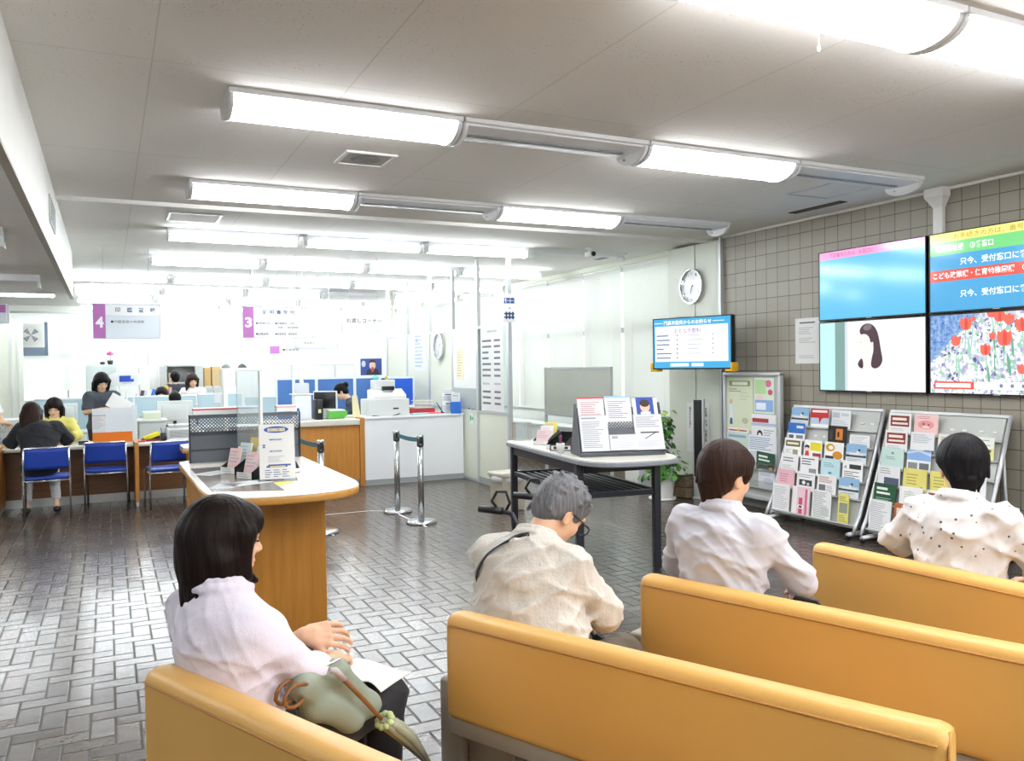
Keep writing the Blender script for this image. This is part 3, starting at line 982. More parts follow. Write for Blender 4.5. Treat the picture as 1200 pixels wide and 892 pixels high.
def flower_bed():
    m = bpy.data.materials.new('screen_flower_bed')
    t = NT(m)
    co = t.coords('Object')
    vo = t.new('ShaderNodeTexVoronoi'); vo.inputs['Scale'].default_value = 42.0; t.l.new(co, vo.inputs['Vector'])
    r = t.new('ShaderNodeValToRGB'); r.color_ramp.interpolation = 'CONSTANT'
    e = r.color_ramp.elements
    e[0].position = 0; e[0].color = lin('#fbfaff'); e[1].position = .42; e[1].color = lin('#d5d0ee')
    for p, c in ((.55, '#9fd0b4'), (.68, '#ffffff'), (.80, '#4a4f86'), (.86, '#b9b2e2'), (.93, '#35604a')):
        q = e.new(p); q.color = lin(c)
    sc = t.new('ShaderNodeSeparateColor'); t.l.new(vo.outputs['Color'], sc.inputs[0])
    nz = t.noise(90.0, 3.0, vec=co)
    t.l.new(t.math('ADD', t.math('MULTIPLY', sc.outputs[0], .8), t.math('MULTIPLY', nz, .25)), r.inputs[0])
    b2 = t.noise(26.0, 4.0, .7, vec=co)
    r2 = t.new('ShaderNodeValToRGB')
    r2.color_ramp.elements[0].position = .35; r2.color_ramp.elements[0].color = lin('#2f6fc0')
    r2.color_ramp.elements[1].position = .65; r2.color_ramp.elements[1].color = lin('#a9c8ec')
    t.l.new(b2, r2.inputs[0])
    sp = t.new('ShaderNodeSeparateXYZ'); t.l.new(co, sp.inputs[0])
    # the far bed, blue, fills the upper left of the picture
    s = t.math('ADD', t.math('MULTIPLY', sp.outputs[1], 1.0), t.math('MULTIPLY', sp.outputs[2], 1.1))
    s = t.math('ADD', s, t.math('MULTIPLY', b2, .25))
    mk = t.math('GREATER_THAN', s, 1.02)
    col = t.mix(mk, r.outputs[0], r2.outputs[0])
    t.bsdf.inputs['Base Color'].default_value = (.02, .02, .02, 1)
    t.bsdf.inputs['Roughness'].default_value = .12
    t.l.new(col, t.bsdf.inputs['Emission Color'])
    t.bsdf.inputs['Emission Strength'].default_value = SCR
    return m
S_bed = flower_bed()
M_bezel = mat('screen_bezel', '#15161c', 0.3)

def wall_screen(label, y1, z0, paint, W=1.21, H=.685):
    """y1: its left edge as the room sees it"""
    t_ = thing('wall_screen', label, 'screen', (6.44, y1 - W / 2, z0), 0, 'four screens on the tiled wall')
    b = MB(); b.rbox(0.004, .055, -W / 2, W / 2, 0, H, M_bezel, .006, 2)
    b.build('casing', t_)
    e = MB()
    for a in ((-W / 2, W / 2, 0, .012), (-W / 2, W / 2, H - .009, H), (-W / 2, -W / 2 + .009, .012, H - .009), (W / 2 - .009, W / 2, .012, H - .009)):
        e.box(-.004, .004, a[0], a[1], a[2], a[3], M_bezel)
    e.box(-.0055, -.004, -.03, .03, .003, .009, M_lgrey)
    e.build('bezel', t_)
    s = MB()
    fr = ((0, W / 2 - .009, .012), (0, -1, 0), (0, 0, 1))
    w, h = W - .018, H - .021
    paint(s, fr, w, h)
    s.build('display', t_)
    br = MB(); br.box(.055, .06, -.2, .2, .2, .5, M_dark); br.build('wall_bracket', t_)
    return t_
def chaikin(pts, n=2):
    for _ in range(n):
        out = []
        for i in range(len(pts)):
            a, b = pts[i], pts[(i + 1) % len(pts)]
            out += [(a[0] * .75 + b[0] * .25, a[1] * .75 + b[1] * .25), (a[0] * .25 + b[0] * .75, a[1] * .25 + b[1] * .75)]
        pts = out
    return pts
def p_call(s, fr, w, h):
    s.rect(fr, 0, w, 0, h, S_blue, 0)
    s.rect(fr, 0, w, h - .075, h, S_pinkbar, .0005)
    s.text(fr, '下記番号の方は、お窓口に', .13, h - .060, S_mag, h=.042, w=.52)
def p_wait(s, fr, w, h):
    s.rect(fr, 0, w, 0, h, S_blue2, 0)
    s.rect(fr, 0, w, h - .075, h, S_yel, .0005)
    s.text(fr, 'お手続きの方は、番号をこちらの', .22, h - .062, S_yeltx, h=.046, w=.9)
    s.rect(fr, 0, w, h - .185, h - .075, S_grn, .0005)
    s.text(fr, '児童福祉課　②番窓口', .05, h - .158, S_white, h=.058, w=.52, bold=.015)
    s.text(fr, '只今、受付窓口に番号はござ', .28, h - .285, S_white, h=.062, w=.82, bold=.015)
    s.rect(fr, 0, w, h - .41, h - .315, S_red, .0005)
    s.text(fr, 'こども政策課・保育幼稚園課　①－②番窓口', .03, h - .387, S_white, h=.056, w=1.1, bold=.02)
    s.text(fr, '只今、受付窓口に番号はござ', .28, h - .555, S_white, h=.062, w=.82, bold=.015)
def p_woman(s, fr, w, h):
    s.rect(fr, 0, w, 0, h, S_pale, 0)
    s.rect(fr, 0, .19, 0, h, S_cyan, .0004)
    s.rect(fr, .19, .31, 0, h, S_teal, .0004)
    s.rect(fr, .31, .345, 0, h, G('strip', '#d5dfe6'), .0004)
    ox, oy, k = .46, .16, .0058   # shape traced in hundredths of its own height
    def P(pts, m, l): s.poly(fr, [(ox + x * k, max(0, oy + y * k)) for x, y in chaikin(pts)], m, l)
    P([(-6, -28), (52, -28), (50, -5), (40, 6), (30, 12), (10, 10), (0, 2)], S_shirt, .0006)
    P([(10, 26), (28, 30), (27, 10), (12, 8)], S_skin, .0010)
    P([(8, 66), (2, 56), (4, 50), (1, 44), (4, 40), (3, 34), (6, 28), (14, 25), (26, 32), (36, 48), (34, 62), (26, 70)], S_skin, .0012)
    P([(6, 64), (4, 72), (10, 80), (20, 83), (31, 80), (39, 70), (43, 56), (46, 38), (50, 22), (44, 12), (34, 8), (26, 12), (28, 26), (32, 38), (31, 52), (26, 50), (24, 60), (16, 66)], S_hair, .0014)
    P([(10, 76), (20, 82), (30, 79), (26, 72), (16, 70)], S_hair2, .0016)
    P([(3, 22), (9, 27), (12, 18), (11, 8), (3, 11), (0, 16)], S_hair, .0014)
    P([(27, 52), (32, 52), (31, 44), (28, 43)], S_skin, .0016)
    P([(4, 52), (8, 53), (8, 51.5)], S_hair2, .0016)
def p_tulips(s, fr, w, h):
    s.rect(fr, 0, w, 0, h, S_bed, 0)
    rnd = random.Random(3)
    keep = s.poly
    def clip(fr_, pts, m, l): keep(fr_, [(min(max(x, 0), w), min(max(y, 0), h)) for x, y in chaikin(pts, 1)], m, l)
    T = [(.33, .58, 1.1), (.24, .44, .9), (.50, .36, .95), (.40, .62, .4), (.66, .45, 1.3), (.56, .47, .6), (.62, .63, 1.0), (.70, .60, .9), (.80, .55, 1.1), (.80, .20, .8), (.95, .48, 1.0), (.90, .62, .9), (1.05, .33, 1.1), (.55, .66, .8), (1.1, .58, 1.0)]
    for x, y, k in T:
        q = rnd.uniform(-.03, .05)
        clip(fr, [(x - .006, y), (x + .006, y), (x + q + .008, y - .26), (x + q - .004, y - .26)], S_leaf, .0006)
        a = .5 * k
        clip(fr, [(x + .01, y - .10), (x + .035 * a * 2, y - .16), (x + .09 * a, y - .30), (x + .05 * a, y - .30)], S_leaf2 if rnd.random() < .5 else S_leaf, .0008)
    for x, y, k in T:
        a = .058 * k
        clip(fr, [(x - a * .55, y - a * .75), (x + a * .5, y - a * .8), (x + a * .85, y - a * .1), (x + a * .7, y + a * .9), (x + a * .35, y + a * .55), (x, y + a * 1.1), (x - a * .4, y + a * .6), (x - a * .75, y + a * .95), (x - a * .85, y)], S_tred, .0010)
        clip(fr, [(x - a * .1, y - a * .75), (x + a * .25, y - a * .7), (x + a * .3, y + a * .4), (x, y + a * .9), (x - a * .2, y + a * .3)], S_tred2 if k > .9 else S_tred, .0012)
    s.rect(fr, .035, .40, .035, .10, S_red, .0014)
    s.rect(fr, .05, .37, .05, .085, S_white, .0016)
    s.rect(fr, .37, w, .035, .10, S_pale, .0012)
    for q in range(6): s.rect(fr, .62 + q * .09, .645 + q * .09, .055, .082, S_tx, .0016)
wall_screen('upper left wall screen, plain blue with a pink caption bar', 6.10, 2.017, p_call)
wall_screen('upper right wall screen with yellow, green and red waiting number bars', 4.86, 2.017, p_wait)
wall_screen('lower left wall screen showing a dark-haired woman on a white ground', 6.10, 1.318, p_woman)
wall_screen('lower right wall screen showing red tulips in a white flower bed', 4.86, 1.318, p_tulips)
c = thing('cable_duct', 'white cable duct with flared cap running down the tiles behind the screens', 'cable duct', (6.5, 4.79, 0))
b = MB(); b.rbox(-.045, -.001, -.045, .045, 2.5, 2.97, M_white, .004, 2); b.build('duct', c)
b = MB()
b.add([(-.045, -.045, 2.93), (0, -.045, 2.93), (0, .045, 2.93), (-.045, .045, 2.93), (-.10, -.09, 3.02), (0, -.09, 3.02), (0, .09, 3.02), (-.10, .09, 3.02), (-.10, -.09, CEIL), (0, -.09, CEIL), (0, .09, CEIL), (-.10, .09, CEIL)],
      [(3, 2, 1, 0), (0, 1, 5, 4), (1, 2, 6, 5), (2, 3, 7, 6), (3, 0, 4, 7), (4, 5, 9, 8), (5, 6, 10, 9), (6, 7, 11, 10), (7, 4, 8, 11), (8, 9, 10, 11)], M_white)
b.build('duct_cap', c)
# notice on the tiles
n = MB(); n.box(-.003, 0, -.165, .165, -.235, .235, M_paper)
fr = ((-.003, .165, -.235), (0, -1, 0), (0, 0, 1))
n.rect(fr, .06, .27, .415, .43, M_ink)
n.lines(fr, .05, .28, .30, .38, 4, M_inkl); n.lines(fr, .05, .28, .21, .27, 3, M_inkl); n.lines(fr, .05, .27, .05, .09, 2, M_inkl)
for a, q in ((.01, .44), (.30, .44)): n.rect(fr, a, a + .025, q, q + .03, mat('clear_tape', '#dfe3e6', .2))
one('paper_notice', 'white paper notice taped to the tiles left of the screens', 'notice', n, (6.4999, 6.315, 1.83))

# ==================================================== hanging screen by pier
_dl, _dr = 9.84, 9.03
def cam2world(lat, dep, vert=0.0):
    q = _R @ Vector((lat, vert, -dep)); return q
pl = cam2world(1.689, _dl); pr = cam2world(2.409, _dr)
ctr = (pl + pr) / 2; vec = (pr - pl); W5 = 1.085
rz = math.atan2(vec.y, vec.x)
t_ = thing('hanging_screen', 'screen with yellow corner guards on an arm before the clock pillar', 'screen', (ctr.x, ctr.y, 1.545), rz)
H5 = .60
b = MB(); b.rbox(-W5 / 2, W5 / 2, .004, .075, 0, H5, M_bezel, .008, 2); b.build('casing', t_)
e = MB()
for a in ((-W5 / 2, W5 / 2, 0, .016), (-W5 / 2, W5 / 2, H5 - .012, H5), (-W5 / 2, -W5 / 2 + .012, .016, H5 - .012), (W5 / 2 - .012, W5 / 2, .016, H5 - .012)):
    e.box(a[0], a[1], -.004, .004, a[2], a[3], M_bezel)
e.build('bezel', t_)
s = MB(); fr = ((-W5 / 2 + .012, 0, .016), (1, 0, 0), (0, 0, 1)); w_, h_ = W5 - .024, H5 - .028
s.rect(fr, 0, w_, 0, h_, S_cy2, 0)
s.rect(fr, .02, w_ - .035, .075, h_ - .085, S_white, .0006)
s.text(fr, '門真市役所からのお知らせ', .15, h_ - .072, S_white, h=.052, w=.66, bold=.02)
for a, q in ((.01, .13), (.83, .98)): s.rect(fr, a, q, h_ - .05, h_ - .044, S_white, .001)
s.text(fr, 'おもな手数料', .30, h_ - .175, S_pur, h=.062, w=.37, bold=.02)
rnd = random.Random(5)
for q in range(6):
    z = .37 - q * .052
    s.rect(fr, .04, .04 + rnd.uniform(.10, .22), z, z + .016, S_tx, .001); s.rect(fr, .33, .352, z, z + .018, S_tx, .001)
    if q < 5:
        s.rect(fr, .48, .48 + rnd.uniform(.12, .2), z, z + .012, G('faint_text', '#c3cddd'), .001); s.rect(fr, .82, .84, z, z + .014, S_tx, .001)
s.rect(fr, .24, .50, .02, .055, S_white, .001); s.rect(fr, .54, .70, .02, .055, S_white, .001)
s.build('display', t_)
M_guard = mat('yellow_foam', '#f0b416', 0.7, bump=.1)
for sx in (-1, 1):
    g = MB(); a, q = sorted((sx * (W5 / 2 + .02), sx * (W5 / 2 - .07)))
    g.rbox(a, q, -.03, .09, -.025, .0, M_guard, .006, 2)
    a, q = sorted((sx * (W5 / 2 + .022), sx * (W5 / 2)))
    g.rbox(a, q, -.03, .09, -.0, .075, M_guard, .006, 2)
    g.build('corner_guard', t_)
inv = Matrix.Rotation(-rz, 4, 'Z')
p0 = inv @ (Vector((6.47, 8.0, 0)) - Vector((ctr.x, ctr.y, 0)))
b = MB(); b.tube([(0, .075, .3), (0, .16, .3), (p0.x, p0.y - .0, .3)], .022, M_dark, 10); b.build('wall_arm', t_)
b = MB(); b.box(-.15, .15, .075, .09, .15, .45, M_dark); b.build('mount_plate', t_)

# ------------------------------------------------------------ pillar clock
def wall_clock(label, loc, r, normal, hour, minute, blank=False):
    """disc clock; normal 'x-' or 'y-' """
    rz_ = -PI / 2 if normal == 'x-' else 0
    t_ = thing('wall_clock', label, 'clock', loc, rz_)
    n = 40
    def ring(r0, r1, y0, y1, m, nm):
        b = MB(); vs = []; fs = []
        for i in range(n):
            a = 2 * PI * i / n; c, s = math.cos(a), math.sin(a)
            vs += [(r0 * c, y1, r0 * s), (r0 * c, y0, r0 * s), (r1 * c, y0, r1 * s), (r1 * c, y1, r1 * s)]
        for i in range(n):
            j = (i + 1) % n
            for q in range(4): fs.append((i * 4 + q, i * 4 + (q + 1) % 4, j * 4 + (q + 1) % 4, j * 4 + q))
        b.add(vs, fs, m, False); return b.build(nm, t_, bevel=.003)
    ring(r - .018, r, -.05, 0, M_chrome, 'rim')
    f = MB(); vs = [((r - .018) * math.cos(2 * PI * i / n), -.02, (r - .018) * math.sin(2 * PI * i / n)) for i in range(n)]
    f.add(vs, [tuple(range(n))], mat('clock_face_white', '#e9edf0', .15))
    fr = ((0, -.02, 0), (1, 0, 0), (0, 0, 1))
    for q in range(1, 13):
        a = PI / 2 - q * PI / 6
        x, z = (r - .055) * math.cos(a), (r - .055) * math.sin(a)
        tx = str(q); f.text(fr, tx, x - .011 * len(tx), z - .016, M_ink, h=.032, w=.018 * len(tx))
    for q in range(60):
        a = q * PI / 30; c, s = math.cos(a), math.sin(a); r0, r1 = r - .026, r - .034
        f.poly(fr, [(r0 * c - .001 * s, r0 * s + .001 * c), (r1 * c - .001 * s, r1 * s + .001 * c), (r1 * c + .001 * s, r1 * s - .001 * c), (r0 * c + .001 * s, r0 * s - .001 * c)][::-1], M_ink)
    f.build('face', t_)
    for nm, ang, ln, wd in (('hour_hand', hour * PI / 6, .5, .006), ('minute_hand', minute * PI / 30, .75, .004)):
        a = PI / 2 - ang; c, s = math.cos(a), math.sin(a); l = (r - .03) * ln
        h = MB(); h.add([(-wd * s, -.026, wd * c), (-wd * s + l * c, -.026, wd * c + l * s), (wd * s + l * c, -.026, -wd * c + l * s), (wd * s, -.026, -wd * c)], [(3, 2, 1, 0)], M_inkd)
        h.build(nm, t_)
    g = MB(); g.add([((r - .018) * math.cos(2 * PI * i / n), -.042, (r - .018) * math.sin(2 * PI * i / n)) for i in range(n)], [tuple(range(n))], M_clear); g.build('cover_glass', t_)
    return t_
wall_clock('round silver clock high on the grey-green pillar above the hanging screen', (6.47, 8.12, 2.555), .215, 'x-', 2, 33)

# paper signs on the pillar and the slim black sign post before it
def strip_sign(label, y, z0, z1, w, body, m=None):
    n = MB(); n.box(-.003, 0, -w / 2, w / 2, 0, z1 - z0, M_paper)
    fr = ((-.003, w / 2, 0), (0, -1, 0), (0, 0, 1)); h = .034
    n.text(fr, body, w / 2 - h * .45, z1 - z0 - .09, M_inkd, h=h, vertical=True, bold=.02)
    one('paper_sign', label, 'sign', n, (6.468, y, z0))
strip_sign('white paper strip with vertical print on the pillar, left of the black post', 8.20, .52, 1.13, .12, '番号札をお取り')
strip_sign('white paper strip with vertical print on the pillar, right of the black post', 7.90, .50, 1.13, .13, '住民票・戸籍・印鑑証明')
p = thing('sign_post', 'slim aluminium sign post with long black face by the pillar', 'sign post', (6.28, 7.80, 0), math.radians(-62))
b = MB(); b.rbox(-.07, .07, -.045, .045, 0, .03, M_alu, .006); b.build('base', p)
b = MB(); b.rbox(-.065, .065, -.03, .03, .03, 1.19, M_alu, .006); b.build('post', p)
b = MB(); b.rbox(-.05, .05, -.038, -.030, .27, 1.18, M_black, .004); b.build('black_panel', p)

# ==================================================================== plant
M_leafg = mat('leaf_green', '#4f8a35', .45, var=.3, vscale=9.0); M_leafy = mat('leaf_yellow_green', '#a9c84a', .45, var=.2, vscale=9.0)
M_leafd = mat('leaf_dark_green', '#2c5c28', .45, var=.25, vscale=9.0)
p = thing('potted_plant', 'climbing plant on a dark pole in a white pot by the pillar', 'plant', (5.90, 8.02, 0))
b = MB(); b.lathe([(.15, 0), (.165, .012), (.16, .03), (.13, .03)], M_white, n=28); b.build('saucer', p)
b = MB(); b.lathe([(.115, .03), (.125, .05), (.15, .26), (.155, .285), (.143, .285), (.14, .25)], M_white, n=28); b.build('pot', p)
b = MB(); b.lathe([(.14, .24), (.10, .262), (.01, .27)], mat('soil', '#3a2c20', .9, bump=.4, bscale=80), n=20); b.build('soil', p)
b = MB(); b.tube([(0, 0, .25), (.005, 0, .6), (0, .0, .98)], .03, mat('moss_pole', '#2a2016', .95, var=.3, bump=.6, bscale=90), 12); b.build('moss_pole', p)
rnd = random.Random(11)
def leaf(b, c, s, az, tilt, m):
    M0 = b.M
    b.M = Matrix.Translation(c) @ Matrix.Rotation(az, 4, 'Z') @ Matrix.Rotation(tilt, 4, 'Y')
    P = [(0, 0, 0), (.25, .38, .04), (.62, .42, .02), (1, 0, -.14), (.62, -.42, .02), (.25, -.38, .04), (.5, 0, -.05)]
    P = [(x * s, y * s, z * s) for x, y, z in P]
    b.add(P, [(0, 6, 1), (1, 6, 2), (2, 6, 3), (3, 6, 4), (4, 6, 5), (5, 6, 0)], m, True)
    b.M = M0
fol = {'foliage': MB(), 'young_leaf': MB()}
for i in range(300):
    z = .27 + .72 * rnd.random() ** 1.6
    a = rnd.uniform(0, 2 * PI)
    if z < .58: r = rnd.uniform(.06, .27)
    else: r = rnd.uniform(.03, .10 + .04 * rnd.random())
    c = (r * math.cos(a), r * math.sin(a), z)
    leaf(fol['foliage'], c, rnd.uniform(.055, .10), a + rnd.uniform(-.7, .7), rnd.uniform(.1, 1.2), rnd.choice((M_leafg, M_leafg, M_leafd)))
for i in range(26):
    a = rnd.uniform(0, 2 * PI); r = rnd.uniform(.02, .13)
    leaf(fol['young_leaf'], (r * math.cos(a), r * math.sin(a), rnd.uniform(.92, 1.08)), rnd.uniform(.06, .095), a, rnd.uniform(-.2, .8), M_leafy)
for k, b in fol.items():
    o = b.build(k, p); o['kind'] = 'stuff'
st = MB()
for i in range(9):
    a = i * .7; st.tube([(.05 * math.cos(a), .05 * math.sin(a), .26), (.13 * math.cos(a), .13 * math.sin(a), .34), (.17 * math.cos(a), .17 * math.sin(a), .30 + .03 * i)], .004, M_leafg, 6)
st.build('stem', p)
p = thing('planter_box', 'weathered wooden planter box on the floor right of the white plant pot', 'planter', (6.30, 8.02, 0), math.radians(8))
Mw = wood('weathered_board', '#8a7a62', '#54462f', .8, axis='x')
for i in range(2):
    for (x0, x1, y0, y1) in ((-.17, .17, -.12, -.10), (-.17, .17, .10, .12), (-.17, -.15, -.10, .10), (.15, .17, -.10, .10)):
        b = MB(); b.box(x0, x1, y0, y1, .01 + i * .125, .125 + i * .125, Mw); b.build('board', p, bevel=.004)
b = MB(); b.box(-.15, .15, -.1, .1, .02, .21, mat('soil', '#3a2c20')); b.build('soil', p)

# ------------------------------------ low white cabinet along the window wall
c = thing('window_cabinet', 'long low white cabinet on a brick plinth along the window wall', 'cabinet', (6.5, 12.95, 0))
b = MB(); b.box(-.12, .20, -3.6, 3.6, .24, .62, M_white); b.build('body', c, bevel=.005)
b = MB(); b.box(-.10, .20, -3.6, 3.6, 0, .24, M_brick); b.build('plinth', c)
b = MB(); b.box(-.15, .20, -3.62, 3.62, .62, .66, M_whitelam); b.build('top', c, bevel=.006)
for q in range(6):
    b = MB(); b.box(-.126, -.12, -3.55 + q * 1.19, -2.42 + q * 1.19, .28, .6, M_whitelam); b.build('door', c, bevel=.003)
c = MB(); c.rbox(-.2, .2, -.16, .16, 0, .96, M_whitelam, .01)
c.box(-.205, -.2, -.14, .14, .1, .9, M_white)
one('white_box', 'plain white floor box behind the plant and pillar', 'box', c, (6.28, 8.92, 0))
# screen board on feet, in front of the blinds
c = thing('screen_board', 'grey framed fabric screen board standing before the blinds', 'screen board', (5.9, 10.0, 0), -PI / 2)
Wb = .91
b = MB(); b.box(-Wb + .03, Wb - .03, -.012, .012, .90, 1.55, mat('board_fabric', '#c3c6bd', .8, bump=.2, bscale=300)); b.build('panel', c)
for a in ((-Wb, -Wb + .035, .05, 1.585), (Wb - .035, Wb, .05, 1.585)):
    b = MB(); b.box(a[0], a[1], -.02, .02, a[2], a[3], M_alu); b.build('upright', c, bevel=.004)
for z in (.87, 1.55):
    b = MB(); b.box(-Wb + .035, Wb - .035, -.02, .02, z, z + .035, M_alu); b.build('rail', c, bevel=.004)
for x in (-Wb + .02, Wb - .02):
    b = MB(); b.rbox(x - .025, x + .025, -.25, .25, 0, .05, M_alu, .008); b.build('foot', c)

# ==================================================== racks and poster board
COLS = {}
def CM(h):
    if h not in COLS: COLS[h] = mat('print_' + h.strip('#'), h, .6, var=.01)
    return COLS[h]
def leaflet_mesh(w, h, base, ops, th=.004, curl=0.0):
    """leaflet leaning back: local x across, z up the sheet, front faces -y"""
    b = MB(); b.box(0, w, 0, th, 0, h, CM(base))
    fr = ((0, 0, 0), (1, 0, 0), (0, 0, 1))
    for k, op in enumerate(ops):
        lf = .0005 + .0003 * k
        if op[0] == 'b': b.rect(fr, op[1] * w, op[2] * w, op[3] * h, op[4] * h, CM(op[5]), lf)
        elif op[0] == 'l': b.lines(fr, op[1] * w, op[2] * w, op[3] * h, op[4] * h, op[5], CM(op[6]), lift=lf)
        elif op[0] == 'd': b.disc(fr, op[1] * w, op[2] * h, op[3] * w, op[4] * h, CM(op[5]), lf)
        elif op[0] == 'p': b.poly(fr, [(x * w, y * h) for x, y in op[1]], CM(op[2]), lf)
        elif op[0] == 't': b.text(fr, op[1], op[2] * w, op[3] * h, CM(op[5]), h=op[4] * h, w=(op[6] * w if len(op) > 6 else None), lift=lf, bold=.01)
    return b
def put_leaflet(M, x, t, out, w, h, base, ops, label, group, name='leaflet', yaw=0.0, cat='leaflet', stand=0.0):
    o = leaflet_mesh(w, h, base, ops).build(name)
    o.matrix_world = M @ Matrix.Translation((x, 0, 0)) @ Matrix.Translation((0, -out, t)) @ Matrix.Rotation(yaw, 4, 'Y') @ Matrix.Rotation(stand, 4, 'X')
    return tag(o, label, cat, group)
SKY = [('b', 0, 1, .45, 1, '#8fb8dc'), ('b', 0, 1, .45, .60, '#c9d8e6'), ('b', 0, 1, .36, .47, '#3c4a5e'), ('p', [(.15, .46), (.9, .46), (.82, .56), (.66, .56), (.62, .68), (.54, .68), (.52, .56), (.2, .54)], '#e8e6e0'), ('d', .66, .72, .06, .05, '#2a2d33'), ('l', .08, .9, .06, .3, 3, '#9a9ea6')]
PLATE = [('b', .08, .92, .38, .88, '#8c3a30'), ('b', .16, .8, .66, .78, '#f0e4dc'), ('b', .16, .86, .47, .56, '#f0e4dc'), ('l', .1, .9, .06, .3, 3, '#b8b9bd')]
GREEN = [('b', 0, 1, .0, 1, '#22543a'), ('b', .12, .62, .70, .82, '#e9efe6'), ('b', .12, .74, .50, .60, '#e9efe6'), ('l', .1, .8, .2, .36, 2, '#9dbda8'), ('d', .8, .14, .1, .07, '#d8b75a')]
RK1 = {
 (0, 0): ('#dfe5ea', SKY, 'seaside photo brochure, top row, far left'),
 (0, 1): ('#f4f4f2', [('b', 0, 1, .52, 1, '#c8222c'), ('b', .08, .9, .80, .92, '#f4eaea'), ('b', 0, 1, .2, .52, '#b9cde0'), ('p', [(.1, .66), (.45, .5), (.5, .2), (.62, .48), (.95, .6), (.6, .58)], '#c8222c')], 'red-topped brochure, top row, second from left'),
 (0, 2): ('#e4e6ea', [('b', .06, .42, .6, .86, '#b7bcc6'), ('l', .1, .9, .1, .5, 5, '#b9bcc2'), ('b', .5, .9, .7, .85, '#c4c9d2')], 'pale grey brochure, top row, third from left'),
 (1, 0): ('#f2f3f4', [('b', 0, 1, .45, 1, '#2f6fc4'), ('b', .5, .9, .72, .86, '#e8eef6'), ('b', .08, .35, .18, .36, '#5a5f68'), ('b', .5, .9, .18, .36, '#7b8088')], 'blue and white brochure, second row, far left'),
 (1, 2): ('#1d1b1a', [('b', .42, .78, .3, .86, '#d9812a'), ('b', .5, .6, .45, .7, '#2a2018'), ('b', .08, .25, .3, .8, '#3c3834'), ('l', .1, .9, .05, .2, 2, '#8a6a3a')], 'black and orange brochure, second row'),
 (1, 3): ('#e9eaec', [('l', .1, .9, .1, .9, 6, '#c2c5ca')], 'low white form, second row, far right'),
 (2, 0): ('#f4f4f1', [('b', .08, .92, .56, .88, '#6d6a44'), ('b', .16, .84, .66, .78, '#e8e4c6'), ('b', .5, .8, .14, .4, '#a79c86'), ('l', .08, .45, .1, .42, 4, '#a5a8ac')], 'white brochure with olive title block, third row'),
 (2, 1): ('#f7f6f4', [('b', .36, .96, .46, .88, '#eede2f'), ('b', .5, .96, .1, .34, '#a83a4a'), ('d', .18, .62, .14, .12, '#3a3234'), ('d', .18, .5, .16, .1, '#f0d9cb'), ('p', [(.05, .1), (.32, .1), (.28, .42), (.1, .42)], '#d8404a')], 'white brochure with yellow block and red figure, third row'),
 (2, 2): ('#f4f3ee', [('d', .3, .72, .24, .2, '#d9a63a'), ('d', .7, .36, .26, .2, '#d48f2c'), ('b', .06, .5, .1, .3, '#3d3a36'), ('d', .34, .72, .12, .1, '#f4f3ee')], 'white brochure with orange swirls, third row'),
 (2, 3): ('#dfe5ea', SKY, 'seaside photo brochure, third row, far right'),
 (3, 0): ('#eceded', [('l', .12, .88, .55, .85, 2, '#6e7278'), ('l', .1, .9, .1, .42, 4, '#b4b7bc')], 'white sheet with grey script heading, fourth row, far left'),
 (3, 1): ('#eff0f0', [('l', .08, .92, .5, .9, 3, '#4a4d54'), ('b', .5, .9, .1, .35, '#8d9298')], 'white sheet with heavy script heading, fourth row, second'),
 (3, 2): ('#bfe0e6', [('l', .14, .86, .55, .8, 3, '#7ea4ae'), ('d', .5, .28, .1, .06, '#6d98a6')], 'pale cyan leaflet, fourth row'),
 (3, 3): ('#f1f1f0', [('t', 'A', .08, .62, .2, '#26282c'), ('b', .34, .92, .62, .84, '#33363c'), ('l', .08, .9, .14, .52, 4, '#4c5058')], 'white leaflet with bold black lettering, fourth row'),
 (4, 0): ('#e9b9c2', [('l', .14, .86, .3, .8, 4, '#c68a98')], 'plain pink leaflet, fifth row'),
 (4, 1): ('#f0f0ef', [('b', .14, .86, .3, .6, '#3a3d44'), ('d', .4, .45, .1, .1, '#f0f0ef'), ('d', .65, .4, .08, .08, '#c7c9cc'), ('l', .1, .9, .7, .9, 2, '#9a9da3')], 'white leaflet with dark drawing, fifth row'),
 (4, 2): ('#efefee', [('b', .1, .45, .16, .5, '#6d7076'), ('l', .1, .9, .6, .92, 4, '#a23f4a'), ('l', .5, .92, .12, .5, 5, '#9da0a6')], 'white leaflet with building photo and red print, fifth row'),
 (4, 3): ('#dfe5ea', SKY, 'seaside photo brochure, fifth row, far right'),
 (5, 0): ('#eceded', [('l', .1, .9, .08, .9, 12, '#c0c3c8')], 'plain white form, bottom row, far left'),
 (5, 1): ('#efcdd6', [('b', .0, .28, 0, 1, '#f4f0f0'), ('b', .4, .6, .05, .62, '#d94f7a'), ('d', .5, .3, .2, .07, '#f7f2f2'), ('d', .5, .3, .1, .04, '#3d3036'), ('b', .74, .86, .0, .95, '#dd6f92'), ('b', .9, .97, 0, .95, '#f4eef0')], 'pink and white striped leaflet, bottom row'),
 (5, 2): ('#e8eae8', [('l', .08, .92, .05, .94, 16, '#9ba0a2'), ('b', .5, .9, .12, .4, '#c6cac8')], 'white leaflet of close print, bottom row'),
 (5, 3): ('#e3dc7c', [('b', .12, .88, .36, .7, '#8f9486'), ('l', .12, .9, .74, .92, 3, '#8d8748'), ('l', .12, .9, .06, .3, 4, '#a39c55')], 'narrow yellow leaflet with photo, bottom row'),
}
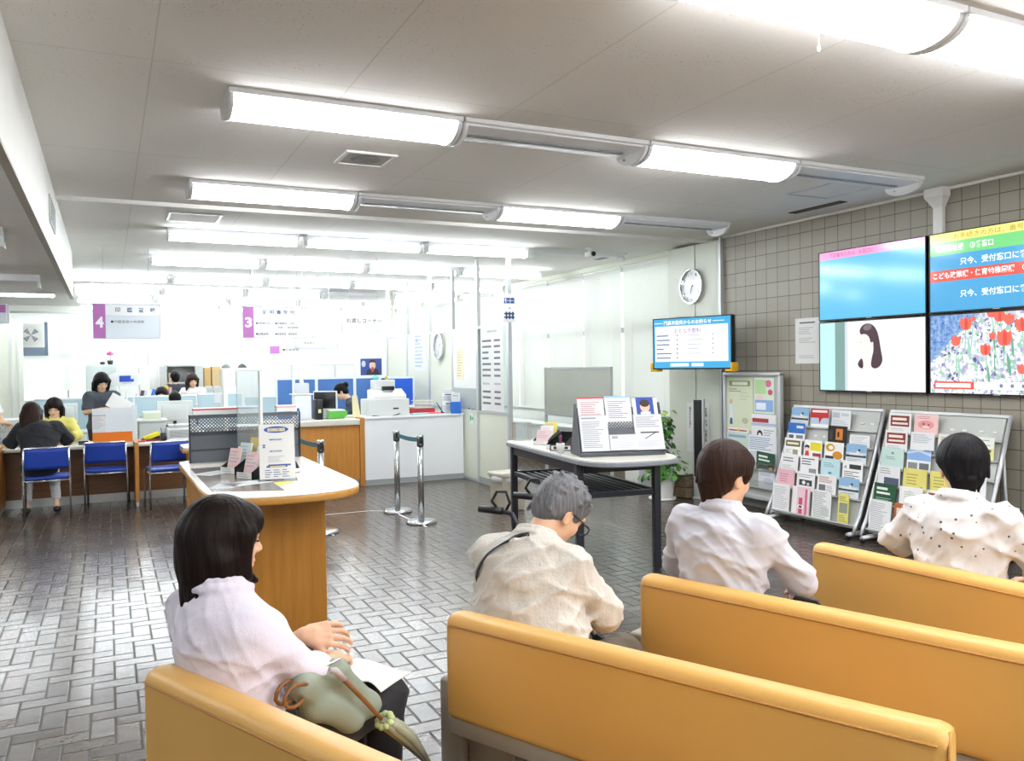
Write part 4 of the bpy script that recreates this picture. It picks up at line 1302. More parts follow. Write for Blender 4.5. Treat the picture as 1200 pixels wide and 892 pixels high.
RK2 = {
 (0, 0): ('#eceae8', PLATE, 'white brochure with brown-red title plate, top row'),
 (0, 1): ('#efc9c6', [('d', .5, .52, .34, .2, '#e59a9a'), ('d', .4, .56, .06, .06, '#c2545e'), ('d', .62, .52, .05, .05, '#c2545e'), ('l', .14, .86, .78, .92, 2, '#c98a8c'), ('d', .5, .42, .16, .06, '#f3dcd8')], 'pink brochure with faint flowers, top row'),
 (1, 0): ('#eceae8', PLATE, 'white brochure with brown-red title plate, second row'),
 (1, 1): ('#e6e7ea', [('l', .1, .9, .5, .92, 5, '#aeb2ba'), ('b', 0, .6, .02, .2, '#e4dc76'), ('b', .6, 1, .02, .2, '#41558f')], 'grey sheet with yellow and navy foot, second row'),
 (1, 2): ('#e3e2dc', [('l', .1, .9, .3, .9, 6, '#b3b3ac'), ('b', .15, .7, .7, .85, '#c9c0b4')], 'cream newsletter, second row, above the black hair'),
 (1, 3): ('#eee9a2', [('b', 0, 1, .55, 1, '#e9ebe8'), ('l', .12, .88, .62, .92, 3, '#8f9a86'), ('b', .1, .9, .38, .5, '#5d6d4a')], 'yellow and white magazine with curling cover, second row'),
 (2, 0): ('#c5dfd8', [('l', .2, .8, .45, .62, 2, '#7f9f98'), ('d', .5, .76, .07, .06, '#8aa9a2')], 'pale green leaflet, third row'),
 (2, 1): ('#eceff4', [('b', 0, 1, .55, 1, '#8db4e6'), ('b', .06, .46, .16, .44, '#8b8e90'), ('b', .54, .94, .16, .44, '#6f7376'), ('p', [(0, .8), (.5, .95), (1, .78), (1, .9), (.5, 1), (0, .9)], '#c9daf2')], 'blue-topped leaflet with two photos, third row'),
 (3, 0): ('#e6e7e8', [('b', .3, .96, .16, .46, '#4d596e'), ('l', .1, .7, .6, .9, 3, '#9fa3aa'), ('b', .3, .96, .06, .16, '#7f5a48')], 'white leaflet with dark photo, fourth row'),
 (3, 1): ('#e2d87a', [('l', .14, .8, .25, .8, 4, '#b1a654'), ('d', .8, .16, .06, .06, '#8d8436')], 'yellow leaflet, fourth row, left of the black hair'),
 (3, 2): ('#e2d87a', [('l', .14, .8, .25, .8, 4, '#b1a654')], 'yellow leaflet, fourth row, half behind the black hair'),
 (3, 3): ('#e9eaec', [('l', .1, .9, .1, .9, 8, '#b9bcc2'), ('b', .2, .8, .6, .8, '#cfd2d6')], 'white leaflet, fourth row, far right'),
 (4, 0): ('#22543a', GREEN, 'dark green brochure, fifth row, far left'),
 (4, 1): ('#eff0ee', [('l', .2, .9, .4, .8, 4, '#b5bcb2'), ('b', .4, .5, .2, .85, '#d4dcd0'), ('b', 0, .3, .02, .1, '#d8cc5a')], 'white map leaflet, fifth row'),
 (4, 2): ('#eceae8', PLATE, 'white brochure with brown-red title plate, fifth row'),
 (4, 3): ('#d7e6c9', [('l', .1, .9, .2, .9, 7, '#9fb38c')], 'pale green leaflet, fifth row, far right'),
 (5, 0): ('#eceded', [('l', .08, .92, .05, .92, 14, '#b3b7bd')], 'white form with close print, bottom row, far left'),
 (5, 1): ('#b9683e', [('b', .1, .9, .6, .85, '#e6d4c2')], 'orange-brown leaflet, bottom row'),
}
TOPY, TOPZ, BOTZ = .34, 1.15, .09
slope = math.atan2(TOPY, TOPZ - BOTZ)
FL = math.hypot(TOPY, TOPZ - BOTZ)
def rack(y_left, label, items, which):
    RW = 1.10
    t_ = thing('brochure_rack', label, 'brochure rack', (6.06, y_left, 0), -PI / 2, 'sloping brochure racks')
    MF = Matrix.Translation((6.06, y_left, 0)) @ Matrix.Rotation(-PI / 2, 4, 'Z')
    ML = Matrix.Translation((0, 0, BOTZ)) @ Matrix.Rotation(-slope, 4, 'X')     # local: z runs up the face
    def part(b, nm, bev=.0):
        b2 = b; o = b2.build(nm, t_, bevel=bev); o.matrix_local = ML; return o
    b = MB(); b.box(.03, RW - .03, .0, .022, 0, FL, M_grey); part(b, 'back_panel')
    for x in (.0, RW):
        b = MB(); b.tube([(x, -.055, -.05), (x, -.045, .02), (x, -.02, .12), (x, .0, FL * .6), (x, .005, FL + .015)], [.014, .016, .017, .017, .016], M_alu, 12); part(b, 'side_rail')
    b = MB(); b.rbox(.0, RW, -.012, .03, FL - .012, FL + .018, M_alu, .006); part(b, 'top_rail')
    zrow = [.900, .740, .580, .418, .256, .02]
    for z in zrow:
        b = MB(); b.box(.02, RW - .02, -.035, 0, z - .004, z, M_grey); b.box(.02, RW - .02, -.038, -.035, z - .004, z + .010, M_grey); part(b, 'shelf_ledge')
    b = MB()
    for r, z in enumerate(zrow):
        for c_ in range(4):
            if (r, c_) not in items:
                for dx in (.06, .17): b.rbox(.03 + c_ * .262 + dx, .03 + c_ * .262 + dx + .035, -.008, 0, z + .075, z + .09, M_white, .003, 2)
    part(b, 'leaflet_clip')
    for x in (.04, RW - .04):
        b = MB(); b.tube([(x, -.10, .045), (x, .12, .055), (x, .42, .045)], .02, M_alu, 10); b.build('foot', t_)
        b = MB(); b.tube([(x, .36, .05), (x, .34, .5), (x, .30, 1.02)], .014, M_alu, 10); b.build('rear_strut', t_)
        for y in (-.09, .40):
            w_ = MB(); w_.tube([(x - .012, y, .022), (x + .012, y, .022)], .022, M_black, 14); w_.build('caster', t_)
    G_ = ['leaflets in the left brochure rack', 'leaflets in the right brochure rack'][which]
    side = ['left rack', 'right rack'][which]
    for (r, c_), (base, ops, lab) in items.items():
        hh = .190 if r < 5 else .275
        if r == 1 and c_ == 3 and which == 0: hh = .12
        ww = .228
        if lab.startswith('narrow'): ww = .12
        jit = random.Random(r * 9 + c_ + which * 50)
        put_leaflet(MF @ ML, .038 + c_ * .262 + (.05 if ww < .15 else 0), zrow[r] + .001, .028, ww, hh, base, ops, lab + ' of the ' + side, G_, yaw=jit.uniform(-.015, .015), stand=slope * .72)
    return t_
rack(6.40, 'grey sloping brochure rack beside the upright poster board', RK1, 0)
rack(5.22, 'grey sloping brochure rack under the tulip screen', RK2, 1)

# upright poster board
t_ = thing('poster_board', 'upright silver framed poster board with pockets between pillar and left rack', 'poster board', (6.37, 7.46, 0), -PI / 2)
MP = Matrix.Translation((6.37, 7.46, 0)) @ Matrix.Rotation(-PI / 2, 4, 'Z')
PW = .90
b = MB(); b.box(.03, PW - .03, 0, .02, .14, 1.48, M_grey); b.build('back_panel', t_)
for x in (.0, PW - .04):
    b = MB(); b.rbox(x, x + .04, -.02, .04, .06, 1.50, M_alu, .008); b.build('side_frame', t_)
b = MB(); b.rbox(.0, PW, -.022, .042, 1.465, 1.505, M_alu, .008); b.build('top_frame', t_)
b = MB(); b.rbox(.04, PW - .04, -.05, .03, .12, .17, M_alu, .006); b.build('bottom_frame', t_)
for z in (.50, .30):
    b = MB(); b.box(.04, PW - .04, -.045, -.042, z - .05, z + .03, M_acryl); b.box(.04, PW - .04, -.045, 0, z - .055, z - .05, M_alu); b.build('pocket', t_)
for x in (.02, PW - .02):
    b = MB(); b.tube([(x, -.14, .04), (x, .10, .04)], .018, M_alu, 10); b.build('foot', t_)
    b = MB(); b.tube([(x, 0, .04), (x, 0, .14)], .012, M_alu, 8); b.build('post', t_)
    for y in (-.12, .09):
        w_ = MB(); w_.tube([(x - .012, y, .02), (x + .012, y, .02)], .02, M_black, 14); w_.build('caster', t_)
def poster(x, z, w, h, base, ops, label, out=.004, yaw=0): return put_leaflet(MP, x, z, out, w, h, base, ops, label, 'papers on the poster board', 'poster', yaw, 'poster')
poster(.06, .86, .42, .585, '#d8dfc4', [('b', .1, .9, .84, .94, '#8fa96a'), ('b', .2, .8, .86, .92, '#eef1e2'), ('l', .08, .6, .72, .8, 2, '#a58a6a'), ('d', .16, .54, .06, .05, '#d8b79a'), ('p', [(.08, .2), (.24, .2), (.22, .48), (.1, .48)], '#dfe6ee'), ('p', [(.1, .1), (.22, .1), (.2, .22), (.12, .22)], '#3f5f95'), ('d', .7, .18, .12, .06, '#b9c0a2'), ('l', .5, .92, .56, .74, 3, '#c9cfae')], 'tall pale green poster with a standing figure, upper left of the board')
poster(.50, 1.06, .30, .385, '#dcebd6', [('d', .72, .84, .16, .1, '#de6fa0'), ('d', .82, .6, .12, .08, '#d14f86'), ('b', .05, .6, .55, .95, '#b8dba0'), ('b', .05, .95, .05, .38, '#8fb3e0'), ('b', .1, .6, .1, .3, '#eef3fa'), ('d', .3, .46, .2, .05, '#f2c9d8')], 'small bright poster with pink flowers, upper right of the board')
poster(.46, .73, .37, .32, '#eeeff2', [('b', .03, .7, .72, .86, '#a8323c'), ('b', .0, 1, .6, .7, '#b9c3dc'), ('d', .34, .3, .12, .16, '#2f3238'), ('d', .34, .27, .07, .1, '#eeeff2'), ('l', .5, .95, .1, .5, 5, '#9aa0ab')], 'white sheet with dark red heading on the board', .007)
poster(.41, .46, .43, .36, '#eceef2', [('l', .04, .96, .55, .95, 7, '#7f92bd'), ('l', .04, .96, .08, .5, 8, '#aab0bb')], 'white sheet of blue and grey print lines on the board', .010)
poster(.05, .46, .35, .37, '#cfe2d2', [('b', .1, .9, .84, .92, '#8fa9d0'), ('l', .1, .7, .2, .75, 6, '#9fbf9f'), ('d', .8, .14, .1, .07, '#c9a23a'), ('d', .62, .14, .07, .06, '#5a5046')], 'pale green sheet low on the left of the board', .006)
poster(.08, .83, .34, .05, '#f0efec', [('b', .05, .9, .3, .6, '#b24a44'), ('d', .5, .5, .06, .3, '#e8c832')], 'narrow white strip with red print across the board', .012)
poster(.55, .46, .27, .19, '#22543a', GREEN, 'dark green brochure in the upper pocket of the board', .030, .06)
poster(.58, .255, .25, .27, '#e2e5ea', [('b', 0, 1, .86, 1, '#a98d6a'), ('l', .1, .9, .5, .8, 4, '#a9b0bd'), ('d', .6, .3, .3, .14, '#c9d0dc')], 'white brochure in the lower pocket of the board', .030, .03)

# ============================================================ writing table
TA = math.radians(-7)
t_ = thing('writing_table', 'standing writing table with pale rounded top and dark slatted shelf', 'table', (3.2, 5.40, 0), TA)
MT = Matrix.Translation((3.2, 5.40, 0)) @ Matrix.Rotation(TA, 4, 'Z')
def rounded_top(x0, x1, yf, yb, bulge, n=16, rb=.08):
    pts = []
    cx, rx = (x0 + x1) / 2, (x1 - x0) / 2
    for i in range(n + 1):
        a = PI + PI * i / n
        s, c = math.sin(a), math.cos(a)
        pts.append((cx + rx * math.copysign(abs(c) ** .62, c), yf + bulge * math.copysign(abs(s) ** .75, s)))
    pts += [(x1, yb - rb), (x1 - rb * .3, yb - rb * .3), (x1 - rb, yb), (x0 + rb, yb), (x0 + rb * .3, yb - rb * .3), (x0, yb - rb)]
    return pts
b = MB(); b.prism(rounded_top(-.05, .75, .03, 1.62, .42), .905, .912, M_toplam); b.build('top', t_, bevel=.002)
b = MB(); b.prism(rounded_top(-.057, .757, .026, 1.627, .425), .868, .905, mat('table_edge_grey', '#8b9097', .45)); b.build('edge_band', t_, bevel=.008)
for x, y in ((0, 0), (.66, 0), (0, 1.5), (.66, 1.5)):
    b = MB(); b.rbox(x - .028, x + .028, y - .028, y + .028, .012, .868, M_dark, .006); l = b.build('leg', t_)
    f = MB(); f.lathe([(.03, 0), (.03, .012), (.02, .014)], M_black, (x, y, 0), 14); f.build('foot_pad', l)
for a in ((.028, .632, -.015, .015), (.028, .632, 1.485, 1.515), (-.015, .015, .028, 1.472), (.645, .675, .028, 1.472)):
    b = MB(); b.box(a[0], a[1], a[2], a[3], .79, .866, M_dark); b.build('apron', t_, bevel=.003)
    b = MB(); b.box(a[0], a[1], a[2], a[3], .595, .635, M_dark); b.build('shelf_rail', t_, bevel=.003)
for q in range(9):
    x = .055 + q * .0685
    b = MB(); b.rbox(x - .011, x + .011, .015, 1.485, .600, .622, M_dark, .004, 2); b.build('shelf_slat', t_)

# gray perforated document stand
M_perf = mat('perforated_grey_steel', '#54585e', .45, metal=.3)
def perf_panel(b, fr, w, h, nx, ny, m_hole, m, mx=.03):
    for i in range(nx):
        for j in range(ny):
            x = mx + (w - 2 * mx) * (i + (.5 if j % 2 else 0)) / nx; y = h * (j + .5) / ny
            b.disc(fr, x, y, .0058, .0058, m_hole, .0008, 8)
def stand_mat():
    """steel sheet with a diagonal field of punched holes"""
    m = bpy.data.materials.new('punched_steel')
    t = NT(m)
    co = t.coords('Object'); sp = t.new('ShaderNodeSeparateXYZ'); t.l.new(co, sp.inputs[0])
    P = .024
    a = t.math('DIVIDE', t.math('ADD', sp.outputs[0], sp.outputs[2]), P); b = t.math('DIVIDE', t.math('SUBTRACT', sp.outputs[0], sp.outputs[2]), P)
    fa = t.math('SUBTRACT', t.math('FRACT', a), .5); fb = t.math('SUBTRACT', t.math('FRACT', b), .5)
    d = t.math('SQRT', t.math('ADD', t.math('MULTIPLY', fa, fa), t.math('MULTIPLY', fb, fb)))
    hole = t.math('LESS_THAN', d, .34)
    tr = t.new('ShaderNodeBsdfTransparent')
    mx = t.new('ShaderNodeMixShader'); t.l.new(hole, mx.inputs[0]); t.l.new(t.bsdf.outputs[0], mx.inputs[1]); t.l.new(tr.outputs[0], mx.inputs[2])
    t.l.new(mx.outputs[0], t.out.inputs['Surface'])
    t.bsdf.inputs['Base Color'].default_value = lin('#5d6066'); t.bsdf.inputs['Roughness'].default_value = .45; t.bsdf.inputs['Metallic'].default_value = .3
    return m
M_punch = stand_mat()
DS = MT @ Matrix.Translation((.02, .02, .912)) @ Matrix.Rotation(math.radians(-9), 4, 'Z')
SL = math.radians(-20)
t_ = thing('document_stand', 'grey perforated document stand holding sample forms on the writing table', 'document stand', DS.translation[:], DS.to_euler().z)
TW = .68
MS = Matrix.Translation((0, .0, .03)) @ Matrix.Rotation(SL, 4, 'X')
b = MB(); b.rbox(0, TW, -.02, .30, 0, .02, M_perf, .004); b.build('base', t_)
b = MB(); b.box(.0, TW, 0, .003, 0, .36, M_perf); o = b.build('lower_panel', t_); o.matrix_local = MS
b = MB(); b.box(.24, .44, -.024, -.022, .10, .235, M_punch); o = b.build('punched_panel', t_); o.matrix_local = MS
for x in (0, TW):
    b = MB(); b.add([(x - .003, -.02, .02), (x - .003, .26, .02), (x - .003, .16, .40), (x - .003, .12, .40), (x + .003, -.02, .02), (x + .003, .26, .02), (x + .003, .16, .40), (x + .003, .12, .40)],
                    [(0, 1, 2, 3), (7, 6, 5, 4), (0, 4, 5, 1), (1, 5, 6, 2), (2, 6, 7, 3), (3, 7, 4, 0)], M_perf); b.build('side_plate', t_)
for z in (.0, .18):
    b = MB(); b.box(0, TW, -.018, 0, z, z + .003, M_perf); b.box(0, TW, -.020, -.018, z, z + .012, M_perf); o = b.build('ledge', t_); o.matrix_local = MS
DSM = DS @ MS
GF = 'sample forms on the document stand'
FORM = lambda c: [('b', .08, .6, .9, .94, c), ('l', .08, .92, .08, .84, 14, '#8d919b'), ('b', 0, .012, 0, 1, '#8a8d94'), ('b', 0, 1, .985, 1, '#a4a7ad')]
put_leaflet(DSM, .015, .183, .012, .21, .26, '#d3d2d2', [('b', 0, 1, .95, 1, '#c8323a'), ('l', .1, .9, .3, .86, 9, '#b0747e')], 'form with red top edge, upper left on the stand', GF, 'form', cat='form')
put_leaflet(DSM, .235, .183, .012, .21, .265, '#d2d4d8', [('b', 0, 1, .94, 1, '#8fb6e0'), ('l', .1, .9, .3, .86, 9, '#8f7a9a')], 'form with pale blue top edge, upper middle on the stand', GF, 'form', cat='form')
put_leaflet(DSM, .46, .183, .012, .20, .25, '#2f4a9c', [('b', .0, .14, .4, .98, '#e9ebf2'), ('b', .86, 1, .4, .98, '#e9ebf2'), ('d', .5, .7, .2, .2, '#d9b39a'), ('d', .5, .8, .2, .12, '#3a2c28'), ('b', .3, .7, .36, .52, '#e6e9f0')], 'blue leaflet with a portrait, upper right on the stand', GF, 'leaflet')
put_leaflet(DSM, .01, .004, .030, .225, .285, '#cfd0d2', FORM('#8d9098'), 'large white form, lower left on the stand', GF, 'form', cat='form')
put_leaflet(DSM, .445, .004, .030, .23, .285, '#cfd0d2', [('b', 0, .012, 0, 1, '#8a8d94'), ('b', 0, 1, .985, 1, '#a4a7ad'), ('l', .08, .92, .62, .94, 6, '#8d919b'), ('p', [(.2, .5), (.85, .5), (.85, .46), (.2, .46)], '#4a4d54'), ('p', [(.3, .3), (.36, .3), (.78, .48), (.72, .48)], '#3a3d44'), ('l', .08, .92, .06, .26, 5, '#b9bcc4')], 'large white form with a diagonal mark, lower right on the stand', GF, 'form', cat='form')
put_leaflet(DSM, .235, .004, .040, .22, .125, '#d6d6d8', [('b', 0, 1, .96, 1, '#9a9da4'), ('b', 0, .012, 0, 1, '#9a9da4'), ('l', .1, .9, .1, .62, 5, '#b3b6bd'), ('b', .08, .3, .72, .9, '#9a9ea6'), ('d', .55, .78, .1, .1, '#c4c6cb')], 'short white slip leaning at the stand foot', GF, 'form', cat='form')

# black desk tray, slips and small things on the far half of the table
def on_table(x, y, z=.912): return (MT @ Vector((x, y, z)))
def holder(name, label, loc, rz_, n, size, slips, group=None, m=None):
    """stepped black pamphlet holder, open at the front; slips are separate things"""
    w, d, h = size; m = m or M_black
    t_ = thing(name, label, 'pamphlet holder', loc, rz_)
    b = MB(); b.box(0, w, 0, d, 0, .006, m); b.build('base', t_)
    for x in (0, w - .004):
        b = MB(); b.add([(x, 0, .006), (x, d, .006), (x, d, h), (x, d * .35, h * .62), (x, 0, h * .3), (x + .004, 0, .006), (x + .004, d, .006), (x + .004, d, h), (x + .004, d * .35, h * .62), (x + .004, 0, h * .3)],
                        [(4, 3, 2, 1, 0), (5, 6, 7, 8, 9), (0, 1, 6, 5), (1, 2, 7, 6), (2, 3, 8, 7), (3, 4, 9, 8), (4, 0, 5, 9)], m); b.build('side', t_)
    for k in range(n + 1):
        y = d * k / n; hh = h * (.34 + .62 * k / n)
        b = MB(); b.box(.004, w - .004, max(0, y - .004), max(.004, y), .006, hh * (.8 if k < n else 1), m); b.build('divider', t_)
    b = MB(); b.box(.0, w, -.004, -.001, .004, h * .28, M_paper); b.lines(((0, -.004, 0), (1, 0, 0), (0, 0, 1)), .01, w - .01, .01, h * .26, 2, M_inkl); b.build('front_card', t_)
    M0 = Matrix.Translation(loc) @ Matrix.Rotation(rz_, 4, 'Z')
    for k, (hx, lab) in enumerate(slips):
        y = d * (k + .35) / n
        o = MB(); o.box(.012, w - .012, 0, .008, 0, h * 1.05, CM(hx)); o.lines(((0, 0, 0), (1, 0, 0), (0, 0, 1)), .02, w - .02, h * .4, h * .95, 4, M_inkl)
        o = o.build('slip_stack')
        o.matrix_world = M0 @ Matrix.Translation((0, y, .008 + .028 * k)) @ Matrix.Rotation(math.radians(-14), 4, 'X')
        tag(o, lab, 'forms', group)
    return t_
p_ = on_table(.02, .72)
holder('pamphlet_holder', 'black stepped holder in the middle of the writing table, empty', p_, TA + math.radians(-48), 3, (.17, .30, .13), [])
p_ = on_table(.05, 1.12)
holder('pamphlet_holder', 'black holder with pink and white slips at the far end of the writing table', p_, TA + math.radians(-48), 3, (.15, .24, .12), [('#eccfd2', 'pale pink slips in the far holder on the writing table'), ('#efeff0', 'white slips in the far holder on the writing table'), ('#e6d76e', 'yellow slips in the far holder on the writing table')], 'slips on the writing table')
c = MB(); c.M = Matrix.Rotation(math.radians(-14), 4, 'X'); c.box(0, .10, 0, .004, 0, .10, M_dark); c.M = Matrix.Identity(4); c.box(.0, .10, -.03, .05, 0, .005, M_dark)
c.box(.04, .06, .008, .02, 0, .09, M_dark)
one('grey_card_stand', 'small dark card standing behind the slips on the writing table', 'card stand', c, on_table(.30, 1.08, .912), rotz=TA - .3)
c = thing('acrylic_box', 'clear acrylic box at the far left end of the writing table', 'acrylic box', on_table(.02, 1.50), TA)
for a in ((0, .16, 0, .004, 0, .17), (0, .16, .10, .104, 0, .17), (0, .004, .004, .10, 0, .17), (.156, .16, .004, .10, 0, .17), (.004, .156, .004, .10, 0, .004)):
    b = MB(); b.box(*a, M_acryl); b.build('wall_sheet', c)
c = MB(); c.M = Matrix.Rotation(math.radians(-16), 4, 'X'); c.box(0, .15, 0, .003, 0, .16, M_paper); c.lines(((0, 0, 0), (1, 0, 0), (0, 0, 1)), .01, .14, .02, .15, 8, M_inkl)
c.M = Matrix.Identity(4); c.box(0, .15, .0, .06, 0, .003, M_acryl); c.box(.07, .08, .045, .05, 0, .13, M_acryl)
one('table_sign', 'small white sign leaning on an acrylic foot, mid writing table', 'sign', c, on_table(.36, .88, .912), rotz=TA - .35)
c = thing('letter_tray', 'white tray with lid at the far right of the writing table', 'tray', on_table(.48, 1.22), TA)
b = MB(); b.rbox(0, .24, 0, .18, 0, .05, M_whitelam, .008); b.build('body', c)
b = MB(); b.rbox(-.004, .244, -.004, .184, .052, .07, M_white, .006); b.build('lid', c)
c = MB(); c.box(-.09, .09, -.012, .012, 0, .05, M_black)
fr = ((-.09, -.012, 0), (1, 0, 0), (0, 0, 1)); c.rect(fr, .01, .17, .008, .042, M_paper)
c.rect(fr, .03, .06, .014, .036, M_inkd, .001); c.rect(fr, .075, .10, .014, .036, M_inkd, .001); c.rect(fr, .12, .15, .014, .036, M_inkd, .001)
one('name_block', 'small black and white label block on the writing table', 'label block', c, on_table(.07, .52), rotz=TA - .5)
c = thing('pen_cup', 'small pen cup with pens beside the document stand', 'pen cup', on_table(.0, .36))
b = MB(); b.lathe([(.03, 0), (.035, .08), (.032, .08), (.028, .005)], M_lgrey, n=20); b.build('cup', c)
for k in range(3):
    b = MB(); b.tube([(.008 * k - .01, .004, .01), (.02 * k - .02, .012 * k - .01, .145)], .004, (M_black, CM('#b03030'), CM('#2f4a9c'))[k], 8); b.build('pen', c)

# waste bin with bag behind the table
c = thing('waste_bin', 'beige waste bin with clear bag behind the writing table', 'waste bin', (4.02, 8.35, 0), math.radians(10))
M_binb = mat('bin_beige', '#b9b1a2', .5)
b = MB(); b.extrude([(-.13, 0), (.13, 0), (.16, .38), (-.16, .38)], 'y', -.14, .14, M_binb); b.build('body', c, bevel=.012)
b = MB(); b.rbox(-.175, .175, -.155, .155, .38, .43, mat('bin_lid', '#c9c3b6', .5), .015); b.build('lid', c)
bag = Field((-.24, -.22, .24), (.24, .22, .44), .012)
bag.ell((0, 0, .35), (.20, .185, .075), k=.0)
bag.ripple(.006, [(60, 10, 20, 0, 1), (10, 70, 30, 1, 1)], .1)
bag.mesh('bin_bag', M_frost, c)

# rollator behind the man
t_ = thing('rollator', 'black rollator walker standing beyond the grey-haired man', 'walker', (1.99, 3.84, 0), math.radians(221))
for sx in (-1, 1):
    x = .23 * sx
    b = MB(); b.tube([(x, .25, .03), (x, .12, .5), (x, .02, .80), (x, -.02, .875), (x, -.09, .89)], .013, M_dark, 10); b.build('side_tube', t_)
    b = MB(); b.tube([(x, -.07, .888), (x, -.2, .892)], .019, M_black, 12); b.build('grip', t_)
    b = MB(); b.tube([(x, -.10, .90), (x, -.13, .935), (x, -.10, .985), (x, -.05, .985), (x, -.03, .93), (x, -.05, .895)], .008, M_black, 8); b.build('brake_loop', t_)
    b = MB(); b.tube([(x, .12, .5), (x, -.2, .06)], .012, M_dark, 10); b.build('rear_leg', t_)
    for y in (.25, -.2):
        b = MB(); b.tube([(x - .015, y, .085), (x + .015, y, .085)], .085, M_black, 20); wv = b.build('wheel', t_)
        h = MB(); h.tube([(x - .018, y, .085), (x + .018, y, .085)], .045, M_lgrey, 16); h.build('hub', wv)
b = MB(); b.rbox(-.215, .215, -.02, .2, .50, .54, M_black, .012); b.build('seat', t_)
b = MB(); b.tube([(-.23, .12, .45), (.23, .12, .45)], .01, M_dark, 8); b.build('cross_bar', t_)
b = MB(); b.rbox(-.19, .19, .0, .2, .22, .42, M_black, .02); b.build('basket', t_)

# ============================================================= rope barriers
M_belt = mat('teal_belt', '#3f7480', .6)
def stanchion(x, y, label, ang=0.0):
    t_ = thing('stanchion', label, 'stanchion', (x, y, 0), ang, 'stainless barrier posts')
    b = MB(); b.lathe([(.16, 0), (.16, .012), (.152, .03), (.13, .036), (.03, .042)], M_steel, n=36); b.build('base', t_)
    b = MB(); b.lathe([(.0315, .04), (.0315, .80)], M_steel, n=24); b.build('post', t_)
    b = MB(); b.lathe([(.035, .80), (.035, .808)], M_black, n=24); b.build('collar', t_)
    b = MB(); b.lathe([(.036, .808), (.036, .905), (.032, .915), (.02, .915)], M_steel, n=24); b.build('head', t_)
    b = MB()
    b.rbox(-.018, .018, -.04, -.03, .825, .895, M_black, .004, 2); b.build('belt_slot', t_)
    return t_
P4 = [(2.88, 8.83), (2.89, 8.08), (1.86, 8.08), (1.80, 8.9)]
stanchion(*P4[0], 'far stainless barrier post of the pair before the white counter')
stanchion(*P4[1], 'near stainless barrier post of the pair before the white counter')
stanchion(*P4[2], 'near stainless barrier post half hidden behind the information desk')
stanchion(*P4[3], 'far stainless barrier post behind the information desk display')
def belt(p, q, label):
    b = MB(); d = (Vector(q) - Vector(p)).normalized(); n_ = Vector((-d.y, d.x)) * .0012
    a = Vector(p) + d * .037; c = Vector(q) - d * .042
    for i in range(10):
        f0, f1 = i / 10, (i + 1) / 10
        z0 = -.012 * math.sin(PI * f0); z1 = -.012 * math.sin(PI * f1)
        A, B = a.lerp(c, f0), a.lerp(c, f1)
        v = []
        for P, z in ((A, z0), (B, z1)):
            for s in (-1, 1):
                for zz in (.838, .884): v.append((P.x + n_.x * s, P.y + n_.y * s, zz + z))
        b.add(v, [(0, 1, 5, 4), (3, 2, 6, 7), (1, 3, 7, 5), (0, 4, 6, 2)] + ([(0, 2, 3, 1)] if i == 0 else []) + ([(4, 5, 7, 6)] if i == 9 else []), M_belt)
    one('barrier_belt', label, 'barrier belt', b, group='teal barrier belts')
belt(P4[0], P4[1], 'teal belt between the pair of posts before the white counter')
belt(P4[3], P4[2], 'teal belt between the posts behind the information desk')
b = MB(); w_ = .025
def tape(pts):
    for i in range(len(pts) - 1):
        a, c = Vector(pts[i]), Vector(pts[i + 1]); d = (c - a).normalized(); n_ = Vector((-d.y, d.x)) * w_ / 2
        b.add([(a.x - n_.x, a.y - n_.y, .0012), (c.x - n_.x, c.y - n_.y, .0012), (c.x + n_.x, c.y + n_.y, .0012), (a.x + n_.x, a.y + n_.y, .0012)], [(0, 1, 2, 3)], mat('white_floor_tape', '#e6e8ea', .5))
tape([(1.93, 7.9), (1.93, 9.06), (2.62, 9.06), (2.78, 8.95), (2.84, 8.78), (2.86, 7.85)])
one('floor_tape', 'white tape line on the brick floor around the barrier posts', 'floor tape', b)
# ========================================================= information desk
t_ = thing('information_desk', 'wooden pedestal desk with rounded white top in the middle of the floor', 'desk', (.46, 4.42, 0))
def desk_top(grow=0.0):
    pts = []
    for i in range(21):
        a = PI + PI * i / 20
        c, s = math.cos(a), math.sin(a)
        pts.append((.425 + (.43 + grow) * math.copysign(abs(c) ** .72, c), .52 + (.52 + grow) * math.copysign(abs(s) ** .72, s)))
    pts += [(.855 + grow, 2.02), (.80, 2.08 + grow), (.05, 2.08 + grow), (-.005 - grow, 2.02)]
    return pts
b = MB(); b.prism(desk_top(), .944, .950, M_toplam); b.build('top', t_, bevel=.002)
b = MB(); b.prism(desk_top(.004), .905, .944, M_woodx, True); b.build('edge_band', t_, bevel=.006)
b = MB(); b.box(.055, .705, .545, .57, .0, .905, M_wood); b.build('front_panel', t_, bevel=.002)
b = MB(); b.box(.68, .705, .57, 2.0, 0, .905, M_wood); b.build('side_panel', t_)
b = MB(); b.box(.055, .08, .57, 2.0, 0, .905, M_wood); b.build('side_panel', t_)
b = MB(); b.box(.02, .055, .56, .60, 0, .905, M_wood); b.build('corner_post', t_)
b = MB(); b.box(.08, .68, 1.97, 2.0, 0, .905, M_wood); b.build('back_panel', t_)
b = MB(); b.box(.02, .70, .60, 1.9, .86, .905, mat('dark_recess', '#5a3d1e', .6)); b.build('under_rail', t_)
for x, z in ((.30, .82), (.565, .83)):
    b = MB(); b.tube([(x, .5455, z), (x, .541, z)], .007, M_chrome, 10); b.build('screw_cap', t_)
DZ = .950
b = MB(); b.prism([(.46 + q[0], 4.42 + q[1]) for q in ((.04, .36), (.40, .20), (.40, 1.55), (.03, 1.55))], DZ, DZ + .002, mat('brown_desk_mat', '#6d655c', .18))
one('desk_mat', 'brown see-through mat lying on the left of the information desk', 'desk mat', b)
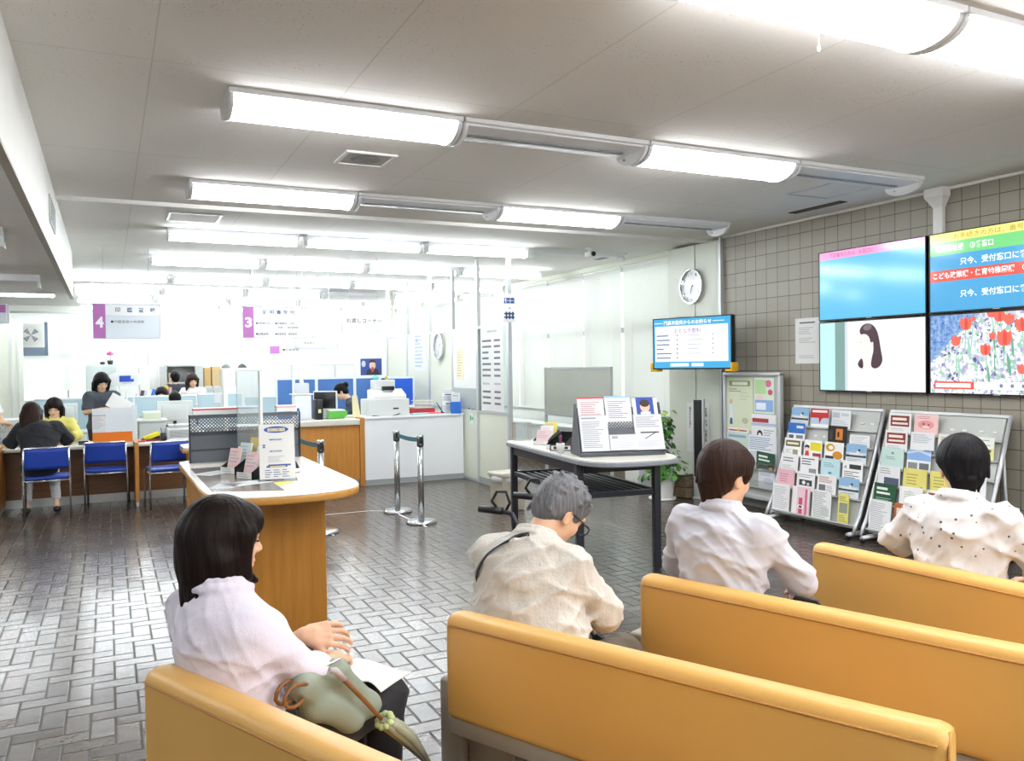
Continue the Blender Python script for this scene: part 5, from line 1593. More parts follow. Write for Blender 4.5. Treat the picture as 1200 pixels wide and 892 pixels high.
def sheet_on(x, y, w, h, rz_, label, hx='#dfe3e3', z=DZ + .002):
    o = MB(); o.box(-w / 2, w / 2, -h / 2, h / 2, 0, .0012, CM(hx)); o.lines(((-w / 2, -h / 2, .0012), (1, 0, 0), (0, 1, 0)), .02, w - .02, .02, h - .02, 7, M_inkl)
    one('paper_sheet', label, 'paper', o, (x, y, z), rotz=rz_)
sheet_on(.72, 5.02, .16, .25, -1.2, 'sheet lying on the desk mat before the leaflet holders', '#c9cfcf')
sheet_on(.60, 5.62, .16, .22, -.9, 'sheet lying on the desk mat at its left edge', '#c2c8c8')
sheet_on(.60, 4.98, .13, .22, -.4, 'small sheet at the left front of the desk mat', '#b6bbba')
b = MB(); b.box(-.07, .07, -.04, .04, 0, .002, CM('#e8e04a'))
one('yellow_slip', 'yellow slip lying at the foot of the clear sign stand', 'paper', b, (.885, 4.91, DZ), rotz=.2)

# sign in a clear stand
t_ = thing('sign_stand', 'clear acrylic stand holding a white sign with blue oval heading on the information desk', 'sign stand', (.80, 5.06, DZ), math.radians(-8))
MSg = Matrix.Rotation(math.radians(-10), 4, 'X')
b = MB(); b.box(-.01, .215, -.05, .10, 0, .004, M_acryl); b.build('foot', t_)
b = MB(); b.box(-.005, .21, -.004, -.003, .004, .345, M_clear); b.box(-.005, .21, .006, .007, .004, .345, M_clear); o = b.build('clear_sleeve', t_); o.matrix_local = MSg
b = MB(); b.box(0, .205, 0, .003, .01, .34, M_paper)
fr = ((0, 0, .01), (1, 0, 0), (0, 0, 1)); CB = CM('#2f50a8')
b.disc(fr, .10, .297, .072, .020, CB); b.rect(fr, .05, .15, .287, .305, CM('#f0e6a8'), .0014)
b.text(fr, '窓口案内', .055, .289, CB, h=.014, w=.09, lift=.002)
for z in (.235, .165):
    b.rect(fr, .055, .135, z, z + .003, CM('#6f8fd0')); b.text(fr, '番号札発券', .062, z - .004, CB, h=.013, w=.066, lift=.002)
b.rect(fr, .02, .035, .20, .208, CB); b.rect(fr, .02, .035, .188, .196, CB)
b.rect(fr, .05, .18, .078, .088, CB); b.rect(fr, .04, .16, .07, .080, CM('#3a4c8a'), .0012); b.rect(fr, .06, .15, .072, .078, CM('#f0e6a8'), .0015)
for q in range(3): b.lines(fr, .03 + q * .05, .075 + q * .05, .008, .06, 4, CM('#6a74a8'))
b.lines(fr, .05, .16, .10, .14, 4, M_inkl)
o = b.build('sign_sheet', t_); o.matrix_local = MSg
# two black holders of leaflets
RZ = math.radians(-62)
holder('leaflet_holder', 'black stepped holder nearest the sign stand on the information desk', (.70, 5.27, DZ), RZ, 3, (.14, .24, .15),
       [('#ecc9cb', 'pale pink leaflets in the holder nearest the sign stand'), ('#cfe3dc', 'pale green leaflets in the holder nearest the sign stand'), ('#e6edf4', 'pale blue leaflets in the holder nearest the sign stand')], 'leaflets on the information desk')
holder('leaflet_holder', 'black stepped holder at the left of the pair on the information desk', (.645, 5.60, DZ), RZ, 3, (.14, .24, .15),
       [('#e9c6c4', 'pale pink leaflets in the left holder of the information desk'), ('#c6ddd8', 'pale green leaflets in the left holder of the information desk'), ('#d8bf62', 'mustard yellow leaflets in the left holder of the information desk')], 'leaflets on the information desk')
holder('leaflet_holder', 'black holder peeping out behind the sign stand on the information desk', (.98, 5.35, DZ), math.radians(10), 2, (.12, .14, .10),
       [('#8fb3d6', 'blue leaflet standing behind the sign stand')], 'leaflets on the information desk')
# perforated display at the back of the desk
t_ = thing('leaflet_display', 'dark grey punched steel leaflet display at the back of the information desk', 'leaflet display', (.52, 6.33, DZ), 0)
MR = Matrix.Rotation(math.radians(-9), 4, 'X')
b = MB(); b.box(0, .78, 0, .004, .0, .22, M_perf); o = b.build('lower_sheet', t_); o.matrix_local = MR
b = MB(); b.box(0, .78, 0, .003, .222, .32, M_punch); o = b.build('punched_sheet', t_); o.matrix_local = MR
b = MB(); b.box(0, .78, 0, .006, .32, .345, M_perf); o = b.build('top_band', t_); o.matrix_local = MR
b = MB(); b.box(.0, .78, -.012, 0, .088, .094, M_dark); b.box(0, .78, -.006, 0, .2, .222, M_dark); o = b.build('rib', t_); o.matrix_local = MR
for x in (0, .78):
    b = MB(); b.box(x - .006, x + .006, -.01, .08, 0, .012, M_dark); b.box(x - .005, x + .005, -.006, .012, .0, .345, M_dark); o = b.build('side_frame', t_)
b = MB(); b.box(0, .78, .03, .10, .0, .20, M_perf); b.build('rear_tray', t_)
for x, w_, hx, lb in ((.03, .30, '#d03a3a', 'red-edged leaflets lying on top of the punched display'), (.34, .16, '#8fb0dc', 'blue-edged leaflets lying on top of the punched display'), (.62, .14, '#dcb0b8', 'pink-edged leaflets at the right end of the punched display')):
    o = MB(); o.box(0, w_, 0, .10, 0, .030, M_paper); o.box(0, w_, -.001, .10, .030, .040, CM(hx)); o.box(0, w_, 0, .1, .040, .046, M_paper)
    one('leaflet_stack', lb, 'leaflets', o, (.52 + x, 6.36, DZ + .345), group='leaflets on the information desk')
# tall clear case with white side
t_ = thing('acrylic_case', 'tall clear acrylic case with white side standing behind the leaflet holders', 'acrylic case', (.80, 5.98, DZ), math.radians(-6))
for a in ((0, .155, 0, .004, .0, .66), (0, .004, .004, .18, 0, .66), (0, .155, .18, .184, 0, .66)):
    b = MB(); b.box(*a, M_acryl); b.build('clear_sheet', t_)
b = MB(); b.box(.155, .172, 0, .184, 0, .665, M_white); b.build('white_side', t_)
b = MB(); b.box(-.003, .175, -.003, .187, .655, .668, M_lgrey); b.build('cap', t_)
b = MB(); b.box(.004, .055, .01, .17, .0, .12, M_white); b.build('block', t_)
b = MB(); b.box(.0, .155, -.002, .184, .27, .276, M_lgrey); b.build('shelf', t_)

# ============================================================= high counters
t_ = thing('service_counter', 'orange wood service counter with cream top behind the information desk', 'counter', (2.5, 11.0, 0))
b = MB(); b.box(-.72, .57, .03, .06, .10, .84, M_wood); b.build('front_panel', t_)
b = MB(); b.box(-.72, .57, .07, .09, 0, .10, M_base); b.build('kickplate', t_)
b = MB(); b.rbox(-.74, .57, -.02, .62, .84, .92, M_toplam, .012); b.build('worktop', t_)
b = MB(); b.box(.57, .635, -.0, .6, 0, .935, M_wood); b.build('end_panel', t_, bevel=.004)
b = MB(); b.box(-.72, -.67, .06, .58, 0, .84, M_wood); b.build('side_panel', t_)
t_ = thing('service_counter', 'white laminate counter between the wood counter and the glass partition', 'counter', (3.14, 11.0, 0))
b = MB(); b.box(0, 1.455, .0, .03, .075, .905, M_whitelam); b.build('front_panel', t_)
b = MB(); b.box(0, 1.455, .008, .03, 0, .075, M_base); b.build('kickplate', t_)
b = MB(); b.rbox(-.005, 1.455, -.02, .60, .905, .94, M_whitelam, .006); b.build('worktop', t_)
b = MB(); b.box(0, .03, .03, .58, 0, .905, M_whitelam); b.build('side_panel', t_)
b = MB(); b.box(-.006, 1.456, -.0215, -.0195, .908, .914, M_alu); b.build('edge_strip', t_)

# ============================================================ glass partition
pt = MB(); PX = 4.63
posts = [9.52, 10.5, 11.42, 12.4, 13.5, 14.6]
for y in posts: pt.box(PX - .025, PX + .025, y - .03, y + .03, 0, CEIL, M_alu)
for i in range(len(posts) - 1):
    a, c = posts[i] + .03, posts[i + 1] - .03
    for z0, z1 in ((.0, .035), (.97, 1.005), (2.13, 2.165)):
        if i == 1 and z0 > .5 and z1 < 1.5: continue
        pt.box(PX - .02, PX + .02, a, c, z0, z1, M_alu)
    if i != 1: pt.box(PX - .012, PX + .012, a, c, .035, .97, M_cream)
for i in (2, 3, 4): pt.box(PX - .012, PX + .012, posts[i] + .03, posts[i + 1] - .03, 1.005, 2.13, M_cream)
pt.box(PX - .03, PX + .03, 9.49, 10.47, 0, .09, M_base)
po = struct('partition_glass', pt)
g = MB(); g.box(PX - .003, PX + .003, 9.55, 10.47, 1.005, 2.13, M_glass); g.build('glass_pane', po)
dr = MB(); dr.box(PX - .018, PX + .018, 10.53, 11.39, .035, 1.0, M_cream); dr.box(PX - .018, PX + .018, 10.53, 11.39, 1.0, 1.30, mat('grey_door_glass', '#b0b8b4', .25)); dr.box(PX - .018, PX + .018, 10.53, 11.39, 1.30, 2.13, M_white)
do = struct('door_1', dr)
h_ = MB(); h_.tube([(PX - .02, 10.62, 1.02), (PX - .055, 10.62, 1.02), (PX - .055, 10.74, 1.02)], .009, M_chrome, 8); h_.build('door_handle', do)
# rate board
b = MB(); b.box(-.004, 0, -.36, .36, 0, 1.12, M_paper)
fr = ((-.004, .36, 0), (0, -1, 0), (0, 0, 1))
b.text(fr, '各種証明手数料', .21, 1.05, M_ink, h=.035, w=.32)
z = .93; rnd = random.Random(2)
for q in range(11):
    if q in (7, 8): z -= .03
    b.rect(fr, .05, .05 + rnd.uniform(.2, .3), z, z + .028, M_ink if q < 7 or q > 7 else M_inkl); b.rect(fr, .43, .62, z, z + .028, M_ink if q != 7 else M_inkl)
    z -= .078
one('rate_board', 'white rate board with rows of print behind the glass panel of the partition', 'notice board', b, (PX - .022, 10.0, 1.01))
# small signs on the mast
for k, (z, lb) in enumerate(((2.36, 'upper small white sign with blue symbols on the partition mast'), (2.17, 'lower small white sign with blue symbols on the partition mast'))):
    b = MB(); b.box(-.09, .09, 0, .004, 0, .17, M_white); fr = ((-.09, 0, 0), (1, 0, 0), (0, 0, 1)); cb = CM('#34548c')
    if k == 0:
        b.rect(fr, .05, .165, .05, .125, cb); b.rect(fr, .06, .155, .085, .09, M_white, .0012); b.rect(fr, .105, .11, .05, .125, M_white, .0012); b.disc(fr, .03, .115, .012, .012, cb); b.poly(fr, [(.015, .05), (.045, .05), (.036, .10), (.024, .10)], cb)
    else:
        for x in (.04, .085, .13): b.rect(fr, x, x + .022, .04, .135, cb)
        for zz in (.055, .10): b.rect(fr, .02, .165, zz, zz + .02, cb)
    one('mast_sign', lb, 'sign', b, (PX - .01, 9.485, z), group=None)
b = MB(); b.box(-.004, 0, -.075, .075, 0, .16, CM('#e3efe6')); fr = ((-.004, .075, 0), (0, -1, 0), (0, 0, 1)); b.rect(fr, .02, .06, .04, .12, CM('#3f9a6a')); b.poly(fr, [(.07, .06), (.11, .06), (.11, .04), (.14, .08), (.11, .12), (.11, .1), (.07, .1)], CM('#3f9a6a'))
one('exit_sticker', 'small green and white arrow sticker low on the partition by the white counter', 'sticker', b, (PX - .02, 10.72, .80))
b = MB(); b.box(-.003, 0, -.14, .14, 0, .46, CM('#e9e2c6')); b.lines(((-.003, .14, 0), (0, -1, 0), (0, 0, 1)), .03, .25, .04, .42, 10, CM('#c2b98e'))
one('door_notice', 'cream notice taped to the partition door', 'notice', b, (PX - .019, 11.12, 1.42))
b = MB(); b.box(-.003, 0, -.3, .3, 0, .66, M_paper); b.lines(((-.003, .3, 0), (0, -1, 0), (0, 0, 1)), .06, .55, .05, .6, 9, CM('#a9bfda')); b.rect(((-.003, .3, 0), (0, -1, 0), (0, 0, 1)), .1, .2, .48, .53, CM('#5fa8dc'))
one('wall_notice', 'white notice with blue print on the partition left of the round clock', 'notice', b, (PX - .013, 12.85, 1.55))
wall_clock('round dark-rimmed clock on the partition beyond the white counter', (PX - .012, 11.92, 1.93), .20, 'x-', 2, 33)

# ======================================================== hanging signboards
M_signw = mat('sign_white', '#f4f6f8', .4, var=.005); M_signb = mat('sign_pale_blue', '#dfe9f2', .4, var=.01); M_purple = mat('sign_purple', '#b56fb4', .45); M_signink = mat('sign_blue_ink', '#5a6f96', .5)
def sign_frame(t_, w, h, x0=0):
    b = MB(); b.rbox(x0, x0 + w, 0, .03, 0, h, M_signw, .004, 2); b.build('board', t_)
    b = MB(); e_ = CM('#b7b3c8')
    for a in ((x0, x0 + w, 0, .006), (x0, x0 + w, h - .006, h), (x0, x0 + .006, .006, h - .006), (x0 + w - .006, x0 + w, .006, h - .006)): b.box(a[0], a[1], -.004, .004, a[2], a[3], e_)
    b.build('edge_frame', t_)
    for x in (x0 + .12, x0 + w - .12):
        c = MB(); c.tube([(x, .015, h), (x, .015, CEIL - t_.location.z)], .003, M_lgrey, 6); c.build('hanger', t_)
t_ = thing('hanging_sign', 'hanging sign numbered 4 with purple left end over the low counter', 'sign', (-.144, 10.8, 2.0))
sign_frame(t_, .73, .41)
b = MB(); fr = ((0, -.0008, 0), (1, 0, 0), (0, 0, 1))
b.rect(fr, 0, .135, 0, .41, M_purple, .0004); b.text(fr, '4', .030, .13, M_signw, h=.13, w=.085, bold=.035)
b.rect(fr, .14, .73, 0, .265, M_signb, .0004); b.rect(fr, .14, .73, .268, .272, M_inkl, .0006)
for q, ch in enumerate('印鑑登録'): b.text(fr, ch, .24 + q * .125, .315, M_signink, h=.052, bold=.02)
b.text(fr, '●印鑑登録の申請等', .19, .185, M_inkd, h=.034, w=.36)
b.build('lettering', t_)
t_ = thing('hanging_sign', 'hanging sign numbered 3 with purple left end over the office counter', 'sign', (1.535, 10.8, 2.01))
sign_frame(t_, .80, .40)
b = MB(); b.rect(fr, 0, .135, 0, .40, M_purple, .0004); b.text(fr, '3', .03, .135, M_signw, h=.13, w=.085, bold=.035)
b.rect(fr, .14, .80, .255, .259, M_inkl, .0006)
for q, ch in enumerate('証明書受付'): b.text(fr, ch, .25 + q * .085, .305, M_signink, h=.05, bold=.02)
b.text(fr, '●住民票の写し', .16, .175, M_inkd, h=.028, w=.20); b.text(fr, '●戸籍謄本・抄本', .40, .175, M_inkd, h=.028, w=.24); b.text(fr, '・附票　・身分証明書', .42, .125, M_inkd, h=.026, w=.27)
b.text(fr, '●印鑑証明', .16, .04, M_inkd, h=.028, w=.15); b.text(fr, '●記載事項　課税証明', .40, .04, M_inkd, h=.028, w=.27)
b.build('lettering', t_)
t_ = thing('hanging_sign', 'white hanging sign half behind the sign numbered 3', 'sign', (2.40, 11.9, 1.90))
sign_frame(t_, .62, .42)
b = MB(); b.text(fr, '住基カード', .04, .29, M_signink, h=.05, w=.26, bold=.01); b.rect(fr, 0, .62, .235, .238, M_inkl, .0006); b.text(fr, '・交付　・更新', .06, .15, M_ink, h=.03, w=.25); b.text(fr, '・暗証番号', .1, .07, M_ink, h=.03, w=.18)
b.build('lettering', t_)
t_ = thing('hanging_sign', 'lower hanging sign with small purple square under the sign numbered 3', 'sign', (2.12, 12.3, 1.82))
sign_frame(t_, .80, .20)
b = MB(); b.rect(fr, 0, .14, .02, .13, M_purple, .0004); b.text(fr, '●印鑑登録', .18, .06, M_inkd, h=.034, w=.24); b.build('lettering', t_)
t_ = thing('hanging_sign', 'white hanging sign for the handover corner above the white counter', 'sign', (2.79, 10.8, 2.10))
sign_frame(t_, .62, .28)
b = MB(); b.text(fr, 'お渡しコーナー', .07, .115, M_inkd, h=.062, w=.48, bold=.012); b.build('lettering', t_)
t_ = thing('hanging_sign', 'purple and white hanging sign at the far left edge', 'sign', (-1.62, 10.8, 2.17))
sign_frame(t_, .64, .23)
b = MB(); b.rect(fr, .0, .61, .12, .21, M_purple, .0004); b.rect(fr, .0, .61, .02, .115, M_signb, .0004); b.text(fr, '届出', .44, .145, M_signw, h=.05, w=.1, bold=.02); b.text(fr, '受付', .46, .04, M_signink, h=.05, w=.1); b.build('lettering', t_)

# ================================================================ low counter
t_ = thing('low_counter', 'long low brown counter with pale top where the visitor in black sits', 'counter', (0, 11.15, 0))
b = MB(); b.rbox(-2.6, 1.75, 0, .72, .685, .725, M_toplam, .01); b.build('worktop', t_)
b = MB(); b.box(-2.6, 1.75, .24, .27, .10, .685, M_brownwood); b.build('front_panel', t_)
b = MB(); b.box(-2.6, 1.75, .23, .25, 0, .10, mat('kick_metal', '#b4b6b4', .3, metal=.5)); b.build('kickplate', t_)
for x in (-1.16, .27, 1.70):
    b = MB(); b.box(x, x + .045, -.36, .3, .05, .765, M_wood); p_o = b.build('divider_panel', t_, bevel=.004)
    f = MB(); f.box(x + .008, x + .037, -.34, .26, 0, .05, M_alu); f.build('panel_foot', p_o)
t_ = thing('corner_table', 'small white-topped wooden table between low counter and information desk', 'table', (.73, 9.64, 0))
b = MB(); b.prism([(0, .12), (.1, 0), (.95, 0), (.95, .72), (.1, .72), (0, .6)], .735, .76, M_toplam); b.build('top', t_, bevel=.003)
b = MB(); b.prism([(-.004, .115), (.098, -.004), (.954, -.004), (.954, .724), (.098, .724), (-.004, .605)], .70, .735, M_woodx); b.build('edge_band', t_, bevel=.004)
for x, y in ((.10, .08), (.85, .08), (.1, .62), (.85, .62)):
    b = MB(); b.box(x - .03, x + .03, y - .03, y + .03, 0, .70, M_wood); b.build('leg', t_, bevel=.004)

# blue steel chairs
M_bluev = mat('blue_vinyl', '#1f3f9e', .45, bump=.08)
def chair(x, y, rz_, label):
    t_ = thing('steel_chair', label, 'chair', (x, y, 0), rz_, 'blue steel chairs at the low counter')
    for s in (-1, 1):
        b = MB(); b.tube([(s * .225, -.21, .02), (s * .225, -.20, .40), (s * .222, -.235, .60), (s * .215, -.27, .775)], .011, M_chrome, 10); l = b.build('rear_leg', t_)
        f = MB(); f.lathe([(.015, 0), (.015, .03), (.011, .032)], M_black, (s * .225, -.21, 0), 12); f.build('foot_cap', l)
        b = MB(); b.tube([(s * .225, .23, .02), (s * .222, .20, .42), (s * .215, .16, .44)], .011, M_chrome, 10); l = b.build('front_leg', t_)
        f = MB(); f.lathe([(.015, 0), (.015, .03), (.011, .032)], M_black, (s * .225, .23, 0), 12); f.build('foot_cap', l)
    b = MB(); b.tube([(-.215, -.27, .772), (-.2, -.273, .79), (.2, -.273, .79), (.215, -.27, .772)], .011, M_chrome, 10); b.build('top_bar', t_)
    b = MB(); b.tube([(-.22, -.2, .42), (-.22, .2, .42), (.22, .2, .42), (.22, -.2, .42), (-.22, -.2, .42)], .010, M_chrome, 10); b.build('seat_frame', t_)
    b = MB()
    def P(u, v):
        return ((u - .5) * .43, -.262 + .035 * (1 - v) - .030 * (1 - (2 * u - 1) ** 2), .555 + .225 * v)
    b.sheet(P, 12, 6, M_bluev)
    o = b.build('backrest', t_); md = o.modifiers.new('thick', 'SOLIDIFY'); md.thickness = .02; md.offset = 0
    b = MB(); b.rbox(-.215, .215, -.20, .22, .432, .468, M_bluev, .016); b.build('seat', t_)
    return t_
chair(-.63, 10.60, math.radians(2), 'blue steel chair under the visitor in black')
chair(-.03, 10.98, math.radians(-3), 'empty blue steel chair before the orange-banded screen')
chair(.62, 10.66, math.radians(6), 'empty blue steel chair half hidden by the corner table')

# screen with orange band on the low counter
LZ = .725
t_ = thing('counter_screen', 'frosted clear screen with orange lower band on the low counter', 'screen', (-.18, 11.20, LZ))
b = MB(); b.box(0, .44, 0, .005, .0, .44, M_frost); b.box(0, .44, -.002, 0, .02, .15, CM('#ee7d1a')); b.build('sheet', t_)
b = MB(); b.add([(.44, 0, 0), (.50, .28, 0), (.50, .28, .46), (.44, 0, .46), (.445, 0, 0), (.505, .28, 0), (.505, .28, .46), (.445, 0, .46)], [(0, 1, 2, 3), (7, 6, 5, 4), (3, 2, 6, 7), (0, 4, 5, 1), (0, 3, 7, 4), (1, 5, 6, 2)], M_frost); b.build('side_wing', t_)
b = MB(); b.box(.0, .15, -.006, -.002, .17, .36, M_paper); b.rect(((0, -.006, .17), (1, 0, 0), (0, 0, 1)), 0, .15, .182, .19, CM('#c0504a')); b.lines(((0, -.006, .17), (1, 0, 0), (0, 0, 1)), .01, .14, .02, .17, 8, M_inkl); b.build('taped_sheet', t_)
# oval sign on a pole
t_ = thing('oval_sign', 'white oval sign with blue panel on a thin pole behind the low counter', 'sign', (.24, 13.2, 0))
b = MB(); b.lathe([(.15, 0), (.15, .015), (.02, .03)], M_lgrey, n=24); b.build('base', t_)
b = MB(); b.tube([(0, 0, .02), (0, 0, 1.42)], .014, M_white, 10); b.build('pole', t_)
b = MB(); vs = []; n = 36
pts = [(.25 * math.copysign(abs(math.cos(2 * PI * i / n)) ** .6, math.cos(2 * PI * i / n)), .105 * math.sin(2 * PI * i / n)) for i in range(n)]
b.add([(x, -.008, 1.50 + z) for x, z in pts] + [(x, .008, 1.50 + z) for x, z in pts], [tuple(range(n)), tuple(range(2 * n - 1, n - 1, -1))] + [(i, i + n, (i + 1) % n + n, (i + 1) % n) for i in range(n)], M_signw)
fr = ((0, -.008, 1.50), (1, 0, 0), (0, 0, 1)); b.rect(fr, -.09, .10, -.04, .05, CM('#2f52c0')); b.rect(fr, .06, .10, .0, .05, M_signw, .0012); b.rect(fr, -.05, .07, -.06, -.052, CM('#8fa3d0'))
b.build('board', t_)

# ================================================== office behind the counters
M_desk = mat('office_desk_grey', '#c3c9c8', .5); M_div = mat('pale_blue_divider', '#b4cbd3', .7, bump=.1); M_divtop = mat('divider_rail', '#e6eef0', .5)
M_bluefab = mat('blue_fabric_screen', '#4f79b8', .8, bump=.1, bscale=300); M_bluefab2 = mat('bright_blue_screen', '#2a5fd0', .8, bump=.1, bscale=300)
def office_desk(x, y, w, label, d=.7, div=True, dh=1.12):
    t_ = thing('office_desk', label, 'desk', (x, y, 0), 0, 'grey office desks')
    b = MB(); b.rbox(0, w, 0, d, .70, .73, M_desk, .006, 2); b.build('top', t_)
    for a in (.0, w - .38):
        b = MB(); b.box(a + .01, a + .37, .04, d - .04, .05, .70, M_lgrey); pd = b.build('pedestal', t_)
        for q in range(3):
            f = MB(); f.box(a + .02, a + .36, .03, .04, .08 + q * .2, .26 + q * .2, M_desk); f.build('drawer', pd)
    if div:
        b = MB(); b.box(0, w, d, d + .03, .73, dh - .03, M_div); b.build('divider', t_)
        b = MB(); b.rbox(-.005, w + .005, d - .005, d + .035, dh - .03, dh, M_divtop, .006, 2); b.build('divider_rail', t_)
    return t_
office_desk(-1.0, 13.6, 1.35, 'office desk with pale blue divider behind the standing woman', dh=1.22)
office_desk(.38, 13.6, .9, 'office desk with pale blue divider right of the standing woman', dh=1.22)
office_desk(1.30, 13.5, .68, 'office desk with pale blue divider before the two people at the cupboard', dh=1.24)
office_desk(2.0, 13.2, .48, 'office desk with short pale blue divider behind the punched display', dh=1.18)
office_desk(1.62, 15.0, .5, 'farther short office desk before the narrow lockers', dh=1.10)
office_desk(.74, 12.35, .54, 'office desk carrying the monitor seen from behind', div=False)
def monitor(x, y, z, w, h, rz_, label, m=None, back=True):
    t_ = thing('monitor', label, 'monitor', (x, y, z), rz_, 'office monitors')
    b = MB(); b.rbox(-w / 2, w / 2, -.02, .02, .12, .12 + h, m or M_lgrey, .012); b.build('casing', t_)
    b = MB(); b.rbox(-w * .36, w * .36, -.04, -.018, .18, .06 + h, m or M_lgrey, .014); b.build('rear_shell', t_)
    b = MB(); b.rbox(-w / 2 + .015, w / 2 - .015, .018, .022, .135, .105 + h, M_black, .002, 1); b.build('display', t_)
    b = MB(); b.rbox(-.03, .03, -.02, .02, .015, .2, M_lgrey, .008); b.build('stand', t_)
    b = MB(); b.rbox(-.11, .11, -.08, .10, 0, .018, M_lgrey, .006); b.build('foot', t_)
monitor(.84, 12.55, .73, .47, .34, 0, 'pale grey monitor seen from behind with a dark head above it')
monitor(-.62, 13.92, .73, .42, .30, .2, 'pale monitor half behind the woman in yellow')
monitor(2.72, 11.48, .92, .34, .26, 2.6, 'small monitor behind the black binder and green tray')
def small(name, label, cat, x, y, z, build, rz_=0, group=None):
    b = MB(); build(b); return one(name, label, cat, b, (x, y, z), group, rotz=rz_)
# printer under the monitor
t_ = thing('desk_printer', 'grey desk printer in front of the monitor seen from behind', 'printer', (.86, 12.0, 0))
t_.location = (.86, 11.58, LZ)
b = MB(); b.rbox(-.19, .19, -.12, .14, 0, .15, M_lgrey, .012); b.build('body', t_)
b = MB(); b.rbox(-.17, .17, -.10, .10, .15, .19, M_grey, .01); b.build('lid', t_)
b = MB()
for q in range(7): b.box(-.16, .16, -.124, -.12, .02 + q * .015, .027 + q * .015, M_slot)
b.build('paper_tray', t_)
small('yellow_box', 'yellow box lying aslant on the low counter', 'box', .48, 11.50, LZ + .055, lambda b: b.rbox(-.10, .10, -.04, .04, -.025, .025, CM('#e0d51c'), .004, 2)).rotation_euler = (0, -.35, .2)
small('book', 'dark red book under the yellow box on the low counter', 'book', .50, 11.48, LZ, lambda b: b.rbox(-.12, .12, -.08, .08, 0, .022, CM('#7a2430'), .003, 2), .3)
small('ink_pad', 'red ink pad on the low counter', 'ink pad', .36, 11.30, LZ, lambda b: b.rbox(-.05, .05, -.035, .035, 0, .018, CM('#c0303a'), .004, 2), -.2)
t_ = thing('desk_telephone', 'black desk telephone beside the yellow box', 'telephone', (.60, 11.62, LZ), .2)
b = MB(); b.rbox(-.09, .09, -.1, .1, 0, .05, M_black, .012); b.build('body', t_)
b = MB(); b.rbox(-.085, -.03, -.1, .1, .05, .085, M_black, .014); b.build('handset', t_)
small('pencil_cup', 'black pencil cup beside the grey desk printer', 'pen cup', .62, 11.34, LZ, lambda b: (b.lathe([(.035, 0), (.038, .1), (.034, .1), (.03, .006)], M_black, n=16), b.tube([(0, 0, .01), (.03, 0, .17)], .004, M_inkd, 6), b.tube([(0, .01, .01), (-.03, .01, .165)], .004, M_inkd, 6)))
small('keyboard', 'pale keyboard lying before the grey desk printer', 'keyboard', .86, 11.30, LZ, lambda b: (b.rbox(-.19, .19, -.06, .06, 0, .02, M_lgrey, .005), [b.rbox(-.175 + i * .025, -.155 + i * .025, -.05 + j * .028, -.03 + j * .028, .02, .026, M_white, .002, 1) for i in range(14) for j in range(4)]))
small('stapler', 'small black stapler at the hands of the woman in yellow', 'stapler', -.28, 11.36, LZ, lambda b: (b.rbox(-.06, .06, -.018, .018, 0, .015, M_black, .004), b.rbox(-.06, .05, -.015, .015, .02, .045, M_black, .006)), .2)
small('mouse', 'white mouse beside the woman in yellow', 'mouse', -.24, 11.55, LZ, lambda b: b.ball((0, 0, .018), (.03, .05, .018), M_white))
small('form', 'white form under the hands of the visitor in black', 'form', -.78, 11.32, LZ, lambda b: (b.box(-.1, .1, -.14, .14, 0, .002, M_paper), b.lines(((-.1, -.14, .002), (1, 0, 0), (0, 1, 0)), .02, .18, .02, .26, 9, M_inkl)), .1)
# file cabinet and books far left
t_ = thing('drawer_cabinet', 'pale grey multi-drawer cabinet at the far left behind the low counter', 'drawer cabinet', (-1.36, 12.15, 0))
b = MB(); b.rbox(0, .62, .0, .55, 0, 1.02, M_lgrey, .008); b.build('carcass', t_)
for c_ in range(3):
    for r in range(7):
        b = MB(); b.rbox(.02 + c_ * .2, .20 + c_ * .2, -.012, .004, .06 + r * .135, .18 + r * .135, M_lgrey, .004, 2); d_ = b.build('drawer', t_)
        h2 = MB(); h2.rbox(.08 + c_ * .2, .14 + c_ * .2, -.026, -.012, .105 + r * .135, .125 + r * .135, mat('pull_grey', '#8f9794', .5), .004, 2); h2.build('pull', d_)
bk = [('#dfe3e6', .05, .25), ('#3f6fae', .045, .30), ('#b5a06a', .06, .24), ('#f0f0ee', .03, .26), ('#2d4a7a', .05, .32)]
x = -1.62
for k, (hx, w2, h2) in enumerate(bk):
    small('binder', '%s standing on the far left shelf, %s' % (['white binder', 'blue binder', 'tan box file', 'slim white binder', 'navy binder'][k], ['first from the left', 'second from the left', 'in the middle', 'fourth from the left', 'at the right end'][k]), 'binder', x, 12.6, 1.02, lambda b: b.rbox(0, w2, 0, .22, 0, h2, CM(hx), .004, 2), 0, 'binders at the far left')
    x += w2 + .004
t_ = thing('low_bookcase', 'low grey bookcase carrying binders at the far left edge', 'bookcase', (-1.95, 12.45, 0))
b = MB(); b.box(0, .58, .0, .4, 0, 1.02, M_lgrey); b.build('carcass', t_, bevel=.004)
small('red_figure', 'small red ornament beside the far left binders', 'ornament', -1.28, 12.38, 1.02, lambda b: (b.ball((0, 0, .05), (.03, .03, .05), CM('#c02438')), b.ball((0, 0, .115), (.022, .022, .028), CM('#c02438'))))
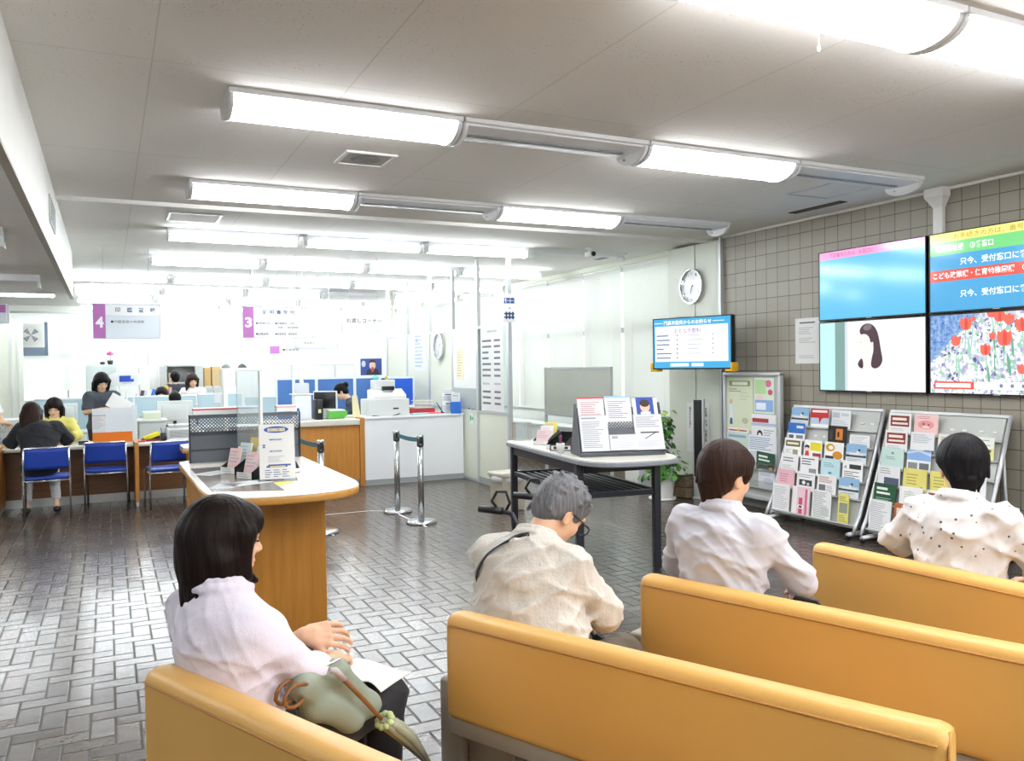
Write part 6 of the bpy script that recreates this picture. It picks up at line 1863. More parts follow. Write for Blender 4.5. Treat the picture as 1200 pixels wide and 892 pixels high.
for k, (x, y, z, w2, d2, h2, hx, lb) in enumerate(((-.98, 13.0, .9, .25, .25, .16, '#d9dee0', 'white paper stack behind the woman in yellow, left'), (-.72, 13.75, .73, .30, .25, .26, '#cfd6d8', 'pile of papers on the desk left of the woman in yellow'), (.55, 13.9, .73, .22, .2, .2, '#d5dbe0', 'pile of papers on the desk right of the standing woman'), (.50, 12.5, .73, .26, .22, .10, '#5fa8d0', 'blue and white papers left of the monitor seen from behind'), (.98, 13.85, .73, .2, .2, .28, '#dfe4e6', 'white document box on the middle office desk'))):
    if k == 0: continue
    small('paper_stack', lb, 'papers', x, y, z, lambda b: [b.box(-w2 / 2 + .006 * (i % 3), w2 / 2 + .004 * (i % 2), -d2 / 2, d2 / 2 - .01 * (i % 2), h2 * i / 5, h2 * (i + 1) / 5 - .003, CM(hx if i % 2 == 0 else '#eef0f0')) for i in range(5)], .1 * k, 'paper stacks on the office desks')
t_ = thing('side_cabinet', 'grey side cabinet with white label beside the orange-banded screen', 'cabinet', (.36, 12.15, 0))
b = MB(); b.rbox(0, .34, 0, .5, 0, .93, M_grey, .006); b.build('body', t_)
b = MB(); b.box(.01, .33, -.01, 0, .5, .90, M_desk); b.box(.12, .24, -.012, -.01, .66, .76, M_paper); b.build('drawer_front', t_)
b = MB(); b.rbox(-.02, .36, -.02, .52, .93, .95, M_lgrey, .004); b.build('top', t_)
small('file_tray', 'wire file tray with green folders on the grey side cabinet', 'tray', .40, 12.2, .95, lambda b: (b.box(0, .26, 0, .3, 0, .01, M_lgrey), b.box(.02, .24, .02, .28, .01, .09, CM('#cfd8c0')), b.box(.02, .24, .02, .28, .09, .11, CM('#e9ece6'))))
# wall of cabinets
def locker(x, y, w, d, h, label, group='grey office cabinets', doors=2, m=None):
    t_ = thing('steel_cabinet', label, 'cabinet', (x, y, 0), 0, group)
    b = MB(); b.rbox(0, w, 0, d, 0, h, m or M_grey, .006, 2); b.build('carcass', t_)
    for q in range(doors):
        a = w * q / doors
        b = MB(); b.box(a + .012, a + w / doors - .012, -.016, 0, .06, h - .03, m or M_grey); dd = b.build('door', t_, bevel=.003)
        s = MB(); s.rbox(a + w / doors - .09, a + w / doors - .05, -.022, -.016, h * .5, h * .5 + .1, M_black, .003, 1); s.build('latch', dd)
    return t_
locker(-.36, 17.0, .52, .45, 1.74, 'tall pale grey cabinet with a pink flower on top', m=mat('pale_green_grey', '#c6d0cb', .5))
t_ = thing('flower_pot', 'pink flower in a small pot on the tall grey cabinet', 'flower', (.05, 17.2, 1.74))
b = MB(); b.lathe([(.04, 0), (.055, .08), (.05, .08), (.03, .01)], M_dark, n=16); b.build('pot', t_)
b = MB(); b.tube([(0, 0, .06), (.01, 0, .16)], .006, M_leafg, 6); b.build('stem', t_)
b = MB()
for q in range(7): a = q * .9; b.ball((.03 * math.cos(a), .03 * math.sin(a), .20 + .008 * (q % 3)), (.032, .032, .026), CM('#e268a8'), 8)
b.ball((0, 0, .21), .04, CM('#e268a8'), 8); b.build('bloom', t_)
small('desk_ornament', 'small dark ornament beside the pink flower', 'ornament', -.08, 17.15, 1.74, lambda b: (b.ball((0, 0, .03), (.05, .03, .03), M_dark, 8), b.ball((.05, 0, .05), (.025, .025, .025), M_lgrey, 8)))
for k, x in enumerate((.18, .54)): locker(x, 17.2, .34, .4, 1.70, ['white cabinet right of the tall pale grey one', 'white cabinet left of the open cupboard'][k], m=M_white)
# open shelf rack with binders
t_ = thing('shelf_rack', 'low open rack of files before the white cabinets', 'rack', (.42, 14.95, .0))
for z in (.3, .75, 1.0):
    b = MB(); b.box(0, .72, 0, .3, z - .012, z, M_lgrey); b.build('shelf', t_)
for x in (0, .71):
    b = MB(); b.box(x, x + .012, 0, .3, 0, 1.24, M_lgrey); b.build('side', t_)
fc = [('#4a2f3a', .05, .30, .2, 'dark red file'), ('#e6e8ea', .05, .3, .2, 'white file'), ('#3a6fc0', .05, .32, .25, 'wide blue file'), ('#5a8fd0', .04, .32, .25, 'slim blue file'), ('#a88a5a', .04, .34, 0, 'tan file'), ('#e9ebea', .04, .34, 0, 'slim white file'), ('#d9a93a', .06, .36, 0, 'yellow file'), ('#c9a0a4', .04, .33, 0, 'pinkish file')]
x = .44
for k, (hx, w2, h2, tl, nm_) in enumerate(fc):
    o = small('file', nm_ + ' on the open rack before the white cabinets', 'file', x, 15.0, 1.0, lambda b: b.rbox(0, w2, 0, .22, 0, h2, CM(hx), .003, 1), 0, 'files on the open rack')
    o.rotation_euler = (0, tl, 0); x += w2 + .03 if tl else w2 + .012
# open cupboard
t_ = thing('open_cupboard', 'grey cupboard standing open behind the two people at the back', 'cupboard', (1.0, 17.0, 0))
Wc = .54
for a in ((0, .02, 0, .45, 0, 1.72), (Wc - .02, Wc, 0, .45, 0, 1.72), (.02, Wc - .02, .43, .45, 0, 1.72), (.02, Wc - .02, 0, .43, 1.69, 1.72), (.02, Wc - .02, 0, .43, 0, .06)):
    b = MB(); b.box(*a, M_grey); b.build('panel', t_)
for z in (.5, .95, 1.36):
    b = MB(); b.box(.02, Wc - .02, .02, .43, z, z + .02, M_lgrey); b.build('shelf', t_)
for s, x in ((-1, 0), (1, Wc)):
    b = MB(); a, q = sorted((x, x + s * .12)); b.box(a, q, -.02, 0, .05, 1.70, M_grey); b.build('door', t_)
for k, (x, hx) in enumerate(((.05, '#c8b090'), (.14, '#b8c0c4'), (.40, '#d0a8a0'))):
    small('box_file', ['tan', 'grey', 'pinkish'][k] + ' box on the upper shelf of the open cupboard', 'box', 1.0 + x, 17.1, 1.38, lambda b: b.rbox(0, .08, 0, .25, 0, .18, CM(hx), .004, 1), 0, 'boxes in the open cupboard')
locker(1.68, 17.0, .155, .45, 1.30, 'narrow grey locker right of the open cupboard', doors=1)
locker(1.84, 17.0, .155, .45, 1.30, 'narrow grey locker under the large cardboard box', doors=1)
locker(2.0, 17.0, .53, .45, 1.64, 'white cabinet behind the tall clear case', m=M_white)
for k, (x, w2, h2, lb) in enumerate(((1.69, .12, .36, 'narrow cardboard box beside the open cupboard'), (1.83, .16, .38, 'large cardboard box on the narrow grey lockers'))):
    t_ = thing('cardboard_box', lb, 'box', (x, 17.05, 1.30), 0, 'cardboard boxes on the lockers')
    b = MB(); b.box(0, w2, 0, .3, 0, h2, mat('cardboard', '#c2a26a', .8)); b.build('carton', t_, bevel=.004)
    b = MB(); b.box(w2 / 2 - .02, w2 / 2 + .02, -.001, .301, h2, h2 + .001, CM('#d9c79a')); b.build('tape_strip', t_)
for k, x in enumerate((2.11, 2.42)):
    t_ = thing('cloth_cap', ['grey cap on the white cabinet, left of the tall clear case', 'dark grey cap on the white cabinet, above the tall clear case'][k], 'cap', (x, 17.2, 1.645))
    b = MB(); b.lathe([(.085, 0), (.085, .02), (.06, .06), (.02, .085), (.004, .09)], CM('#6f7678' if k == 0 else '#4a5054'), n=20); b.build('crown', t_)
    b = MB(); b.rbox(-.07, .07, -.15, -.05, .0, .012, CM('#5d6466'), .004); b.build('peak', t_)
# white screens along the far aisle
for k in range(5):
    t_ = thing('white_screen', ['white partition screen behind the tall clear case', 'white partition screen, second from the left', 'white partition screen in the middle of the row', 'white partition screen, fourth from the left', 'white partition screen by the portrait poster'][k], 'partition screen', (2.55 + k * .92, 17.6, 0), 0, 'white screens at the back of the office')
    b = MB(); b.box(.02, .90, 0, .03, .1, 1.68, M_whitelam); b.build('panel', t_)
    for x in (0, .90):
        b = MB(); b.box(x, x + .02, -.005, .035, 0, 1.70, M_lgrey); b.build('post', t_)
    b = MB(); b.box(.02, .90, -.003, .033, 1.68, 1.70, M_lgrey); b.build('rail', t_)
# blue screens
def blue_screen(x, y, w, h, m, label):
    t_ = thing('fabric_screen', label, 'partition screen', (x, y, 0), 0, 'blue fabric screens')
    b = MB(); b.box(.025, w - .025, .0, .03, .08, h - .03, m); b.build('fabric_panel', t_)
    for a in (0, w - .025):
        b = MB(); b.box(a, a + .025, -.005, .035, 0, h, M_divtop); b.build('post', t_)
    for z in (.05, h - .03):
        b = MB(); b.box(.025, w - .025, -.005, .035, z, z + .03, M_divtop); b.build('rail', t_)
blue_screen(2.50, 14.0, .29, 1.46, M_bluefab, 'narrow blue fabric screen beside the tall clear case')
blue_screen(2.79, 14.0, .38, 1.46, M_bluefab, 'blue fabric screen behind the water dispenser')
blue_screen(3.17, 14.0, .66, 1.46, M_bluefab, 'blue fabric screen behind the green tray')
blue_screen(3.83, 14.0, .95, 1.46, M_bluefab, 'blue fabric screen behind the leaning clerk')
blue_screen(3.96, 13.0, .60, 1.46, M_bluefab2, 'bright blue fabric screen behind the big printer')
# poster with a portrait
t_ = thing('display_board', 'white panel with a dark blue portrait poster above the blue screens', 'poster', (4.30, 15.5, 0))
b = MB(); b.box(-.06, 1.0, 0, .03, .9, 1.86, M_whitelam); b.build('panel', t_)
b = MB(); b.box(.06, .48, -.005, 0, 1.47, 1.79, CM('#3a4a8a')); fr = ((.06, -.005, 1.47), (1, 0, 0), (0, 0, 1))
b.poly(fr, [(.1, 0), (.38, 0), (.34, .1), (.28, .14), (.2, .14), (.13, .1)], CM('#2a2c3a')); b.disc(fr, .235, .19, .062, .085, CM('#d9b8a6'), .001); b.poly(fr, [(.165, .2), (.18, .28), (.235, .30), (.29, .28), (.305, .2), (.28, .245), (.19, .245)], CM('#2c2630'), .0014); b.disc(fr, .235, .11, .03, .05, CM('#b04a50'), .0012); b.disc(fr, .06, .22, .04, .06, CM('#b9c4e6'), .001)
b.build('portrait_poster', t_)
b = MB(); b.box(.58, .95, -.005, 0, 1.42, 1.78, CM('#eef0e6')); fr = ((.58, -.005, 1.42), (1, 0, 0), (0, 0, 1)); b.rect(fr, 0, .33, .28, .34, CM('#8fbf6a')); b.rect(fr, .08, .24, .29, .33, CM('#e0d04a'), .001); b.lines(fr, .02, .3, .08, .24, 5, CM('#d09a6a')); b.build('notice', t_)
for x in (-.04, .96):
    b = MB(); b.box(x, x + .03, 0, .03, 0, .9, M_lgrey); b.build('leg', t_)
b = MB(); b.tube([(0, 0, 0), (0, 0, CEIL)], .04, M_cream, 12)
one('pipe_column', 'yellowish vertical pipe from floor to ceiling beside the portrait poster', 'pipe', b, (5.02, 15.5, 0))

# ---------------------------------------------- things on the high counters
HC, WC = .92, .94
t_ = thing('water_dispenser', 'white bottle-topped dispenser on the wood counter', 'dispenser', (2.36, 11.32, HC))
b = MB(); b.rbox(-.11, .11, -.10, .12, .02, .34, M_whitelam, .012); b.build('body', t_)
b = MB(); b.rbox(-.14, .14, -.12, .14, .34, .355, M_white, .005); b.build('shelf', t_)
b = MB(); b.rbox(-.08, .09, -.08, .08, .355, .50, M_frost, .02); b.build('tank', t_)
b = MB(); b.lathe([(.03, .5), (.03, .53), (.015, .55), (.012, .57)], M_white, n=14); b.build('cap', t_)
b = MB(); b.rbox(-.12, .12, -.11, .13, 0, .02, M_lgrey, .004); b.build('base', t_)
small('binder', 'black binder standing beside the white dispenser', 'binder', 2.53, 11.2, HC, lambda b: (b.rbox(0, .09, 0, .26, 0, .27, M_black, .004, 2), b.rect(((0, 0, 0), (1, 0, 0), (0, 0, 1)), .025, .065, .09, .14, CM('#d9cf9a'))))
t_ = thing('glue_bottle', 'small blue and white bottle at the foot of the dispenser', 'bottle', (2.27, 11.12, HC))
b = MB(); b.lathe([(.035, 0), (.04, .02), (.04, .10), (.02, .13)], CM('#c9d6ea'), n=16); b.build('body', t_); b = MB(); b.lathe([(.018, .13), (.014, .17)], CM('#2f5fae'), n=12); b.build('cap', t_)
t_ = thing('letter_tray', 'green letter tray with papers on the wood counter', 'tray', (2.70, 11.25, HC))
b = MB(); b.rbox(0, .27, 0, .3, 0, .012, CM('#4f9a3a'), .004); b.rbox(0, .27, 0, .012, 0, .105, CM('#5aac42'), .004); b.rbox(0, .27, .288, .3, 0, .105, CM('#5aac42'), .004); b.build('tray_body', t_)
b = MB(); b.box(.02, .25, .02, .28, .012, .12, M_paper); b.build('papers', t_)
small('paper_pile', 'loose papers on the wood counter before the leaning clerk', 'papers', 3.02, 11.35, HC, lambda b: [b.box(-.12 + .01 * i, .1 + .008 * i, -.12, .12, .012 * i, .012 * i + .01, M_paper) for i in range(3)], .2)
small('yellow_file', 'cream file standing upright before the leaning clerk', 'file', 3.02, 11.16, WC - .004, lambda b: b.add([(0, 0, 0), (.11, 0, 0), (.07, .02, .30), (.0, .02, .30), (0, .02, 0), (.11, .02, 0), (.07, .035, .30), (0, .035, .30)], [(0, 1, 2, 3), (7, 6, 5, 4), (0, 4, 5, 1), (1, 5, 6, 2), (2, 6, 7, 3), (3, 7, 4, 0)], CM('#e9e3b6')))
t_ = thing('receipt_printer', 'large pale grey printer register on the white counter', 'printer', (3.52, 11.24, WC))
b = MB(); b.rbox(-.30, .30, -.14, .25, .0, .235, M_lgrey, .014); b.build('body', t_)
b = MB(); b.extrude([(-.10, .235), (.22, .235), (.22, .36), (.10, .37), (-.11, .285)], 'x', -.21, .27, M_white); b.build('sloping_lid', t_, bevel=.012)
b = MB(); b.rbox(-.16, .16, .06, .22, .36, .50, M_lgrey, .014); b.build('upper_unit', t_)
b = MB(); b.rbox(-.05, .12, -.03, .03, .35, .41, M_black, .008); b.build('display_panel', t_)
b = MB(); b.rbox(.06, .14, -.146, -.138, .09, .11, M_black, .003, 1); b.build('slot', t_)
b = MB(); b.tube([(-.25, -.13, .01), (-.16, -.17, .0), (-.05, -.18, -.02), (.06, -.17, .0), (.16, -.145, .03)], .006, M_black, 8); b.build('cable', t_)
small('teal_lamp', 'small teal cap on the pale printer', 'ornament', 3.42, 11.38, WC + .5, lambda b: b.ball((0, 0, .03), (.045, .045, .04), CM('#6fc0b8'), 10))
small('yellow_ornament', 'small yellow and navy ornament on top of the pale printer', 'ornament', 3.58, 11.38, WC + .5, lambda b: (b.ball((0, 0, .03), (.025, .025, .03), CM('#e6c24a'), 10), b.ball((-.05, 0, .012), (.03, .02, .014), CM('#2a3468'), 10)))
t_ = thing('wire_basket', 'cream wire basket standing on red trays on the white counter', 'basket', (4.02, 11.42, WC + .07))
for k in range(11):
    b = MB(); b.tube([(k * .028, 0, .012), (k * .028, 0, .11)], .003, CM('#e4e0cc'), 6); b.build('wire', t_)
for z in (.012, .06, .11):
    b = MB(); b.tube([(0, 0, z), (.28, 0, z), (.28, .18, z), (0, .18, z), (0, 0, z)], .004, CM('#e4e0cc'), 6); b.build('ring', t_)
b = MB(); b.box(0, .28, 0, .18, 0, .008, CM('#d6d2bc')); b.build('bottom', t_)
small('red_tray', 'red tray under the wire basket', 'tray', 4.02, 11.40, WC, lambda b: (b.rbox(-.01, .30, 0, .2, 0, .06, CM('#b02a34'), .008), b.rbox(.0, .29, .01, .19, .056, .066, CM('#8a1f28'), .003)))
small('red_tray', 'small red box left of the wire basket', 'box', 3.86, 11.30, WC, lambda b: (b.rbox(0, .12, 0, .12, 0, .075, CM('#a8303a'), .008), b.rbox(.02, .1, .02, .1, .075, .1, CM('#c8a08a'), .006)))
small('pink_slip', 'pinkish red folder lying before the red tray', 'folder', 4.10, 11.13, WC, lambda b: b.rbox(0, .22, 0, .14, 0, .016, CM('#d8606a'), .004))
small('teal_sheet', 'pale teal folder lying on the white counter by the printer', 'folder', 3.86, 11.06, WC, lambda b: b.rbox(0, .24, 0, .14, 0, .02, CM('#8fd0cc'), .004))
t_ = thing('desk_calendar', 'small white desk calendar right of the printer', 'calendar', (3.88, 11.5, WC + .0))
b = MB(); b.extrude([(0, 0), (.10, 0), (.05, .12)], 'x', 0, .16, M_paper); b.rect(((0, 0, 0), (1, 0, 0), (0, .38, .92)), .03, .10, .05, .09, CM('#2a3468'), .002); b.build('pages', t_)
t_ = thing('pen_holder', 'black pen standing aslant in a holder on the white counter', 'pen', (4.36, 11.22, WC))
b = MB(); b.lathe([(.03, 0), (.03, .012), (.012, .03)], M_black, n=14); b.build('base', t_)
b = MB(); b.tube([(0, 0, .02), (-.09, 0, .16)], .006, M_black, 8); b.build('pen', t_)
for k, (x, lb) in enumerate(((4.44, 'clear leaflet stand with white leaflets on the white counter'), )):
    t_ = thing('leaflet_stand', lb, 'leaflet stand', (x, 11.16, WC), -.15)
    b = MB(); b.box(-.11, .11, -.06, .08, 0, .004, M_acryl); b.build('foot', t_)
    for z, y in ((.02, -.03), (.15, .02)):
        b = MB(); b.box(-.10, .10, y, y + .003, z, z + .10, M_acryl); b.build('pocket', t_)
        b = MB(); b.box(-.095, .095, y + .006, y + .016, z, z + .16, M_paper); b.rect(((-.095, y + .006, z), (1, 0, 0), (0, 0, 1)), .04, .15, .11, .125, CM('#3a4c8a')); b.lines(((-.095, y + .006, z), (1, 0, 0), (0, 0, 1)), .02, .17, .02, .1, 5, M_inkl); b.build('leaflets', t_)
    b = MB(); b.box(-.10, .10, .05, .054, 0, .34, M_acryl); b.build('back_sheet', t_)
t_ = thing('blue_holder', 'blue plastic pocket holder with white leaflets at the end of the white counter', 'leaflet stand', (4.50, 11.02, WC + .0), -.4)
t_.location = (4.48, 10.99, WC)
b = MB(); b.extrude([(-.01, .0), (.09, 0), (.12, .20), (.1, .20), (.075, .02), (.005, .02), (-.03, .17), (-.05, .17)], 'x', -.075, .075, CM('#3a78d8')); b.build('pocket', t_)
b = MB(); b.box(-.065, .065, .0, .02, .03, .30, M_paper); b.rect(((-.065, 0, .03), (1, 0, 0), (0, 0, 1)), .02, .10, .22, .235, CM('#8fb6e0')); b.build('leaflets', t_)
# far desk fan / ventilator in the back window, upper left
t_ = thing('window_fan', 'white ventilator with round grille set in the far left window', 'fan', (-1.75, 20.86, 2.1))
b = MB(); b.rbox(0, .52, 0, .06, .06, .58, M_white, .01); b.build('frame', t_)
b = MB()
for r in (.06, .11, .16, .20):
    b.tube([(.26 + r * math.cos(q * PI / 12), -.012, .33 + r * math.sin(q * PI / 12)) for q in range(25)], .004, M_lgrey, 5)
b.build('grille', t_)
b = MB()
for q in range(4):
    a = q * PI / 2 + .4; b.poly(((.26, -.006, .33), (1, 0, 0), (0, 0, 1)), [(0, 0), (.17 * math.cos(a), .17 * math.sin(a)), (.17 * math.cos(a + .7), .17 * math.sin(a + .7))], M_slot)
b.build('blade', t_)
b = MB()
for a in ((-.08, 0, -.12, .62), (.52, .58, -.12, .62)): b.box(a[0], a[1], .01, .05, a[2], a[3], CM('#6f7f92'))
b.box(0, .52, .01, .05, -.12, .06, CM('#7f8ea0')); b.build('opening', t_)
# second tall clear stand on the low counter
t_ = thing('acrylic_case', 'white-sided clear stand left of the tall clear case, on the office side', 'acrylic case', (1.33, 12.3, 0))
b = MB(); b.box(0, .14, 0, .004, .73, 1.62, M_acryl); b.build('clear_sheet', t_)
b = MB(); b.box(.14, .20, 0, .16, .73, 1.63, M_white); b.build('white_side', t_)
b = MB(); b.box(.03, .09, -.003, -.001, 1.0, 1.1, M_inkl); b.box(.02, .1, -.003, -.001, 1.15, 1.3, M_paperg); b.build('label_sheet', t_)
b = MB(); b.box(-.02, .22, -.02, .3, .0, .73, M_lgrey); b.build('pedestal', t_)
# ==================================================================== people
M_skin = mat('skin', '#dcae8d', .5, var=.05, vscale=20, bump=.05)
M_skin2 = mat('skin_pale', '#e6bd9f', .5, var=.05, vscale=20)
M_shoe = mat('dark_shoe', '#1e1c1c', .4)
def hair_mat(name, hx, hi):
    if name in MATS: return MATS[name]
    m = bpy.data.materials.new(name)
    t = NT(m)
    co = t.coords('Object', scale=(90, 90, 7))
    n = t.noise(1.0, 5.0, .6, vec=co)
    t.l.new(t.mix(n, lin(hx), lin(hi)), t.bsdf.inputs['Base Color'])
    t.bsdf.inputs['Roughness'].default_value = .48
    t.bsdf.inputs['Specular IOR Level'].default_value = .12
    t.bump(n, .6, .006)
    MATS[name] = m
    return m
H_dark = hair_mat('hair_dark_brown', '#0d0908', '#241917')
H_brown = hair_mat('hair_brown', '#1a100d', '#3d2a23')
H_black = hair_mat('hair_black', '#09090a', '#1d1c20')
H_grey = hair_mat('hair_grey', '#1d1e22', '#96979b')
def cloth(name, hx, weave=320.0, str_=.15, dots=None, var=.03):
    if name in MATS: return MATS[name]
    m = bpy.data.materials.new(name)
    t = NT(m)
    co = t.coords('Object')
    c = lin(hx)
    nz = t.noise(9.0, 4.0, .6, vec=co)
    col = t.mix(nz, tuple(x * (1 - var * 2) for x in c[:3]) + (1,), tuple(min(1, x * (1 + var)) for x in c[:3]) + (1,))
    if dots:
        vo = t.new('ShaderNodeTexVoronoi'); vo.inputs['Scale'].default_value = 26.0; t.l.new(co, vo.inputs['Vector'])
        col = t.mix(t.math('LESS_THAN', vo.outputs['Distance'], .15), col, lin(dots))
    t.l.new(col, t.bsdf.inputs['Base Color'])
    t.bsdf.inputs['Roughness'].default_value = .8
    t.bsdf.inputs['Sheen Weight'].default_value = .1
    a = t.noise(weave, 2.0, vec=co); b = t.noise(26.0, 4.0, .6, vec=t.coords('Object', scale=(1, 1, .45)))
    t.bump(t.math('ADD', t.math('MULTIPLY', a, .25), b), str_ * 2.0, .010)
    MATS[name] = m
    return m

V = lambda *a: np.array(a, float)
def unit(v): return v / (np.linalg.norm(v) + 1e-9)

class Human:
    """joints live in the figure's own frame: x right, y the way it faces, z up"""
    def __init__(s, label, O, rt, J, look=(0, 0, 0), h=.007, skin=None, fat=1.0, name='person', group=None):
        s.J = {k: V(*v) for k, v in J.items()}
        s.h = h; s.fat = fat; s.skin = skin or M_skin
        s.base = V(s.J['pelvis'][0], s.J['pelvis'][1], 0)
        rt = Vector(rt).normalized(); fw = Vector((-rt.y, rt.x))
        loc = Vector((O[0], O[1])) + rt * s.base[0] + fw * s.base[1]
        s.root = thing(name, label, 'person', (loc.x, loc.y, 0), math.atan2(rt.y, rt.x), group)
        yaw, pit, rol = (math.radians(a) for a in look)
        R = Matrix.Rotation(-yaw, 3, 'Z') @ Matrix.Rotation(-pit, 3, 'X') @ Matrix.Rotation(rol, 3, 'Y')
        s.hr, s.hf, s.hu = (np.array(R @ Vector(a)) for a in ((1, 0, 0), (0, 1, 0), (0, 0, 1)))
        s.hax = [s.hr, s.hf, s.hu]
        j = s.J
        s.ut = unit(j['neck'] - j['pelvis']); r0 = unit(j['shR'] - j['shL'])
        s.ft = unit(np.cross(s.ut, r0)); s.rt = unit(np.cross(s.ft, s.ut))
        s.tax = [s.rt, s.ft, s.ut]
    def hp(s, x, y, z): return s.J['head'] + s.hr * x + s.hf * y + s.hu * z
    def field(s, keys, pad, h=None):
        P = np.array([s.J[k] for k in keys])
        return Field(P.min(0) - pad, P.max(0) + pad, h or s.h)
    def put(s, f, name, m):
        return f.mesh(name, m, s.root, tuple(s.base))
    # ---- anatomy
    def torso(s, f, o=0.0, k=.05, bust=0.0):
        j = s.J; ft = s.fat
        pel, neck = j['pelvis'], j['neck']
        mid = lambda t: pel + (neck - pel) * t + s.ft * (-.02 * math.sin(PI * t))
        f.ell(pel, V(.165 * ft + o, .115 * ft + o, .12 + o), s.tax, k)
        f.ell(mid(.32), V(.142 * ft + o, .105 * ft + o, .15 + o), s.tax, k)
        f.ell(mid(.66), V(.152 * ft + o, .108 * ft + o, .17 + o), s.tax, k)
        f.cap(j['shL'] + s.rt * .03, j['shR'] - s.rt * .03, .044 + o, k=k)
        for q in ('shL', 'shR'):
            f.cap(neck - s.ut * .012, j[q] * .6 + neck * .4 - s.ut * .012, .040 + o * .6, .036 + o * .6, k=.03)
            f.cap(mid(.6) + (j[q] - neck) * .55, j[q], .066 + o, .050 + o, k=.04)
        if bust:
            for q in (-1, 1): f.ell(mid(.66) + s.ft * .085 + s.rt * q * .07, V(.065 + o, .05 + o, .06 + o), s.tax, .04)
    def arm(s, f, q, o=0.0, upto=2.0, k=.03):
        j = s.J; a, b, c = j['sh' + q], j['el' + q], j['wr' + q]
        f.cap(a, b if upto >= 1 else a + (b - a) * upto, .052 + o, (.042 if upto >= 1 else .045) + o * 1.1, k)
        if upto > 1:
            t = min(1, upto - 1); f.cap(b, b + (c - b) * t, .041 + o, .041 + (.027 - .041) * t + o, k)
    def leg(s, f, q, o=0.0, k=.03, flare=0.0):
        j = s.J
        f.cap(j['hip' + q], j['kn' + q], .083 * s.fat + o, .058 + o, k)
        f.cap(j['kn' + q], j['an' + q], .054 + o, .038 + o + flare, k)
    def foot(s, f, q, o=0.0):
        a, t = s.J['an' + q], s.J['toe' + q]
        f.cap(a, a + V(0, 0, -.03), .038 + o, .036 + o, .02); f.cap(a + V(0, 0, -.035), t, .036 + o, .028 + o, .02)
    def hand(s, f, q, curl=.6, palm=(0, 0, -1), spread=.16, k=.003):
        """palm, four unequal fingers with two bends each, thumb from the side of the palm"""
        w = s.J['wr' + q]; d = unit(s.J['ha' + q] - w); n = V(*palm); n = unit(n - d * (n @ d))   # n: the way the palm faces
        side = np.cross(d, n) * (1 if q == 'R' else -1)                                           # towards the thumb
        f.cap(w, w + d * .03, .027, .026, .01)
        for i in range(4):
            b0 = w + d * .02 + side * (.024 - .016 * i); b1 = w + d * .080 + side * (.034 - .0225 * i) - d * (.004 * abs(i - 1))
            f.cap(b0, b1, .0135, .0115, .012)
            L = (.040, .045, .042, .033)[i]
            dd = unit(d + side * (spread * (1.5 - i) * .5)); p = b1
            for sgm, (ln, r) in enumerate(((1.0, .0088), (.62, .0079), (.5, .0072))):
                a = curl * (.45 + .75 * sgm)
                v = unit(dd * math.cos(a) + n * math.sin(a))
                e = p + v * L * ln
                f.cap(p, e, r + .0008, r, k); p = e
        t0 = w + d * .03 + side * .024; t1 = t0 + unit(d * .6 + side * .75 + n * .25) * .038; t2 = t1 + unit(d * .9 + side * .25 + n * .35) * .030
        f.cap(t0, t1, .0145, .0115, .012); f.cap(t1, t2, .011, .0095, .004)
    def head(s, f):
        hp, ax = s.hp, s.hax
        f.cap(s.J['neck'] - s.ut * .03, hp(0, -.02, -.05), .056, .05, .02)
        f.ell(hp(0, -.012, .035), V(.073, .092, .083), ax, .02)
        f.ell(hp(0, .030, -.035), V(.060, .062, .078), ax, .03)
        f.ell(hp(0, .062, -.092), V(.026, .022, .020), ax, .025)
        for q in (-1, 1):
            f.ell(hp(q * .040, .058, -.028), V(.022, .020, .022), ax, .02)           # cheek
            f.ell(hp(q * .033, .098, .004), V(.016, .014, .010), ax, .010, sub=True)  # eye socket
            f.ell(hp(q * .032, .078, .003), V(.013, .012, .010), ax, .004)            # eyeball under lids
            f.ell(hp(q * .076, -.010, -.015), V(.010, .020, .032), ax, .006)          # ear
            f.ell(hp(q * .085, -.006, -.012), V(.008, .010, .018), ax, .004, sub=True)
        f.chain([hp(0, .085, .012), hp(0, .104, -.026)], [.008, .012], .010)
        for q in (-1, 1): f.ell(hp(q * .011, .094, -.031), V(.008, .010, .007), ax, .006)
        f.cap(hp(-.016, .086, -.060), hp(.016, .086, -.060), .007, .007, .006)
        f.cap(hp(-.013, .084, -.071), hp(.013, .084, -.071), .007, .007, .006)
        f.cap(hp(-.03, .092, -.0655), hp(.03, .092, -.0655), .0035, k=.003, sub=True)
        f.cap(hp(-.05, .076, .022), hp(.05, .076, .022), .010, k=.015)
    def build_body(s, hands=True, curl=(.6, .6), palms=((0, 0, -1), (0, 0, -1)), h=None, legs=True):
        f = s.field(list(s.J), .16, h)
        s.torso(f, -.012)
        for q, c, p in (('L', curl[0], palms[0]), ('R', curl[1], palms[1])):
            s.arm(f, q, -.006)
            if hands: s.hand(f, q, c, p)
            if legs: s.leg(f, q, -.012); s.foot(f, q, -.006)
        s.head(f)
        s.body = s.put(f, 'body', s.skin)
        return s.body
